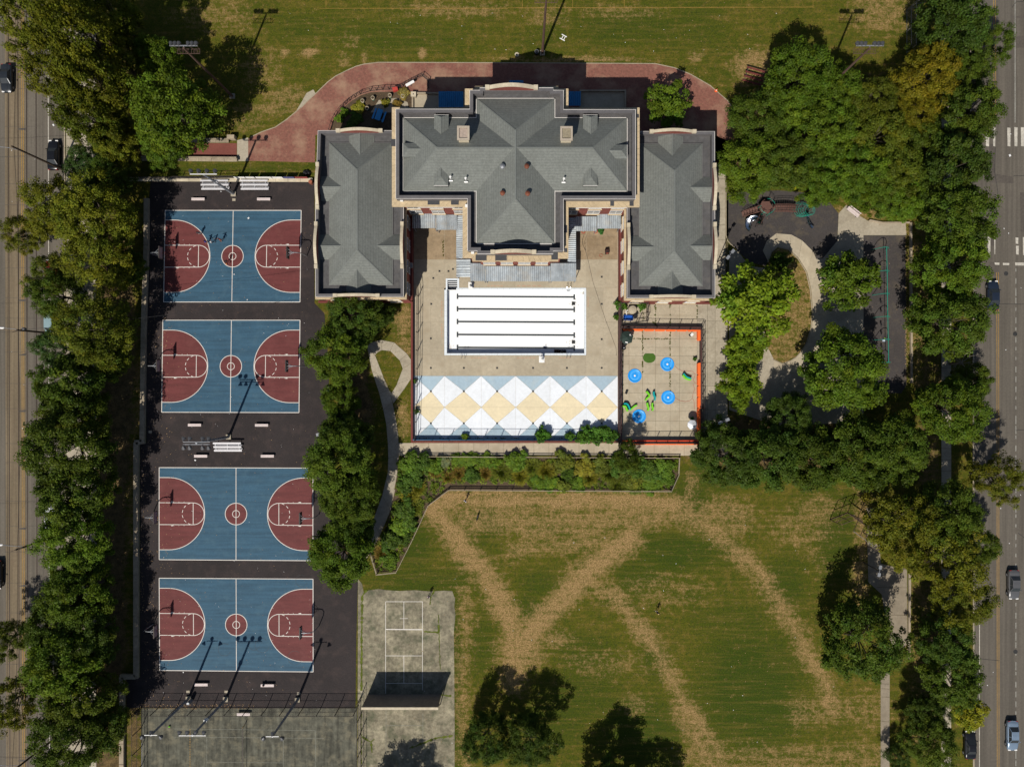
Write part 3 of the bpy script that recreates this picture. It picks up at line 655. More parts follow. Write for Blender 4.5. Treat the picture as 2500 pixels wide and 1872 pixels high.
for x0, y0, x1, y1 in ((1077,735,1082,775),(1077,790,1082,825),(1150,872,1190,877),(1262,872,1310,877),(1434,725,1438,750),(1190,696,1230,699),(1262,696,1325,699),(1365,872,1395,876)):
    mb = MB(); n = 5
    for i in range(n):
        if x1-x0 > y1-y0: mb.sheet(pts([(x0+(x1-x0)*i/n,y0+1),(x0+(x1-x0)*(i+.7)/n,y0+1),(x0+(x1-x0)*(i+.7)/n,y0+2.2),(x0+(x1-x0)*i/n,y0+2.2)]), 0.0375)
        else: mb.sheet(pts([(x0+1,y0+(y1-y0)*i/n),(x0+2.4,y0+(y1-y0)*i/n),(x0+2.4,y0+(y1-y0)*(i+.7)/n),(x0+1,y0+(y1-y0)*(i+.7)/n)]), 0.0375)
    mb.build('painted_notice', st, deck)
# the pool itself: an emptied white basin with lane stripes
pool = thing('swimming_pool', 'emptied white swimming pool with five dark lane lines', 'swimming pool', (0,0,0))
D = -1.0
x0, y0 = at(POOL[0]+6, POOL[1]+4.5); x1, y1 = at(POOL[2]-4.5, POOL[3]-4.5)
MB().sheet([(x0,y0),(x1,y0),(x1,y1),(x0,y1)], D).build('basin_floor', m_pool, pool)
for a, b in (((x0,y0),(x1,y0)),((x1,y0),(x1,y1)),((x1,y1),(x0,y1)),((x0,y1),(x0,y0))):
    MB().add([(*a,D),(*b,D),(*b,0.05),(*a,0.05)], [(0,1,2,3)]).build('basin_wall', m_coping if a != (x0,y0) else m_pool, pool)
X0, Y0 = at(POOL[0], POOL[1]); X1, Y1 = at(POOL[2], POOL[3])
n = 24
for i in range(n):
    a = X0+(X1-X0)*i/n; b = X0+(X1-X0)*(i+1)/n-0.012
    for ya, yb in ((Y0, y0), (y1, Y1)):
        if ya == Y0 and i in (0, 1): continue
        MB().prism([(a,ya),(b,ya),(b,yb),(a,yb)], 0.0, 0.06).build('coping_stone', m_coping, pool)
for i in range(12):
    a = y0+(y1-y0)*i/12; b = y0+(y1-y0)*(i+1)/12+0.012
    for xa, xb in ((X0, x0), (x1, X1)): MB().prism([(xa,a),(xb,a),(xb,b),(xa,b)], 0.0, 0.06).build('coping_stone', m_coping, pool)
for ly in (723.4, 754, 785, 816.5, 848):
    p = [at(1117, ly, D), at(1402, ly+1.6, D)]
    mb = MB().line(p, 0.30, D+0.004)
    for q in p: mb.line([(q[0], q[1]+0.45), (q[0], q[1]-0.45)], 0.28, D+0.008)
    mb.build('lane_stripe', m_lane, pool)
for x, y in ((1400, 741), (1400, 835)):
    c = at(x, y, D)
    MB().box(c[0], c[1], D+0.03, 0.55, 0.55, 0.05).build('main_drain', m_drain, pool)
rust = M('rust_stain', (0.36, 0.3, 0.24), 0.8, 0.35, 3)
for x, y, sd in ((1400,741,1),(1400,835,2),(1097,845,3),(1423,715,4)):
    r = random.Random(sd); c = at(x, y, D)
    mb = MB()
    for i in range(60):
        a = r.uniform(0, 6.28); q = abs(r.gauss(0, 0.5)); mb.lathe([(r.uniform(0.02,0.07),0),(0.01,0.003)], 5, (c[0]+q*math.cos(a), c[1]+q*math.sin(a), D+0.012))
    stuff(mb.build('rust_stain', rust, pool))
# entry steps
sx0, sy0 = at(STEP[0]+4, STEP[1]+4); sx1, sy1 = at(STEP[2]-4.5, STEP[3]+4.5)
n = 5
for i in range(n):
    a = sy0+(sy1-sy0)*i/n; b = sy0+(sy1-sy0)*(i+1)/n
    zt = -0.08-0.18*i
    MB().prism([(sx0,a),(sx1,a),(sx1,b),(sx0,b)], D-0.02, zt).build('entry_step', m_lane, pool)
    MB().prism([(sx0,b+0.10),(sx1,b+0.10),(sx1,b-0.002),(sx0,b-0.002)], zt+0.001, zt+0.02).build('step_nosing', m_pool, pool)
for q in ([(STEP[0],STEP[1]),(STEP[0]+4,STEP[1]),(STEP[0]+4,STEP[3]+4.5),(STEP[0],STEP[3]+4.5)], [(STEP[2]-4.5,STEP[1]),(STEP[2],STEP[1]),(STEP[2],STEP[3]+4),(STEP[2]-4.5,STEP[3]+4)], [(STEP[0]+4.1,STEP[1]),(STEP[2]-4.6,STEP[1]),(STEP[2]-4.6,STEP[1]+4),(STEP[0]+4.1,STEP[1]+4)]):
    MB().prism(pts(q), D, 0.062).build('coping_stone', m_coping, pool)
def ladder(px, py, rz, label):
    t = thing('pool_ladder', label, 'ladder', (*at(px, py), 0.035), rz, 'pool ladders')
    for s_ in (-0.28, 0.28):
        MB().tube([(s_,-0.5,0),(s_,-0.48,0.5),(s_,-0.3,0.75),(s_,0,0.8),(s_,0.3,0.68),(s_,0.42,0.3),(s_,0.42,-0.9)], 0.032, 6).build('handrail', m_chrome, t)
    for z in (-0.25, -0.55, -0.85): MB().box(0, 0.42, z, 0.56, 0.1, 0.04).build('tread', m_chrome, t)
ladder(1131, 868, 0, 'chrome pool ladder at the lower left edge of the pool')
ladder(1387, 868, 0, 'chrome pool ladder beside the brown debris at the pool')
ladder(1388, 702, math.pi, 'chrome pool ladder at the upper right edge of the pool')
def pool_lift(px, py, rz, label):
    t = thing('pool_lift', label, 'pool lift', (*at(px, py), 0.035), rz, 'pool hoists')
    MB().box(0, 0, 0.03, 0.9, 1.1, 0.06).build('base_plate', m_white, t)
    MB().box(0, -0.15, 0.55, 0.3, 0.34, 1.0).build('mast', m_white, t)
    MB().tube([(0,-0.1,1.05),(0,0.3,1.35),(0,0.75,1.3)], 0.05).build('arm', m_white, t)
    mb = MB().box(0, 0.62, 0.72, 0.5, 0.45, 0.08); mb.box(0, 0.38, 0.98, 0.5, 0.07, 0.5); mb.build('chair', m_white, t)
    MB().lathe([(0.14,0),(0.14,0.1)], 10, (0.02,0.1,1.06)).build('control_box', m_umb, t)
pool_lift(1322.6, 877, 0, 'white pool hoist chair on the deck below the pool')
pool_lift(1150, 697, math.pi, 'white pool hoist chair beside the entry steps')
r = random.Random(5); mb = MB()
for i in range(260):
    c = at(r.uniform(1353,1382), r.uniform(853.5,864), D); mb.box(c[0], c[1], D+r.uniform(0.02,0.1), 0.14, 0.09, 0.01, r.uniform(0,3), 0, r.uniform(-.5,.5), r.uniform(-.5,.5))
dl = stuff(mb.build('leaf_debris', M('wet_leaves', (0.035, 0.018, 0.014), 0.6, 0.4, 6)))

# ================================================================== splash yard slabs and the walks round it
yard = struct(MB().sheet(pts([(1516,735),(1777,735),(1777,1115),(1705,1115),(1705,1081),(1516,1081)]), Z1).build('splash_yard', m_jointdark))
XS = [1518, 1535.6, 1568.5, 1600, 1636, 1659, 1702]; YS = [739, 770, 803, 827, 848, 869, 889.5, 912, 936, 959, 982.5, 1004, 1027.5, 1052, 1079]
for i in range(6):
    for j in range(len(YS)-1): slab(XS[i], YS[j], XS[i+1], YS[j+1], m_conc, 0.22, yard)
XT = [1702, 1727, 1746, 1776]; YT = [739, 783.5, 826, 885, 942, 1000, 1050, 1081, 1114]
for i in range(3):
    for j in range(len(YT)-1): slab(XT[i], YT[j], XT[i+1], YT[j+1], m_conc2, 0.25, yard)
side_walk = struct(MB().sheet(pts([(1744,330),(1778,345),(1778,735),(1744,735)]), Z1).build('east_side_walk', m_jointdark))
for j in range(9): slab(1745, 400+j*37.2, 1771, 400+(j+1)*37.2, m_conc2, 0.3, side_walk)
struct(MB().line(pts([(1772,440),(1772,575),(1776,588),(1784,597),(1793,604)]), 0.14, 0.1).build('playground_kerb', m_kerb))

# ================================================================== playground ground
plane('playground_surface', [(1774,470),(1774,575),(1782,592),(1800,612),(1830,640),(1870,650),(1890,590),(1932,590),(1965,607),(1985,632),(2010,634),(2010,631),(2030,612),(2044,590),(2047,521),(2020,488),(1990,472),(1900,465)], Z1, m_rubber)
plane('playground_concrete', [(2047.5,521),(2066,501),(2098,527),(2120,540),(2150,546),(2211,546),(2213,574.5),(2108,574.5),(2108,1030),(1900,1040),(1780,1000),(1780,612),(1800,612),(1830,650),(1872,655),(1900,640),(1996,632),(2009,631),(2044.5,588)], Z1+0.002, m_conc2)
ring_o = [(1862,612),(1872,588),(1895,570),(1932,573),(1958,587),(1985,614),(1999,648),(2014,690),(2020,740),(2019,800),(2004,850),(1985,880),(1958,900),(1925,912),(1890,908)]
ring_i = [(1876,640),(1885,615),(1900,602),(1927,608),(1950,631),(1970,663),(1980,706),(1985,764),(1982,800),(1971,836),(1956,860),(1945,872),(1932,880),(1912,887),(1889,877)]
slab_path('loop_walk', ring_o, ring_i, m_conc, m_jointdark, 1)
isl = plane('grass_island', ring_i + [(1870,840),(1858,740)], 0.05, bpy.data.materials['lawn'])
a = isl.data.color_attributes.new('cover', 'FLOAT_COLOR', 'POINT'); a.data.foreach_set('color', np.tile([0.52, 0.1, 0.2, 1], len(isl.data.vertices)).astype(np.float32))
MB().line(pts([(p[0]-2.5, p[1]+1) for p in ring_i]), 0.16, 0.12).build('island_kerb', m_kerb, isl)
plane('swing_surface', [(2108,575),(2211,575),(2213,940),(2200,960),(2108,960)], Z1+0.006, m_rubber)
kb = tag(MB().prism(pts([(2219.5,545),(2224,545),(2226,935),(2221,935)]), 0, 0.4).build('boundary_wall', m_wallcap), 'long low concrete wall right of the swings', 'wall')
mb = MB().prism(pts([(2118,540),(2122,537),(2152,543),(2219,542.5),(2219,546),(2150,546)]), 0, 0.35); tag(mb.build('boundary_wall', m_wallcap), 'low curved concrete wall above the swings', 'wall')
plane('inner_path', [(2115,1240),(2142,1240),(2150,1375),(2185,1384),(2214,1388),(2215,1570),(2172,1640),(2171,2100),(2150,2100),(2150,1640),(2172,1560),(2152,1450),(2120,1420)], Z1, m_path)
ip = bpy.data.objects['inner_path']
for y in (1388, 1433, 1500, 1545, 1590, 1668, 1680, 1700, 1760, 1800): MB().line(pts([(2152 if y > 1620 else 2140, y), (2171 if y > 1620 else 2214, y+1)]), 0.05, Z3).build('joint', m_jointdark, ip)
tag(MB().prism(pts([(2216.5,1398),(2221.5,1398),(2219.5,1606),(2215,1606)]), 0, 0.4).build('boundary_wall', m_wallcap), 'low concrete wall beside the wide park path at right', 'wall')

# ================================================================== retaining wall west of the courts
rw = thing('retaining_wall', 'long stepped concrete wall between the courts and the west trees', 'wall', (0,0,0))
WALL = [(361.5,486),(361,600),(357,720),(354.5,800),(352,1000),(351,1078),(336.5,1078),(336,1250),(336,1450),(336,1648),(301.5,1648),(301.5,1760),(301.5,1960)]
def thick(pl, wd):
    P_ = [Vector(at(*p)) for p in pl]; out_l, out_r = [], []
    for i in range(len(P_)):
        d0 = (P_[i]-P_[i-1]).normalized() if i else (P_[1]-P_[0]).normalized()
        d1 = (P_[i+1]-P_[i]).normalized() if i < len(P_)-1 else d0
        n0 = Vector((-d0.y, d0.x)); n1 = Vector((-d1.y, d1.x)); nn = (n0+n1)
        nn = nn/max(nn.dot(n0), 0.2)
        out_l.append(P_[i]+nn*wd/2); out_r.append(P_[i]-nn*wd/2)
    return [(v.x, v.y) for v in out_l + out_r[::-1]]
MB().prism(thick(WALL, 0.62), 0, 0.6).build('wall_body', m_wallcap, rw)
for (a, b) in zip(WALL[:-1], WALL[1:]):
    A, B = Vector(at(*a)), Vector(at(*b)); L_ = (B-A).length; n = max(1, int(L_/3.0)); d = (B-A)/n; nn = Vector((-d.y, d.x)).normalized()*0.36
    for i in range(n):
        p, q = A+d*(i+0.012), A+d*(i+0.988)
        MB().prism([(p.x+nn.x,p.y+nn.y),(q.x+nn.x,q.y+nn.y),(q.x-nn.x,q.y-nn.y),(p.x-nn.x,p.y-nn.y)], 0.601, 0.70).build('coping_slab', m_wallcap, rw)
nw = thing('boundary_wall', 'pale concrete wall behind the bleachers above the top court', 'wall', (0,0,0))
MB().prism(pts([(310,434.5),(764,436.5),(764,443),(310,441)]), 0, 0.45).build('wall_body', m_stone2, nw)
for i in range(15):
    x0 = 311+i*30.2; MB().prism(pts([(x0,434.2+i*.13),(x0+29.6,434.3+i*.13),(x0+29.6,443+i*.13),(x0,442.8+i*.13)], 0.45), 0.451, 0.53).build('coping_slab', m_stone2, nw)
# ================================================================== the recreation centre
bld = thing('recreation_building', 'large brick recreation building with grey hipped shingle roofs and two wings', 'building', (0,0,0))
PH = 13.4          # main parapet
GUT = 12.15        # flat gutter behind it
PITCH = 0.59
def rect_at(x0, y0, x1, y1, z): a, b = at(x0, y0, z); c, d = at(x1, y1, z); return a, b, c, d   # a<c, b>d
# outline of the main block (true metres), from the parapet's outer edge
MAIN = [(967,268),(1147.5,268),(1147.5,222),(1172,222),(1172,216),(1350,216),(1350,222),(1375,222),(1375,269),(1551,269),(1551,486),(1375,486),(1375,613),(1350,613),(1350,620),(1166,620),(1166,612),(1142,612),(1142,485),(967,485)]
MP = pts(MAIN, PH)
def inset(poly, d):
    n = len(poly); P_ = [Vector(p) for p in poly]
    ar = sum(P_[i].x*P_[(i+1)%n].y-P_[(i+1)%n].x*P_[i].y for i in range(n)); sg = 1 if ar > 0 else -1
    out = []
    for i in range(n):
        d0 = (P_[i]-P_[i-1]).normalized(); d1 = (P_[(i+1)%n]-P_[i]).normalized()
        n0 = Vector((-d0.y, d0.x))*sg; n1 = Vector((-d1.y, d1.x))*sg
        k = 1+n0.dot(n1); out.append(P_[i]+(n0+n1)*(d/max(k, 0.3)))
    return [(v.x, v.y) for v in out]
def ring_walls(outer, inner, z0, z1, mb):
    n = len(outer)
    for i in range(n):
        j = (i+1) % n; mb.prism([outer[i], outer[j], inner[j], inner[i]], z0, z1)
    return mb
# brick body, parapet, gutter floor, cap
MB().prism(inset(MP, 0.02), 0, GUT-0.02).build('brick_wall', m_brickwall, bld)
MB().sheet(inset(MP, 0.2), GUT).build('roof_gutter', m_gutter, bld)
par = ring_walls(MP, inset(MP, 0.4), GUT-0.8, PH, MB()).build('parapet', m_metalgrey, bld)
ring_walls(inset(MP, -0.06), inset(MP, 0.46), PH+0.002, PH+0.09, MB()).build('parapet_cap', m_metalgrey, par)
MB().line(inset(MP, -0.03), 0.07, PH+0.097, True).build('cap_flashing', m_flash, par)
# frieze and projecting stone cornice laid block by block
ring_walls(inset(MP, -0.10), MP, 10.2, 12.0, MB()).build('stone_frieze', m_stone, bld)
corn = ring_walls(inset(MP, -0.55), inset(MP, -0.11), 11.45, 11.75, MB()).build('cornice', m_stone, bld)
CO = inset(MP, -0.86); CI = inset(MP, -0.11)
for i in range(len(CO)):
    j = (i+1) % len(CO); a, b = Vector(CO[i]), Vector(CO[j]); c, d = Vector(CI[i]), Vector(CI[j])
    L_ = (b-a).length
    if L_ < 0.05: continue
    n = max(1, round(L_/0.85))
    for k in range(n):
        e = 0.012/L_
        p = [a.lerp(b, k/n+e), a.lerp(b, (k+1)/n-e), c.lerp(d, (k+1)/n-e), c.lerp(d, k/n+e)]
        MB().prism([(v.x, v.y) for v in p], 11.752, 12.02+0.006*(k % 2)).build('cornice_stone', m_stone, corn)
lead = M('lead_sheet', (0.055, 0.055, 0.06), 0.6, 0.15)
for x0, y0, x1, y1 in ((1044,489.5,1073,500),(1101,489.5,1120,500),(1490,491,1499,503),(1537,491,1547,503),(1377,550,1385,568),(1377,606,1385,616),(1161,622,1188,636),(1209,624,1237,636),(1346,617,1362,634),(955,340,965.5,357.5),(1553,279,1560,288)):
    MB().prism(pts([(x0,y0),(x1,y0),(x1,y1),(x0,y1)], 12.05), 12.035, 12.06).build('lead_patch', lead, bld)
for x, y in ((981,489),(1139.5,503),(1154,616.5)):
    MB().box(*at(x, y, 12.2), 12.25, 0.45, 0.4, 0.4).build('floodlight', m_white, bld)

def hip(name, x0, y0, x1, y1, z0, pitch, parent):
    """a hipped roof on true-metre rectangle, x0<x1, y0<y1"""
    W_, D_ = x1-x0, y1-y0; mb = MB()
    if W_ >= D_: h = D_/2*pitch; a, b = (x0+D_/2, (y0+y1)/2, z0+h), (x1-D_/2, (y0+y1)/2, z0+h)
    else: h = W_/2*pitch; a, b = ((x0+x1)/2, y0+W_/2, z0+h), ((x0+x1)/2, y1-W_/2, z0+h)
    c = [(x0,y0,z0),(x1,y0,z0),(x1,y1,z0),(x0,y1,z0)]
    if W_ >= D_: fs = [(0,1,5,4),(1,2,5),(2,3,4,5),(3,0,4)]
    else: fs = [(0,1,4),(1,2,5,4),(2,3,5),(3,0,4,5)]
    mb.add(c+[a,b], fs); mb.prism([(p[0],p[1]) for p in c], z0-0.16, z0-0.004)
    o = mb.build(name, m_roof, parent)
    cap = MB().beam(a, b, 0.24, 0.06)
    near = [(0,a),(3,a),(1,b),(2,b)] if W_ >= D_ else [(0,a),(1,a),(2,b),(3,b)]
    for i, p in near: cap.beam(c[i], p, 0.16, 0.05)
    cap.build('ridge_cap', m_ridge, o)
    fl = MB()
    for i in range(4):
        q, r_ = c[i], c[(i+1) % 4]; fl.beam((*q[:2], z0-0.02), (*r_[:2], z0-0.02), 0.12, 0.06)
    fl.build('eave_flashing', m_flash if z0 > 10 else m_metalgrey, o)
    return o, a, b
ez = 12.3
a, b, c, d = rect_at(984, 288, 1531, 467, ez); roofA = hip('main_roof', a, d, c, b, ez, PITCH, bld)
a2, b2, c2, d2 = rect_at(1163, 241, 1354.5, 595, ez); roofB = hip('cross_roof', a2, d2, c2, b2, ez+0.015, PITCH*0.965, bld)
def dormer(parent, cx, cy, ang, z_eave, pitch, s0, se, w_, a_front, mt=m_roof):
    """a small hipped dormer: s runs up the slope from the eave point (cx, cy), ang turns it"""
    ze = se*pitch; zr = ze+w_*pitch*0.95; sr = zr/pitch
    V = lambda s_, t_, z: (cx+s_*math.cos(ang)-t_*math.sin(ang), cy+s_*math.sin(ang)+t_*math.cos(ang), z_eave+z)
    vs = [V(s0,-w_,ze),V(s0,w_,ze),V(s0+a_front,0,zr),V(sr+0.02,0,zr),V(se+0.02,-w_,ze),V(se+0.02,w_,ze),V(s0,-w_,s0*pitch-0.05),V(s0,w_,s0*pitch-0.05)]
    mb = MB().add(vs, [(0,2,3,4),(1,5,3,2),(0,1,2),(0,4,6),(1,7,5),(0,6,7,1)])
    o = mb.build('dormer', mt, parent)
    MB().beam(vs[2], vs[3], 0.12, 0.05).build('dormer_ridge', m_ridge, o)
    MB().beam((vs[0][0], vs[0][1], vs[0][2]-0.02), (vs[1][0], vs[1][1], vs[1][2]-0.02), 0.07, 0.05).build('dormer_fascia', m_flash, o)
    return o
PI = math.pi
for px_ in (1078, 1441):
    x = at(px_, 300, ez+1)[0]; dormer(roofA[0], x, b, -PI/2, ez, PITCH, 0.0, 2.0, 1.05, 0.5)      # north slope
for px_ in (1077, 1441):
    x = at(px_, 440, ez+1)[0]; dormer(roofA[0], x, d, PI/2, ez, PITCH, 0.5, 2.0, 1.05, 1.2)       # south slope
dormer(roofA[0], a, at(0, 367, ez+1)[1], 0, ez, PITCH, 0.15, 1.9, 1.0, 0.9)
dormer(roofA[0], c, at(0, 371, ez+1)[1], PI, ez, PITCH, 0.15, 1.9, 1.0, 0.9)
def chimney(px_, py_, flue):
    x, y = at(px_, py_, 16.6); o = MB().box(x, y, 14.9, 1.45, 1.65, 3.0).build('chimney', m_stone2, bld)
    mb = MB()
    for sx, sy, lx, ly in ((0,0.86,1.75,0.28),(0,-0.86,1.75,0.28),(0.74,0,0.28,1.44),(-0.74,0,0.28,1.44)): mb.box(x+sx, y+sy, 16.52, lx, ly, 0.26)
    mb.build('chimney_cap', M('chimney_stone', (0.39, 0.33, 0.26), 0.9, 0.12), o)
    MB().sheet([(x-.58,y-.7),(x+.58,y-.7),(x+.58,y+.7),(x-.58,y+.7)], 16.46).build('flue_cover', flue, o)
chimney(1131, 325, M('chimney_mortar', (0.34, 0.27, 0.225), 0.95, 0.2)); chimney(1383, 326, M('chimney_screen', (0.27, 0.23, 0.16), 0.9, 0.25, 6))
terra = M('terracotta', (0.17, 0.055, 0.03), 0.7, 0.2)
for px_, py_, mt in ((1286,409,terra),(1288,475,terra),(1227,409,m_galv),(1227,474,terra)):
    x, y = at(px_, py_, 14.6)
    MB().lathe([(0.26,-1.6),(0.26,0.45),(0.36,0.5),(0.36,0.68),(0.1,0.85)], 12, (x, y, 14.6)).build('roof_ventilator', mt, bld)
for px_, py_ in ((1100,434),(1137,437),(1376.5,438)):
    x, y = at(px_, py_, 13.9)
    MB().lathe([(0.09,-1.2),(0.09,0.35),(0.17,0.36),(0.17,0.42)], 8, (x, y, 13.9)).box(x, y-0.3, 13.32, 0.55, 0.18, 0.05, 0, 0, 0.53).build('plumbing_vent', m_white, bld)
# curved stone pediments on the two short fronts of the main block
def pediment(p, q, z0, rise, th, parent, name='pediment', step=0.55, over=0.0):
    """a low arched stone gable between two ground points, standing on the parapet"""
    p, q = Vector(p), Vector(q); d = q-p; L_ = d.length; d.normalize(); nn = Vector((-d.y, d.x))
    prof = [(0, 0.0), (0, 0.35), (step, 0.35)]
    n = 15
    for i in range(n): u = i/(n-1); prof.append((step+(L_-2*step)*u, 0.45+rise*math.sin(math.pi*u)))
    prof += [(L_-step, 0.35), (L_, 0.35), (L_, 0.0)]
    k = len(prof); vs = []
    for sgn in (-th/2, th/2):
        for s_, z in prof: v = p+d*s_+nn*sgn; vs.append((v.x, v.y, z0+z))
    fs = [tuple(range(k)), tuple(range(2*k-1, k-1, -1))] + [(i, k+i, k+(i+1)%k, (i+1)%k) for i in range(k)]
    o = MB().add(vs, fs).build(name, m_brickwall, parent)
    mb = MB()
    top = prof[1:-1]
    for (s0, za), (s1, zb) in zip(top[:-1], top[1:]):
        if abs(s1-s0) < 1e-4: continue
        u, v = p+d*s0, p+d*s1; mb.beam((u.x,u.y,z0+za+0.07), (v.x,v.y,z0+zb+0.07), th+0.04, 0.14)
    for s_ in (0.25, L_-0.25): u = p+d*s_; mb.box(u.x, u.y, z0+0.45, 0.62, th+0.1, 0.5, math.atan2(d.y, d.x))
    mb.build('pediment_coping', m_stone2, o)
    return o
pediment(at(1186, 217.5, PH), at(1312, 217.5, PH), PH+0.09, 0.9, 0.5, bld)
pediment(at(1199, 617, PH), at(1308, 617, PH), PH+0.09, 1.0, 0.5, bld)

# windows of the upper storeys
def window(x, y, ang, z, wd, ht, parent):
    """a sash window set on a wall face; ang = outward direction"""
    ux, uy = -math.sin(ang), math.cos(ang); ox, oy = math.cos(ang), math.sin(ang)
    def q(s_, o_, zz): return (x+ux*s_+ox*o_, y+uy*s_+oy*o_, zz)
    f = MB()
    for a_, b_ in ((q(-wd/2,.04,z-ht/2), q(-wd/2,.04,z+ht/2)), (q(wd/2,.04,z-ht/2), q(wd/2,.04,z+ht/2)), (q(0,.04,z-ht/2), q(0,.04,z+ht/2))): f.beam(a_, b_, 0.06, 0.06)
    for zz in (z-ht/2, z, z+ht/2): f.beam(q(-wd/2,.045,zz), q(wd/2,.045,zz), 0.06, 0.06)
    o = f.build('window', m_white, parent)
    MB().add([q(-wd/2,.02,z-ht/2),q(wd/2,.02,z-ht/2),q(wd/2,.02,z+ht/2),q(-wd/2,.02,z+ht/2)], [(0,1,2,3)]).build('pane', m_glass, o)
    MB().beam(q(-wd/2-.15,.12,z-ht/2-.12), q(wd/2+.15,.12,z-ht/2-.12), 0.2, 0.12).build('sill', m_stone, o)
def wall_windows(p, q, ang, n, z, wd, ht):
    for i in range(n):
        u = (i+0.5)/n; window(p[0]+(q[0]-p[0])*u, p[1]+(q[1]-p[1])*u, ang, z, wd, ht, bld)
wv = {i: p for i, p in enumerate(MP)}
for z in (8.4, 5.0):
    wall_windows(MP[19], MP[18], -PI/2, 3, z, 1.9, 2.1); wall_windows(MP[11], MP[10], -PI/2, 3, z, 1.9, 2.1)
    wall_windows(MP[15], MP[14], -PI/2, 4, z, 1.8, 2.1)
    wall_windows(MP[18], MP[17], PI, 2, z, 1.7, 2.1); wall_windows(MP[11], MP[12], 0, 2, z, 1.7, 2.1)
    wall_windows(MP[0], MP[1], PI/2, 3, z, 1.9, 2.1); wall_windows(MP[4], MP[5], PI/2, 4, z, 1.8, 2.1); wall_windows(MP[8], MP[9], PI/2, 3, z, 1.9, 2.1)
for x0, x1, y in ((1020, 1110, 505), (1406, 1530, 506)):
    p, q = at(x0, y, 9.7), at(x1, y, 9.7); MB().beam((*p, 9.7), (*q, 9.7), 0.25, 0.3).build('string_course', m_flash, bld)

# ------------------------------------------------------------------ the two lower wings
WP = 8.2; WG = 6.95; WPITCH = 0.55
def wing(poly, eave, gables, name):
    root = MB().prism(inset(pts(poly, WP), 0.03), 0, WG-0.02).build('wing_wall', m_brickwall, bld)
    o = pts(poly, WP)
    MB().sheet(inset(o, 0.2), WG).build('wing_gutter', m_gutter, root)
    ring_walls(o, inset(o, 0.36), WG-0.6, WP, MB()).build('wing_parapet', m_metalgrey, root)
    ring_walls(inset(o, -0.05), inset(o, 0.42), WP+0.002, WP+0.08, MB()).build('wing_parapet_cap', m_metalgrey, root)
    MB().line(inset(o, -0.02), 0.06, WP+0.087, True).build('cap_flashing', m_flash, root)
    oo, oi = inset(o, -0.34), inset(o, -0.01)
    for i in range(len(oo)):
        j = (i+1) % len(oo); a, b = Vector(oo[i]), Vector(oo[j]); c, d = Vector(oi[i]), Vector(oi[j]); L_ = (b-a).length
        n = max(1, round(L_/1.6))
        for k in range(n):
            e = 0.012/L_; p = [a.lerp(b, k/n+e), a.lerp(b, (k+1)/n-e), c.lerp(d, (k+1)/n-e), c.lerp(d, k/n+e)]
            MB().prism([(v.x, v.y) for v in p], WG+0.02, WG+0.32).build('cornice_stone', m_stone, root)
    a, b, c, d = rect_at(*eave, WG+0.15)
    rf, r0, r1 = hip('wing_roof', a, d, c, b, WG+0.15, WPITCH, bld)
    for (px_, py_, ang, width) in gables:
        # a gable running from the parapet to the hipped roof, with an arched stone pediment at its foot
        z0 = WG+0.03; x, y = at(px_, py_, WP)
        w_ = width/2; zr = w_*0.68
        ox, oy = -math.cos(ang), -math.sin(ang)
        # distance from the foot to where the ridge meets the roof plane
        if abs(math.cos(ang)) > 0.5: de = abs((a if math.cos(ang) > 0 else c)-x)
        else: de = abs((d if math.sin(ang) > 0 else b)-y)
        V = lambda s_, t_, z: (x+s_*math.cos(ang)-t_*math.sin(ang), y+s_*math.sin(ang)+t_*math.cos(ang), z0+z)
        sr = de+max(zr-0.1, 0.2)/WPITCH
        vs = [V(0.15,-w_,0.0),V(0.15,w_,0.0),V(0.15,0,zr),V(sr,0,zr),V(de,-w_,0.03),V(de,w_,0.03)]
        g = MB().add(vs, [(0,2,3,4),(1,5,3,2),(0,1,2)]).build('cross_gable', m_roof, rf)
        MB().beam(vs[2], vs[3], 0.14, 0.05).build('gable_ridge', m_ridge, g)
        pw = width*0.5+1.55
        p = (x-(-math.sin(ang))*pw+ox*-0.05, y-math.cos(ang)*pw+oy*-0.05); q = (x+(-math.sin(ang))*pw, y+math.cos(ang)*pw)
        pd = pediment((x+math.sin(ang)*pw, y-math.cos(ang)*pw), (x-math.sin(ang)*pw, y+math.cos(ang)*pw), WP+0.05, 0.75, 0.4, root)
    return root
wl = [(777,320),(966,320),(985,500),(985,724),(771,724),(771,500)]
wing(wl, (803.5,349,959,696), [(879,322,-PI/2,3.9),(777.5,456,0,3.9),(774,600,0,3.9),(983,600,PI,3.9),(872,722,PI/2,3.9)], 'west')
wr = [(1548,322),(1744,322),(1745,727),(1531,727),(1531,503)]
wing(wr, (1560,351,1715,698), [(1641,324,-PI/2,3.9),(1742,458,PI,3.9),(1743,601,PI,3.9),(1533,603,0,3.9),(1640,725,PI/2,3.9)], 'east')
def gp(poly, i): return pts(poly, WP)[i]
for z in (4.9, 1.9):
    p, q = gp(wl, 2), gp(wl, 3); wall_windows(p, q, 0, 4, z, 1.9, 1.7)
    p, q = gp(wr, 4), gp(wr, 3); wall_windows(p, q, PI, 4, z, 1.9, 1.7)
    p, q = gp(wl, 4), gp(wl, 3); wall_windows(p, q, -PI/2, 3, z, 1.8, 1.7)
    p, q = gp(wr, 3), gp(wr, 2); wall_windows(p, q, -PI/2, 3, z, 1.8, 1.7)
    p, q = gp(wl, 0), gp(wl, 5); wall_windows(p, q, PI, 4, z, 1.8, 1.7)
    p, q = gp(wr, 1), gp(wr, 2); wall_windows(p, q, 0, 6, z, 1.8, 1.7)
    p, q = gp(wl, 0), gp(wl, 1); wall_windows(p, q, PI/2, 3, z, 1.8, 1.7)
    p, q = gp(wr, 0), gp(wr, 1); wall_windows(p, q, PI/2, 3, z, 1.8, 1.7)
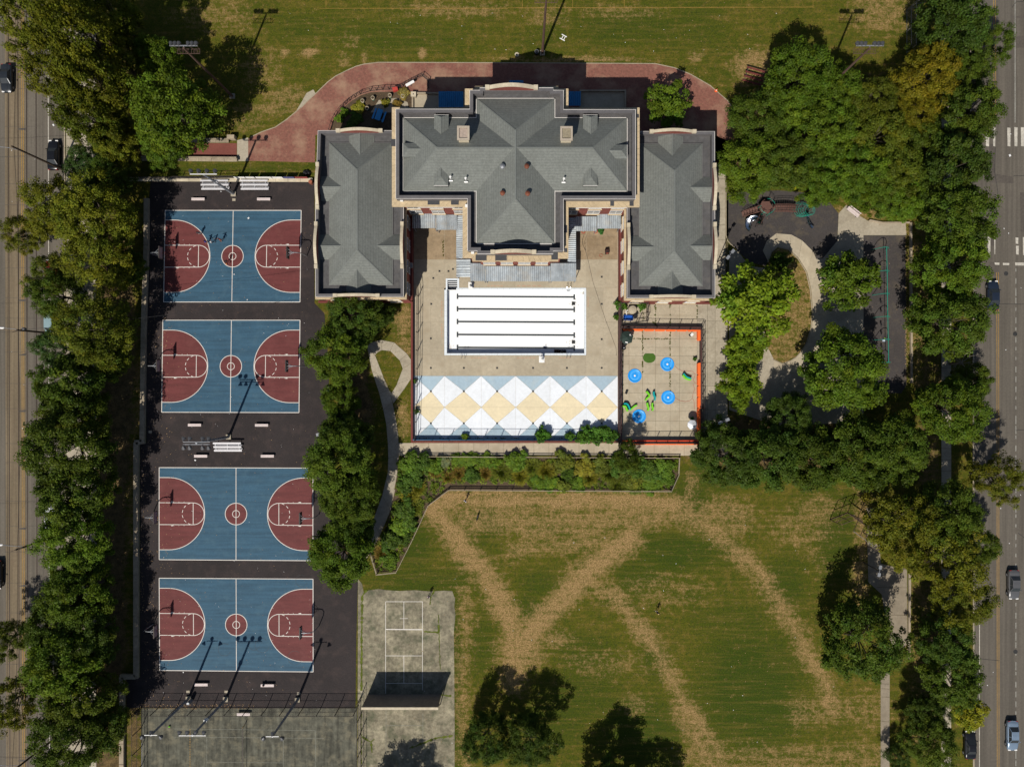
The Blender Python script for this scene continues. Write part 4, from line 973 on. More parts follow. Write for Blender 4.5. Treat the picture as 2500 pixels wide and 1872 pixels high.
# red painted plinth walls along the yard
for poly in ([(1003,500),(1010,500),(1010,735),(1003,735)], [(1509,500),(1516,500),(1516,735),(1509,735)]):
    MB().prism(pts(poly), 0, 1.6).build('plinth_wall', m_redpaint, bld)
for (x0, y0), (x1, y1) in (((779,738),(1005,738)),((1530,741),(1742,741))):
    MB().prism(pts([(x0,y0-3),(x1,y0-3),(x1,y1+2),(x0,y1+2)]), 0, 0.5).build('plinth_wall', m_redpaint, bld)
MB().box(*at(1004.5, 648, 2.2), 2.2, 0.45, 0.75, 0.6).build('air_conditioner', m_galv, bld)

# ------------------------------------------------------------------ corrugated canopies round the yard
def canopy(name, x0, y0, x1, y1, z, along_y, label, sheets, tilt=0.25, mt=None, posts=True, cat='canopy', low='S'):
    mt = mt or m_corr
    ax, ay = at(x0, y0, z); bx, by = at(x1, y1, z)          # ax<bx, ay>by
    t = thing(name, label, cat, ((ax+bx)/2, (ay+by)/2, 0), 0, 'corrugated canopies round the yard')
    W_, D_ = bx-ax, ay-by
    L_ = W_ if along_y else D_                                # ridges run along y -> waves step along x
    n = max(1, sheets); per = 0.32
    for k in range(n):
        u0, u1 = -L_/2+L_*k/n, -L_/2+L_*(k+1)/n-0.01
        m_ = max(2, int((u1-u0)/per*4)); mb = MB(); vs = []; zz = 0.012*(k % 2)
        for i in range(m_+1):
            u = u0+(u1-u0)*i/m_; wv_ = 0.055*math.cos(2*math.pi*u/per)
            for e in (-1, 1):
                if along_y: vs.append((u, e*D_/2, z+wv_+zz+tilt*e*(1 if low == 'S' else -1)/2))
                else: vs.append((e*W_/2, u, z+wv_+zz+tilt*e*(1 if low == 'W' else -1)/2))
        mb.add(vs, [(2*i, 2*i+1, 2*i+3, 2*i+2) for i in range(m_)])
        o = mb.build('corrugated_sheet', mt, t)
        so = o.modifiers.new('solid', 'SOLIDIFY'); so.thickness = 0.012
    if posts:
        for sx in (-1, 1):
            for sy in (-1, 1): MB().box(sx*(W_/2-0.15), sy*(D_/2-0.15), z/2-0.12, 0.1, 0.1, z-0.24).build('post', m_galv, t)
    for sy in (-1, 1): MB().beam((-W_/2, sy*(D_/2-0.1), z-0.1+tilt*sy*(0.5 if (along_y and low == 'S') else 0)), (W_/2, sy*(D_/2-0.1), z-0.1+tilt*sy*(0.5 if (along_y and low == 'S') else 0)), 0.08, 0.1).build('purlin', m_galv, t)
    return t
canopy('canopy', 1007, 521, 1063.5, 557, 3.4, True, 'corrugated metal canopy in the upper left corner of the yard, half shaded', 2)
canopy('canopy', 1065, 525, 1115.5, 561, 3.1, True, 'corrugated metal canopy in the left yard, next to the half shaded one', 2)
canopy('canopy', 1113.8, 526, 1130.5, 631, 3.0, False, 'narrow corrugated canopy strip left of the south block', 4, 0.2, low='W')
canopy('canopy', 1114, 632, 1148.5, 676, 2.9, False, 'corrugated canopy above the pool entry steps', 2, 0.2, low='W')
canopy('canopy', 1148, 643, 1185, 686, 3.2, True, 'weathered blue-grey corrugated canopy left of the long pool canopy', 2)
canopy('canopy', 1185.5, 650, 1344, 686.5, 3.1, True, 'long corrugated canopy between the south block and the pool', 6)
canopy('canopy', 1344.5, 643, 1407, 686.5, 3.2, True, 'corrugated canopy at the right end of the long pool canopy', 2)
canopy('canopy', 1386, 530, 1406, 643, 3.0, False, 'narrow corrugated canopy strip right of the south block, partly shaded', 4, 0.2, low='W')
canopy('canopy', 1405, 529, 1457, 564, 3.1, True, 'rust streaked corrugated canopy in the right yard beside the strip', 2)
canopy('canopy', 1457.5, 520, 1515.5, 558, 3.4, True, 'corrugated metal canopy in the upper right corner of the yard', 2)
canopy('blue_canopy', 1071, 224, 1131, 262, 3.2, True, 'blue corrugated canopy left of the rear entrance in shade', 3, 0.2, m_corrblue)
canopy('blue_canopy', 1386, 224, 1418, 258, 3.2, True, 'blue corrugated canopy right of the rear entrance in shade', 2, 0.2, m_corrblue)
canopy('blue_canopy', 1243, 197, 1278, 207, 2.9, True, 'small blue corrugated canopy over the rear door in shade', 1, 0.1, m_corrblue)
# rear areaways of concrete on the north side
for poly, lab in (([(1010,232),(1131,232),(1131,275),(1010,275)], 'tan concrete areaway behind the left half of the building'), ([(1418,226),(1524,226),(1524,268),(1418,268)], 'shaded concrete areaway behind the right half of the building')):
    t = thing('areaway', lab, 'areaway', (0,0,0))
    MB().sheet(pts(poly), 0.03).build('areaway_floor', m_conc, t)
    o = pts(poly); ring_walls(inset(o, -0.25), o, 0, 0.5, MB()).build('areaway_wall', m_wallcap, t)
# ================================================================== basketball hoops
def make_hoop():
    t = thing('basketball_hoop', 'x', 'basketball hoop', (0,0,0), 0, 'basketball hoops')      # local +x points into the court, base at the origin
    MB().tube([(0,0,0),(0,0,2.2),(0.12,0,2.9),(0.5,0,3.45),(1.0,0,3.6),(1.85,0,3.6)], 0.075, 8).build('pole', m_galv, t)
    b = MB()
    for s_ in (-1, 1): b.tube([(1.25,0,3.6),(2.0,s_*0.62,3.85)], 0.03, 5); b.tube([(0.9,0,3.58),(2.0,s_*0.35,3.05)], 0.028, 5)
    b.build('brace', m_galv, t)
    bd = MB().box(2.06, 0, 3.42, 0.05, 1.83, 1.07).build('backboard', m_galv, t)
    f = MB(); y, z = 0.93, 0.55
    for s_ in (-1, 1): f.box(2.03, s_*y, 3.42, 0.16, 0.07, 1.16); f.box(2.03, 0, 3.42+s_*z, 0.16, 1.8, 0.07)
    f.build('board_frame', m_fence, bd)
    r = MB().tube([(2.35+0.23*math.cos(a), 0.23*math.sin(a), 3.05) for a in np.linspace(0, 2*math.pi, 19)], 0.014, 5)
    r.box(2.11, 0, 3.04, 0.12, 0.12, 0.06)
    r.build('rim', M('rim_orange', (0.35, 0.06, 0.03), 0.5, 0.1), t)
    return t
hoop = make_hoop(); first = True
ORD = ['top court', 'second court from the top', 'third court from the top', 'bottom court']
for i, (uv, W, Hh) in enumerate(court_maps):
    for side in (0, 1):
        p = uv(-1.0, Hh/2) if side == 0 else uv(W+1.0, Hh/2)
        lab = 'grey gooseneck basketball hoop at the %s end of the %s' % ('left' if side == 0 else 'right', ORD[i])
        rz = 0.0 if side == 0 else math.pi
        if first: hoop.location = (*p, 0); hoop.rotation_euler = (0,0,rz); hoop['label'] = lab; first = False
        else: dup(hoop, p, rz, lab)

# ================================================================== benches and bleachers
def make_bench():
    t = thing('bench', 'x', 'bench', (0,0,0), 0, 'short benches round the courts')
    for y in (-0.11, 0.11): MB().box(0, y, 0.47, 2.15, 0.205, 0.06).build('seat_board', m_benchw, t)
    for x in (-0.8, 0.8):
        MB().box(x, 0, 0.22, 0.12, 0.34, 0.44).build('leg', m_conc2, t)
    return t
bench = make_bench(); first = True
for (x, y), lab in (((486.5,488),'short pale bench above the top court, left one'), ((646,488),'short pale bench above the top court, right one'),
    ((478,1037),'short pale bench just below the second court, left one'), ((641,1037.5),'short pale bench just below the second court, right one'),
    ((493,1112.5),'short pale bench above the third court under the floodlights'), ((655,1112.5),'short pale bench above the third court, right one'),
    ((494,1668),'dirty pale bench below the bottom court, left one'), ((655,1670),'pale bench below the bottom court with a dark bag on it'), ((597,1740),'short pale bench inside the tennis court by the net')):
    if first: bench.location = at3(x, y); bench['label'] = lab; first = False
    else: dup(bench, at(x, y), 0, lab)
bg_ = thing('sports_bag', 'small dark bag lying on the bench below the bottom court', 'bag', (*at(646, 1669), 0.5))
MB().lathe([(0.02,0),(0.16,0.03),(0.19,0.13),(0.13,0.24),(0.03,0.27)], 10).build('bag_body', m_black, bg_)
MB().tube([(-0.12,0,0.2),(-0.06,0,0.36),(0.06,0,0.36),(0.12,0,0.2)], 0.02).build('strap', m_hose, bg_)
def make_bleacher():
    t = thing('bleacher', 'x', 'bleacher', (0,0,0), 0, 'white aluminium bleachers')
    for i in range(3):
        MB().box(0, -0.62+i*0.62, 0.43+i*0.22, 4.55, 0.28, 0.05).build('seat_plank', m_alu, t)
        if i: MB().box(0.05, -0.62+i*0.62-0.34, 0.12+i*0.16, 4.55, 0.14, 0.04).build('foot_plank', m_alu, t)
    for x in (-1.9, 0, 1.9):
        mb = MB().beam((x,-0.75,0.05),(x,0.75,0.05),0.06,0.06); mb.beam((x,-0.7,0.36),(x,0.7,0.82),0.06,0.06)
        for k in range(3): mb.beam((x,-0.62+k*.62,0.05),(x,-0.62+k*.62,0.4+k*.22),0.05,0.05)
        mb.build('frame', m_galv, t)
    return t
bl = make_bleacher(); bl.location = at3(528, 454); bl['label'] = 'white three row bleacher above the top court, left one'
dup(bl, at(624, 454), 0, 'white three row bleacher above the top court, right one')
dup(bl, at(559, 1090), 0, 'white three row bleacher beside the floodlight between the middle courts')
rb = thing('bleacher', 'dark red wooden bleacher at the edge of the north field by the trees', 'bleacher', at3(1838, 190), -0.27)
mr = M('bleacher_red', (0.13, 0.03, 0.025), 0.8, 0.2)
for i in range(4): MB().box(0, -0.95+i*0.62, 0.3+i*0.25, 3.2, 0.26, 0.05).build('seat_plank', mr, rb)
for x in (-1.3, 1.3): MB().beam((x,-1.05,0.15),(x,1.0,1.0),0.08,0.1).beam((x,1.0,0),(x,1.0,1.0),0.08,0.08).beam((x,-0.9,0),(x,-0.9,0.25),0.08,0.08).build('frame', m_fence, rb)
pb = thing('park_bench', 'pale slatted bench on concrete by the playground corner', 'bench', at3(2080, 519), -0.66)
for y in (-0.22, 0, 0.22): MB().box(0, y, 0.46, 2.3, 0.18, 0.05).build('seat_slat', m_benchw, pb)
for z in (0.62, 0.82): MB().box(0, 0.42, z, 2.3, 0.05, 0.15).build('back_slat', m_benchw, pb)
for x in (-0.85, 0.85): MB().box(x, 0.0, 0.22, 0.08, 0.55, 0.44).box(x, 0.46, 0.45, 0.06, 0.06, 0.9).build('leg', m_fence, pb)

# ================================================================== floodlights
def lamp_head(mb, x, y, z, yaw, r=0.28, tilt=0.9):
    d = Vector((math.cos(yaw)*math.sin(tilt), math.sin(yaw)*math.sin(tilt), -math.cos(tilt)))
    a = Vector((x, y, z)); k = []
    for s_, rr in ((-0.12, 0.10), (0.0, 0.14), (0.22, r*0.8), (0.42, r)): k.append((a+d*s_, rr))
    side = d.orthogonal().normalized(); up = d.cross(side); n = 10; vs = []
    for c, rr in k:
        for j in range(n): t = 2*math.pi*j/n; vs.append(c+(side*math.cos(t)+up*math.sin(t))*rr)
    fs = [(i*n+j, i*n+(j+1)%n, (i+1)*n+(j+1)%n, (i+1)*n+j) for i in range(3) for j in range(n)] + [tuple(range(n)), tuple(3*n+j for j in range(n))]
    mb.add(vs, fs)
def flood(px, py, h, label, mt, kind, rz=0.0):
    t = thing('floodlight_pole', label, 'floodlight', at3(px, py), rz, 'floodlight poles')
    MB().box(0, 0, 0.15, 0.8, 0.8, 0.3).build('footing', m_conc2, t)
    MB().tube([(0,0,0.3),(0,0,h*0.5),(0,0,h)], 0.23, 10, 0.15).build('pole', mt, t)
    if kind == 'stadium':            # crossarm with a service basket below
        MB().beam((-1.95,0.3,h),(1.95,0.3,h),0.12,0.14).beam((0,0,h-0.1),(0,0.35,h-0.05),0.1,0.1).build('crossarm', m_galv, t)
        b = MB()
        for y in (-0.1, 0.55): b.beam((-1.6,y,h-1.6),(1.6,y,h-1.6),0.06,0.06)
        for x in np.linspace(-1.6, 1.6, 9): b.beam((x,-0.1,h-1.6),(x,0.55,h-1.6),0.04,0.03)
        for x in np.linspace(-1.5, 1.5, 12): b.beam((x,0.22,h-1.59),(x+0.02,0.22,h-1.59),0.5,0.02)
        for x in (-1.6, 1.6): b.beam((x,-0.1,h-1.6),(x,-0.1,h-0.7),0.04,0.04); b.beam((x,0.55,h-1.6),(x,0.55,h-0.7),0.04,0.04); b.beam((x*0.85,0.2,h-1.6),(x*0.4,0.3,h),0.05,0.05)
        b.build('service_basket', m_brownsteel, t)
        for x in (-1.75, -1.2, -0.65, 0.65, 1.2, 1.75):
            m_ = MB(); lamp_head(m_, x, 0.35, h+0.18, math.pi/2, 0.32, 1.0); m_.build('lamp', m_lampmetal, t)
    elif kind == 'double':           # two crossarms back to back
        for y, yw in ((0.45, math.pi/2), (-0.45, -math.pi/2)):
            MB().beam((-2.0,y*0.4,h-0.1),(2.0,y*0.4,h-0.1),0.09,0.1).build('crossarm', m_galv, t)
            for x in (-1.9, -1.0, 0.9, 1.8): m_ = MB(); lamp_head(m_, x, y, h+0.1, yw, 0.34, 0.9); m_.build('lamp', m_lampmetal, t)
    elif kind == 'four':
        MB().beam((-2.0,0,h),(2.0,0,h),0.1,0.1).build('crossarm', m_white, t)
        for x in (-1.9, -0.75, 0.5, 1.7): m_ = MB(); lamp_head(m_, x, 0.25, h+0.2, math.pi/2, 0.36, 0.8); m_.build('lamp', m_lampmetal, t)
        MB().box(0, 0.1, h*0.62, 0.5, 0.3, 0.7).build('junction_box', m_white, t)
    else:                            # a pair of heads and one on top
        MB().beam((-0.95,0,h),(0.95,0,h),0.09,0.09).build('crossarm', m_white, t)
        for x in (-1.25, 1.25): m_ = MB(); lamp_head(m_, x, -0.15, h, -math.pi/2 + (0.5 if x > 0 else -0.5), 0.36, 0.9); m_.build('lamp', m_lampmetal, t)
        m_ = MB(); lamp_head(m_, 0, 0.2, h+0.15, math.pi/2, 0.3, 0.8); m_.build('lamp', m_lampmetal, t)
        MB().lathe([(0.3,0),(0.3,1.1),(0.22,1.3)], 12, (0.55,-0.2,0.3)).build('control_drum', m_galv, t) if px < 500 else None
    return t
flood(568, 236, 17.6, 'tall brown floodlight pole with six lamps and basket by the left trees', m_brownsteel, 'stadium')
flood(1324, 131, 18.0, 'tall brown floodlight pole with six lamps standing behind the building', m_brownsteel, 'stadium')
flood(1998, 236, 17.6, 'tall brown floodlight pole with six lamps rising from the right grove', m_brownsteel, 'stadium')
flood(571, 474, 11.6, 'grey floodlight pole between the two bleachers above the top court', m_galv, 'four')
flood(559, 1066, 12.2, 'grey floodlight with two rows of lamps between the middle courts', m_galv, 'double')
flood(461, 1704, 12.4, 'grey floodlight pole with paired lamps at the fence, left one', m_galv, 'pair')
flood(552, 1705, 12.4, 'grey floodlight pole with a row of four lamps at the tennis fence', m_galv, 'four')
flood(727, 1707, 12.4, 'grey floodlight pole with paired lamps at the fence, right one', m_galv, 'pair')
def box_lamp(px, py, h, rz, label):
    t = thing('lamp_post', label, 'lamp post', at3(px, py), rz, 'box lamp posts')
    MB().tube([(0,0,0),(0,0,h)], 0.08, 8, 0.06).build('post', m_fence, t)
    for x in (-0.5, 0.5):
        MB().beam((0,0,h),(x,0,h),0.06,0.06).box(x*1.2, 0, h, 0.6, 0.45, 0.2).build('lamp_box', m_galv, t)
box_lamp(1751, 640, 7.5, 0.9, 'lamp post with two box heads beside the east wing')
box_lamp(1738, 1022, 7.0, 0.4, 'lamp post with box heads beside the splash yard')
box_lamp(2108, 1300, 5.5, 1.4, 'thin lamp post with a dark box head by the backstop')
box_lamp(2107, 1372, 5.5, 1.4, 'thin lamp post with a dark box head on the park path')
box_lamp(810, 1052, 6.0, 0.2, 'dark lamp post among the trees right of the second court')

# ================================================================== street poles and wires
def utility(px, py, h, label, arm, cross):
    t = thing('utility_pole', label, 'utility pole', at3(px, py), 0, 'wooden poles along the west street')
    MB().tube([(0,0,0),(0,0,h)], 0.19, 8, 0.13).build('pole', m_wood, t)
    MB().tube([(0,0,h-2.2),(-1.4,0.25,h-1.5),(-3.0,0.4,h-1.5)], 0.04, 6).build('lamp_arm', m_galv, t)
    m_ = MB(); m_.lathe([(0.03,0),(0.13,0.03),(0.15,0.1),(0.05,0.2)], 10, (0,0,0)); o = m_.build('street_lamp', m_white, t); o.location = (-3.3, 0.42, h-1.6); o.scale = (2.6, 1.1, 1)
    if cross: MB().beam((-0.9,-0.3,h-0.4),(0.9,0.3,h-0.4),0.1,0.12).build('crossarm', m_wood, t)
    if arm: MB().lathe([(0.2,0),(0.24,0.1),(0.24,0.6),(0.1,0.72)], 10, (-0.3,0.3,h-2.4)).build('transformer', m_galv, t)
    return t
utility(152, 414, 12.0, 'dark leaning utility pole with a white street lamp above the black car', False, False)
utility(148, 816, 10.5, 'utility pole with transformer and lamp beside the light blue parked van', True, True)
utility(150, 1304, 11.0, 'utility pole with crossarm and lamp at the left kerb by the lower tree row', False, True)
utility(149, 1790, 12.0, 'utility pole with lamp at the bottom left kerb', False, True)
def wire(name, pl, r, label, sag=0.5, mt=m_black):
    P_ = []
    for (a, b) in zip(pl[:-1], pl[1:]):
        for k in range(9):
            u = k/8; p = Vector(a).lerp(Vector(b), u); p.z -= sag*4*u*(1-u); P_.append(p)
    return tag(MB().tube(P_, r, 4).build(name, mt), label, 'wire')
def U(px, py, z): return (*at(px, py), z)
poles = [(152,414,11.5),(148,816,10.2),(150,1304,10.6),(149,1790,11.6)]
wire('overhead_wire', [U(150,-300,11.5)]+[U(*p) for p in poles]+[U(150,2300,11.6)], 0.025, 'dark cable strung along the utility poles of the west street')
wire('trolley_wire', [U(33,-400,5.8),U(36,2300,5.8)], 0.02, 'thin trolley wire over the left tram track', 0)
wire('trolley_wire', [U(77,-400,5.8),U(80,2300,5.8)], 0.02, 'thin trolley wire over the right tram track', 0)
for i, y in enumerate((414, 816, 1304, 1790)):
    wire('span_wire', [U(-260,y+8,7.5),U(150,y,7.5)], 0.02, 'span wire across the west street at the %s utility pole' % ('topmost','second','third','bottom')[i], 0.5)
wire('service_wire', [U(148,816,9.8),U(790,742,8.6)], 0.022, 'service wire crossing over the top court towards the building', 1.2)
wire('extension_cord', [U(1425,575,0.06),U(1421,592,0.06),U(1432,620,0.06),U(1448,690,0.06),U(1478,780,0.06),U(1504,850,0.06),U(1505,868,0.06)], 0.022, 'dark cord lying across the right side of the pool deck', 0)
wire('extension_cord', [U(1421,582,0.07),U(1424,600,0.07),U(1430,612,0.07),U(1427,590,0.07),U(1434,570,0.07)], 0.018, 'coiled end of dark cord on the right yard concrete', 0)

# ================================================================== fences
def fence(name, pl, h, label, post_gap=2.9, mt=m_fence, wiremt=m_wire, rails=(0.06, 1.0), pr=0.065, closed=False, group=None, base=0.0, mid=True):
    P_ = [Vector(at(*p)) for p in pl]; o = P_[0]
    t = thing(name, label, 'fence', (o.x, o.y, base), 0, group)
    Q = [p-o for p in P_]
    seg = list(zip(Q[:-1], Q[1:]))
    lv = [h, 0.12] + ([h*0.5] if mid else [])
    for a, b in seg:
        L_ = (b-a).length; n = max(1, round(L_/post_gap))
        for i in range(n+1):
            p = a.lerp(b, i/n)
            if i == n and b != Q[-1]: continue
            MB().tube([(p.x,p.y,0),(p.x,p.y,h+0.04)], pr, 6).build('post', mt, t)
        for z in lv: MB().tube([(a.x,a.y,z),(b.x,b.y,z)], 0.036, 5).build('rail', mt, t)
        if wiremt: MB().add([(a.x,a.y,0.05),(b.x,b.y,0.05),(b.x,b.y,h),(a.x,a.y,h)], [(0,1,2,3)]).build('chain_link_mesh', wiremt, t)
    return t
fence('chain_link_fence', [(344,1726),(872,1727)], 3.1, 'tall dark chain link fence between the bottom court and the tennis court')
fence('chain_link_fence', [(346,1728),(346,1960)], 3.1, 'tall chain link fence on the left side of the tennis court')
fence('chain_link_fence', [(881,1700),(881,1960)], 3.1, 'tall chain link fence between the tennis court and handball court')
fence('pool_fence', [(1020,700),(1022,724),(1020,900),(1016,1072)], 2.4, 'dark chain link fence on the left edge of the pool deck', 2.7)
fence('pool_fence', [(1016,1073.5),(1180,1074),(1340,1074.5),(1506,1075)], 1.6, 'dark chain link fence along the lower edge of the painted terrace', 3.0, base=0.9, mid=False, pr=0.06)
fence('yard_fence', [(1519,803),(1708,806)], 1.5, 'dark fence along the upper edge of the splash yard', 1.85, base=0.9, mid=False)
fence('yard_fence', [(1712,806),(1713,1076)], 2.2, 'dark fence along the right edge of the splash yard', 1.85)
fence('yard_fence', [(1519,1079),(1706,1079)], 1.5, 'dark fence along the lower edge of the splash yard', 1.85, base=0.9, mid=False)
fence('yard_fence', [(1513,742),(1513,800),(1510,950),(1510,1076)], 2.4, 'dark fence between the pool deck and the splash yard', 1.85)
fence('utility_enclosure', [(1517,742),(1578,742),(1578,784),(1517,792)], 2.0, 'small fenced enclosure with pump gear below the east wing', 1.4)
fence('garden_fence', [(806,321),(812,300),(820,284),(835,264),(855,246),(880,231),(905,223),(935,220),(966,219)], 1.1, 'curved dark railing round the corner garden behind the west wing', 1.2, mid=False)
fence('garden_fence', [(970,219),(1000,203),(1032,187),(1047,200),(1046,216)], 1.1, 'angled dark railing beside the blue canopy behind the building', 1.2)
fence('ball_fence', [(2213,26),(2213,130)], 3.0, 'galvanised chain link fence in the upper right by the street trees', 3.0, m_fencegal, m_wiregal)
fence('ball_fence', [(2213,26),(2222,22),(2245,18)], 3.0, 'short corner length of galvanised chain link fence at upper right', 3.0, m_fencegal, m_wiregal)
fence('court_fence', [(309,440),(578,437)], 1.3, 'chain link fence on the wall above the top court', 3.0, base=0.5)
wood = M('weathered_wood', (0.34, 0.28, 0.2), 0.9, 0.2, 4)
def rail_fence(pl, label, h=0.85, gap=2.95):
    P_ = [Vector(at(*p)) for p in pl]; o = P_[0]
    t = thing('split_rail_fence', label, 'fence', (o.x, o.y, 0), 0, 'rail fences round the planting bed')
    for a, b in zip(P_[:-1], P_[1:]):
        a, b = a-o, b-o; n = max(1, round((b-a).length/gap))
        for i in range(n):
            p, q = a.lerp(b, i/n), a.lerp(b, (i+1)/n)
            MB().box(p.x, p.y, h/2+0.04, 0.11, 0.11, h+0.08).build('post', wood, t)
            for z in (h-0.03, h*0.5): MB().beam((p.x,p.y,z),(q.x,q.y,z),0.07,0.13).build('rail', wood, t)
rail_fence([(990,1113),(1120,1114),(1300,1115),(1480,1116),(1657,1117)], 'weathered rail fence along the top of the planting bed')
rail_fence([(1657,1117),(1655,1158),(1637,1198)], 'weathered rail fence at the right end of the planting bed')
rail_fence([(1637,1198),(1450,1197),(1250,1196),(1096,1195),(1046,1233)], 'weathered rail fence along the lower edge of the planting bed')
rail_fence([(1046,1233),(1010,1312),(968,1395)], 'slanting weathered rail fence at the left end of the planting bed')
rail_fence([(968,1395),(921,1400),(912,1370),(905,1346)], 'short rail fence at the bottom tip of the planting bed')
# picket sign boards on the wall above the top court
for i, (x0, x1, mt) in enumerate(((578,604,m_white),(606,627,m_white),(630,668,m_white),(670,695,m_white),(697,723,M('banner_blue', (0.08, 0.08, 0.2), 0.7, 0.3)),(725,755,M('banner_red', (0.25, 0.05, 0.05), 0.7, 0.3)))):
    a = at(x0, 438.5); b = at(x1, 438.5)
    o = MB().add([(*a,0.55),(*b,0.55),(*b,1.5),(*a,1.5),(a[0],a[1]+.03,0.55),(b[0],b[1]+.03,0.55),(b[0],b[1]+.03,1.5),(a[0],a[1]+.03,1.5)], [(0,1,2,3),(7,6,5,4),(3,2,6,7),(0,3,7,4),(1,5,6,2),(0,4,5,1)]).build('banner_board', mt)
    tag(o, '%s banner board on the wall above the top court' % ('first white','second white','third and widest white','fourth white','dark blue','dull red')[i], 'banner', 'banners on the court wall')

# ================================================================== walls round the pool terrace and splash yard
pw = thing('terrace_wall', 'low red brick wall round the left and lower sides of the pool terrace', 'wall', (0,0,0))
MB().prism(pts([(1005,738),(1009.5,738),(1009.5,1080),(1005,1080)]), 0, 0.9).build('wall_run', m_redpaint, pw)
MB().prism(pts([(1009.7,1073.5),(1508,1074.5),(1508,1079.5),(1009.7,1079.5)]), 0, 0.85).build('wall_run', m_brickwall, pw)
MB().prism(pts([(1009.8,1071.5),(1507,1072.3),(1507,1073.3),(1009.8,1073.2)]), 0, 0.86).build('blue_face', m_bluepaint, pw)
yw_ = thing('yard_wall', 'low dark brown wall with bright orange padding round the splash yard', 'wall', (0,0,0))
for q in ([(1508.5,742),(1516.5,742),(1516.5,1081),(1508.5,1081)], [(1516.7,797),(1707,799),(1707,803),(1516.7,801.5)], [(1516.7,1077),(1707,1077),(1707,1082),(1516.7,1082)], [(1707.2,799),(1711,799),(1711,1082),(1707.2,1082)]):
    MB().prism(pts(q), 0, 0.9).build('wall_run', m_brownwall, yw_)
n = 7
for i in range(n):
    x0, x1 = 1518+i*26.4, 1518+(i+1)*26.4-0.5
    MB().prism(pts([(x0,803.2+i*.25),(x1,803.4+i*.25),(x1-3,808.2+i*.25),(x0+3,808+i*.25)]), 0, 0.85).build('padding', m_orange, yw_)
    MB().prism(pts([(x0,1082.2),(x1,1082.2),(x1-1,1084.4),(x0+1,1084.4)]), 0, 0.85).build('padding', m_orange, yw_)
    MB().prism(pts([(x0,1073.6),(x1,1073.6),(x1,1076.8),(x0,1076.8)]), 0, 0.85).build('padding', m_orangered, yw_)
for y0, y1 in ((804,832),(886,914),(914.5,941),(941.5,969),(969.5,996),(996.5,1022),(1022.5,1048),(1048.5,1072)):
    MB().prism(pts([(1700.5,y0+2),(1702.5,y0),(1707,y0),(1707,y1),(1702.5,y1),(1700.5,y1-3)]), 0, 0.88).build('padding', m_orange, yw_)

# ================================================================== splash yard toys
def splash_mat(px, py, label):
    t = thing('splash_mat', label, 'splash mat', (*at(px, py), 0.035), random.uniform(0, 6), 'blue splash mats')
    MB().lathe([(1.12,0.005),(1.15,0.02),(1.12,0.045),(1.02,0.05),(0.95,0.03),(0.93,0.018)], 32).build('inflated_rim', m_skyblue, t, True)
    MB().lathe([(0.93,0.012),(0.55,0.03)], 32).build('mat', m_skyblue2, t)
    MB().lathe([(0.52,0.031),(0.50,0.05),(0.2,0.05)], 28).build('inner_disc', m_skyblue, t)
    MB().lathe([(0.16,0.05),(0.16,0.09),(0.10,0.11)], 14).build('nozzle', m_white, t)
splash_mat(1549.6, 917, 'round blue splash mat at the left of the splash yard')
splash_mat(1629, 889, 'round blue splash mat nearest the green turf mat')
splash_mat(1631, 970, 'round blue splash mat right of the green snake toys')
splash_mat(1560, 1016, 'round blue splash mat at the lower left, below the teal toy')
poly = [at(1585+15.5*math.cos(a), 873+13*math.sin(a)) for a in np.linspace(-0.9, math.pi+0.9, 26)]
tag(MB().prism(poly, 0.036, 0.06).build('turf_mat', m_turf), 'dark green round turf mat with one straight edge in the splash yard', 'mat')
tag(MB().tube([U(1647,893,0.06),U(1655,901,0.06),U(1664,905,0.06),U(1680,905,0.06),U(1692,907,0.06),U(1697,915,0.06),U(1692,928,0.06),U(1698,936,0.06)], 0.025, 5).build('garden_hose', m_hose), 'thin red hose from the upper right splash mat', 'hose')
tag(MB().tube([U(1648,971,0.06),U(1660,978,0.06),U(1674,980,0.06),U(1684,978,0.06),U(1690,972,0.06),U(1694,978,0.06),U(1696,1000,0.06)], 0.025, 5).build('garden_hose', m_hose), 'thin red hose from the lower right splash mat', 'hose')
tag(MB().tube([U(1690,971,0.065),U(1692,960,0.065),U(1696,950,0.065),U(1692,938,0.065)], 0.025, 5).build('garden_hose', m_hose), 'short red hose along the orange padding', 'hose')
def ribbon(name, segs, label, h=0.55, th=0.3):
    """a wavy foam play barrier standing on edge, its segments in different colours"""
    o = at(*segs[0][0][0]); t = thing(name, label, 'play barrier', (*o, 0.036), 0, 'wavy play barriers')
    for pl, mt in segs:
        P_ = []
        q = [Vector(at(*p))-Vector(o) for p in pl]
        for i in range(len(q)-1):
            p0, p1, p2, p3 = q[max(i-1,0)], q[i], q[i+1], q[min(i+2,len(q)-1)]
            for k in range(6):
                u = k/6; P_.append(0.5*((2*p1)+(p2-p0)*u+(2*p0-5*p1+4*p2-p3)*u*u+(3*p1-p0-3*p2+p3)*u**3))
        P_.append(q[-1]); vs = []
        for i, p in enumerate(P_):
            d = (P_[min(i+1,len(P_)-1)]-P_[max(i-1,0)]).normalized(); nn = Vector((-d.y, d.x))*th/2
            vs += [(p.x+nn.x,p.y+nn.y,0),(p.x-nn.x,p.y-nn.y,0),(p.x-nn.x*.8,p.y-nn.y*.8,h),(p.x+nn.x*.8,p.y+nn.y*.8,h)]
        k = len(P_); fs = [(4*i+j, 4*i+(j+1)%4, 4*i+4+(j+1)%4, 4*i+4+j) for i in range(k-1) for j in range(4)]+[(3,2,1,0),(4*k-4,4*k-3,4*k-2,4*k-1)]
        MB().add(vs, fs).build('foam_segment', mt, t)
ribbon('play_barrier', [([(1577,955),(1582,961),(1584,967),(1578,972),(1575,977)], m_toygreen)], 'bright green wavy play barrier, upper left of the toy group', 0.6)
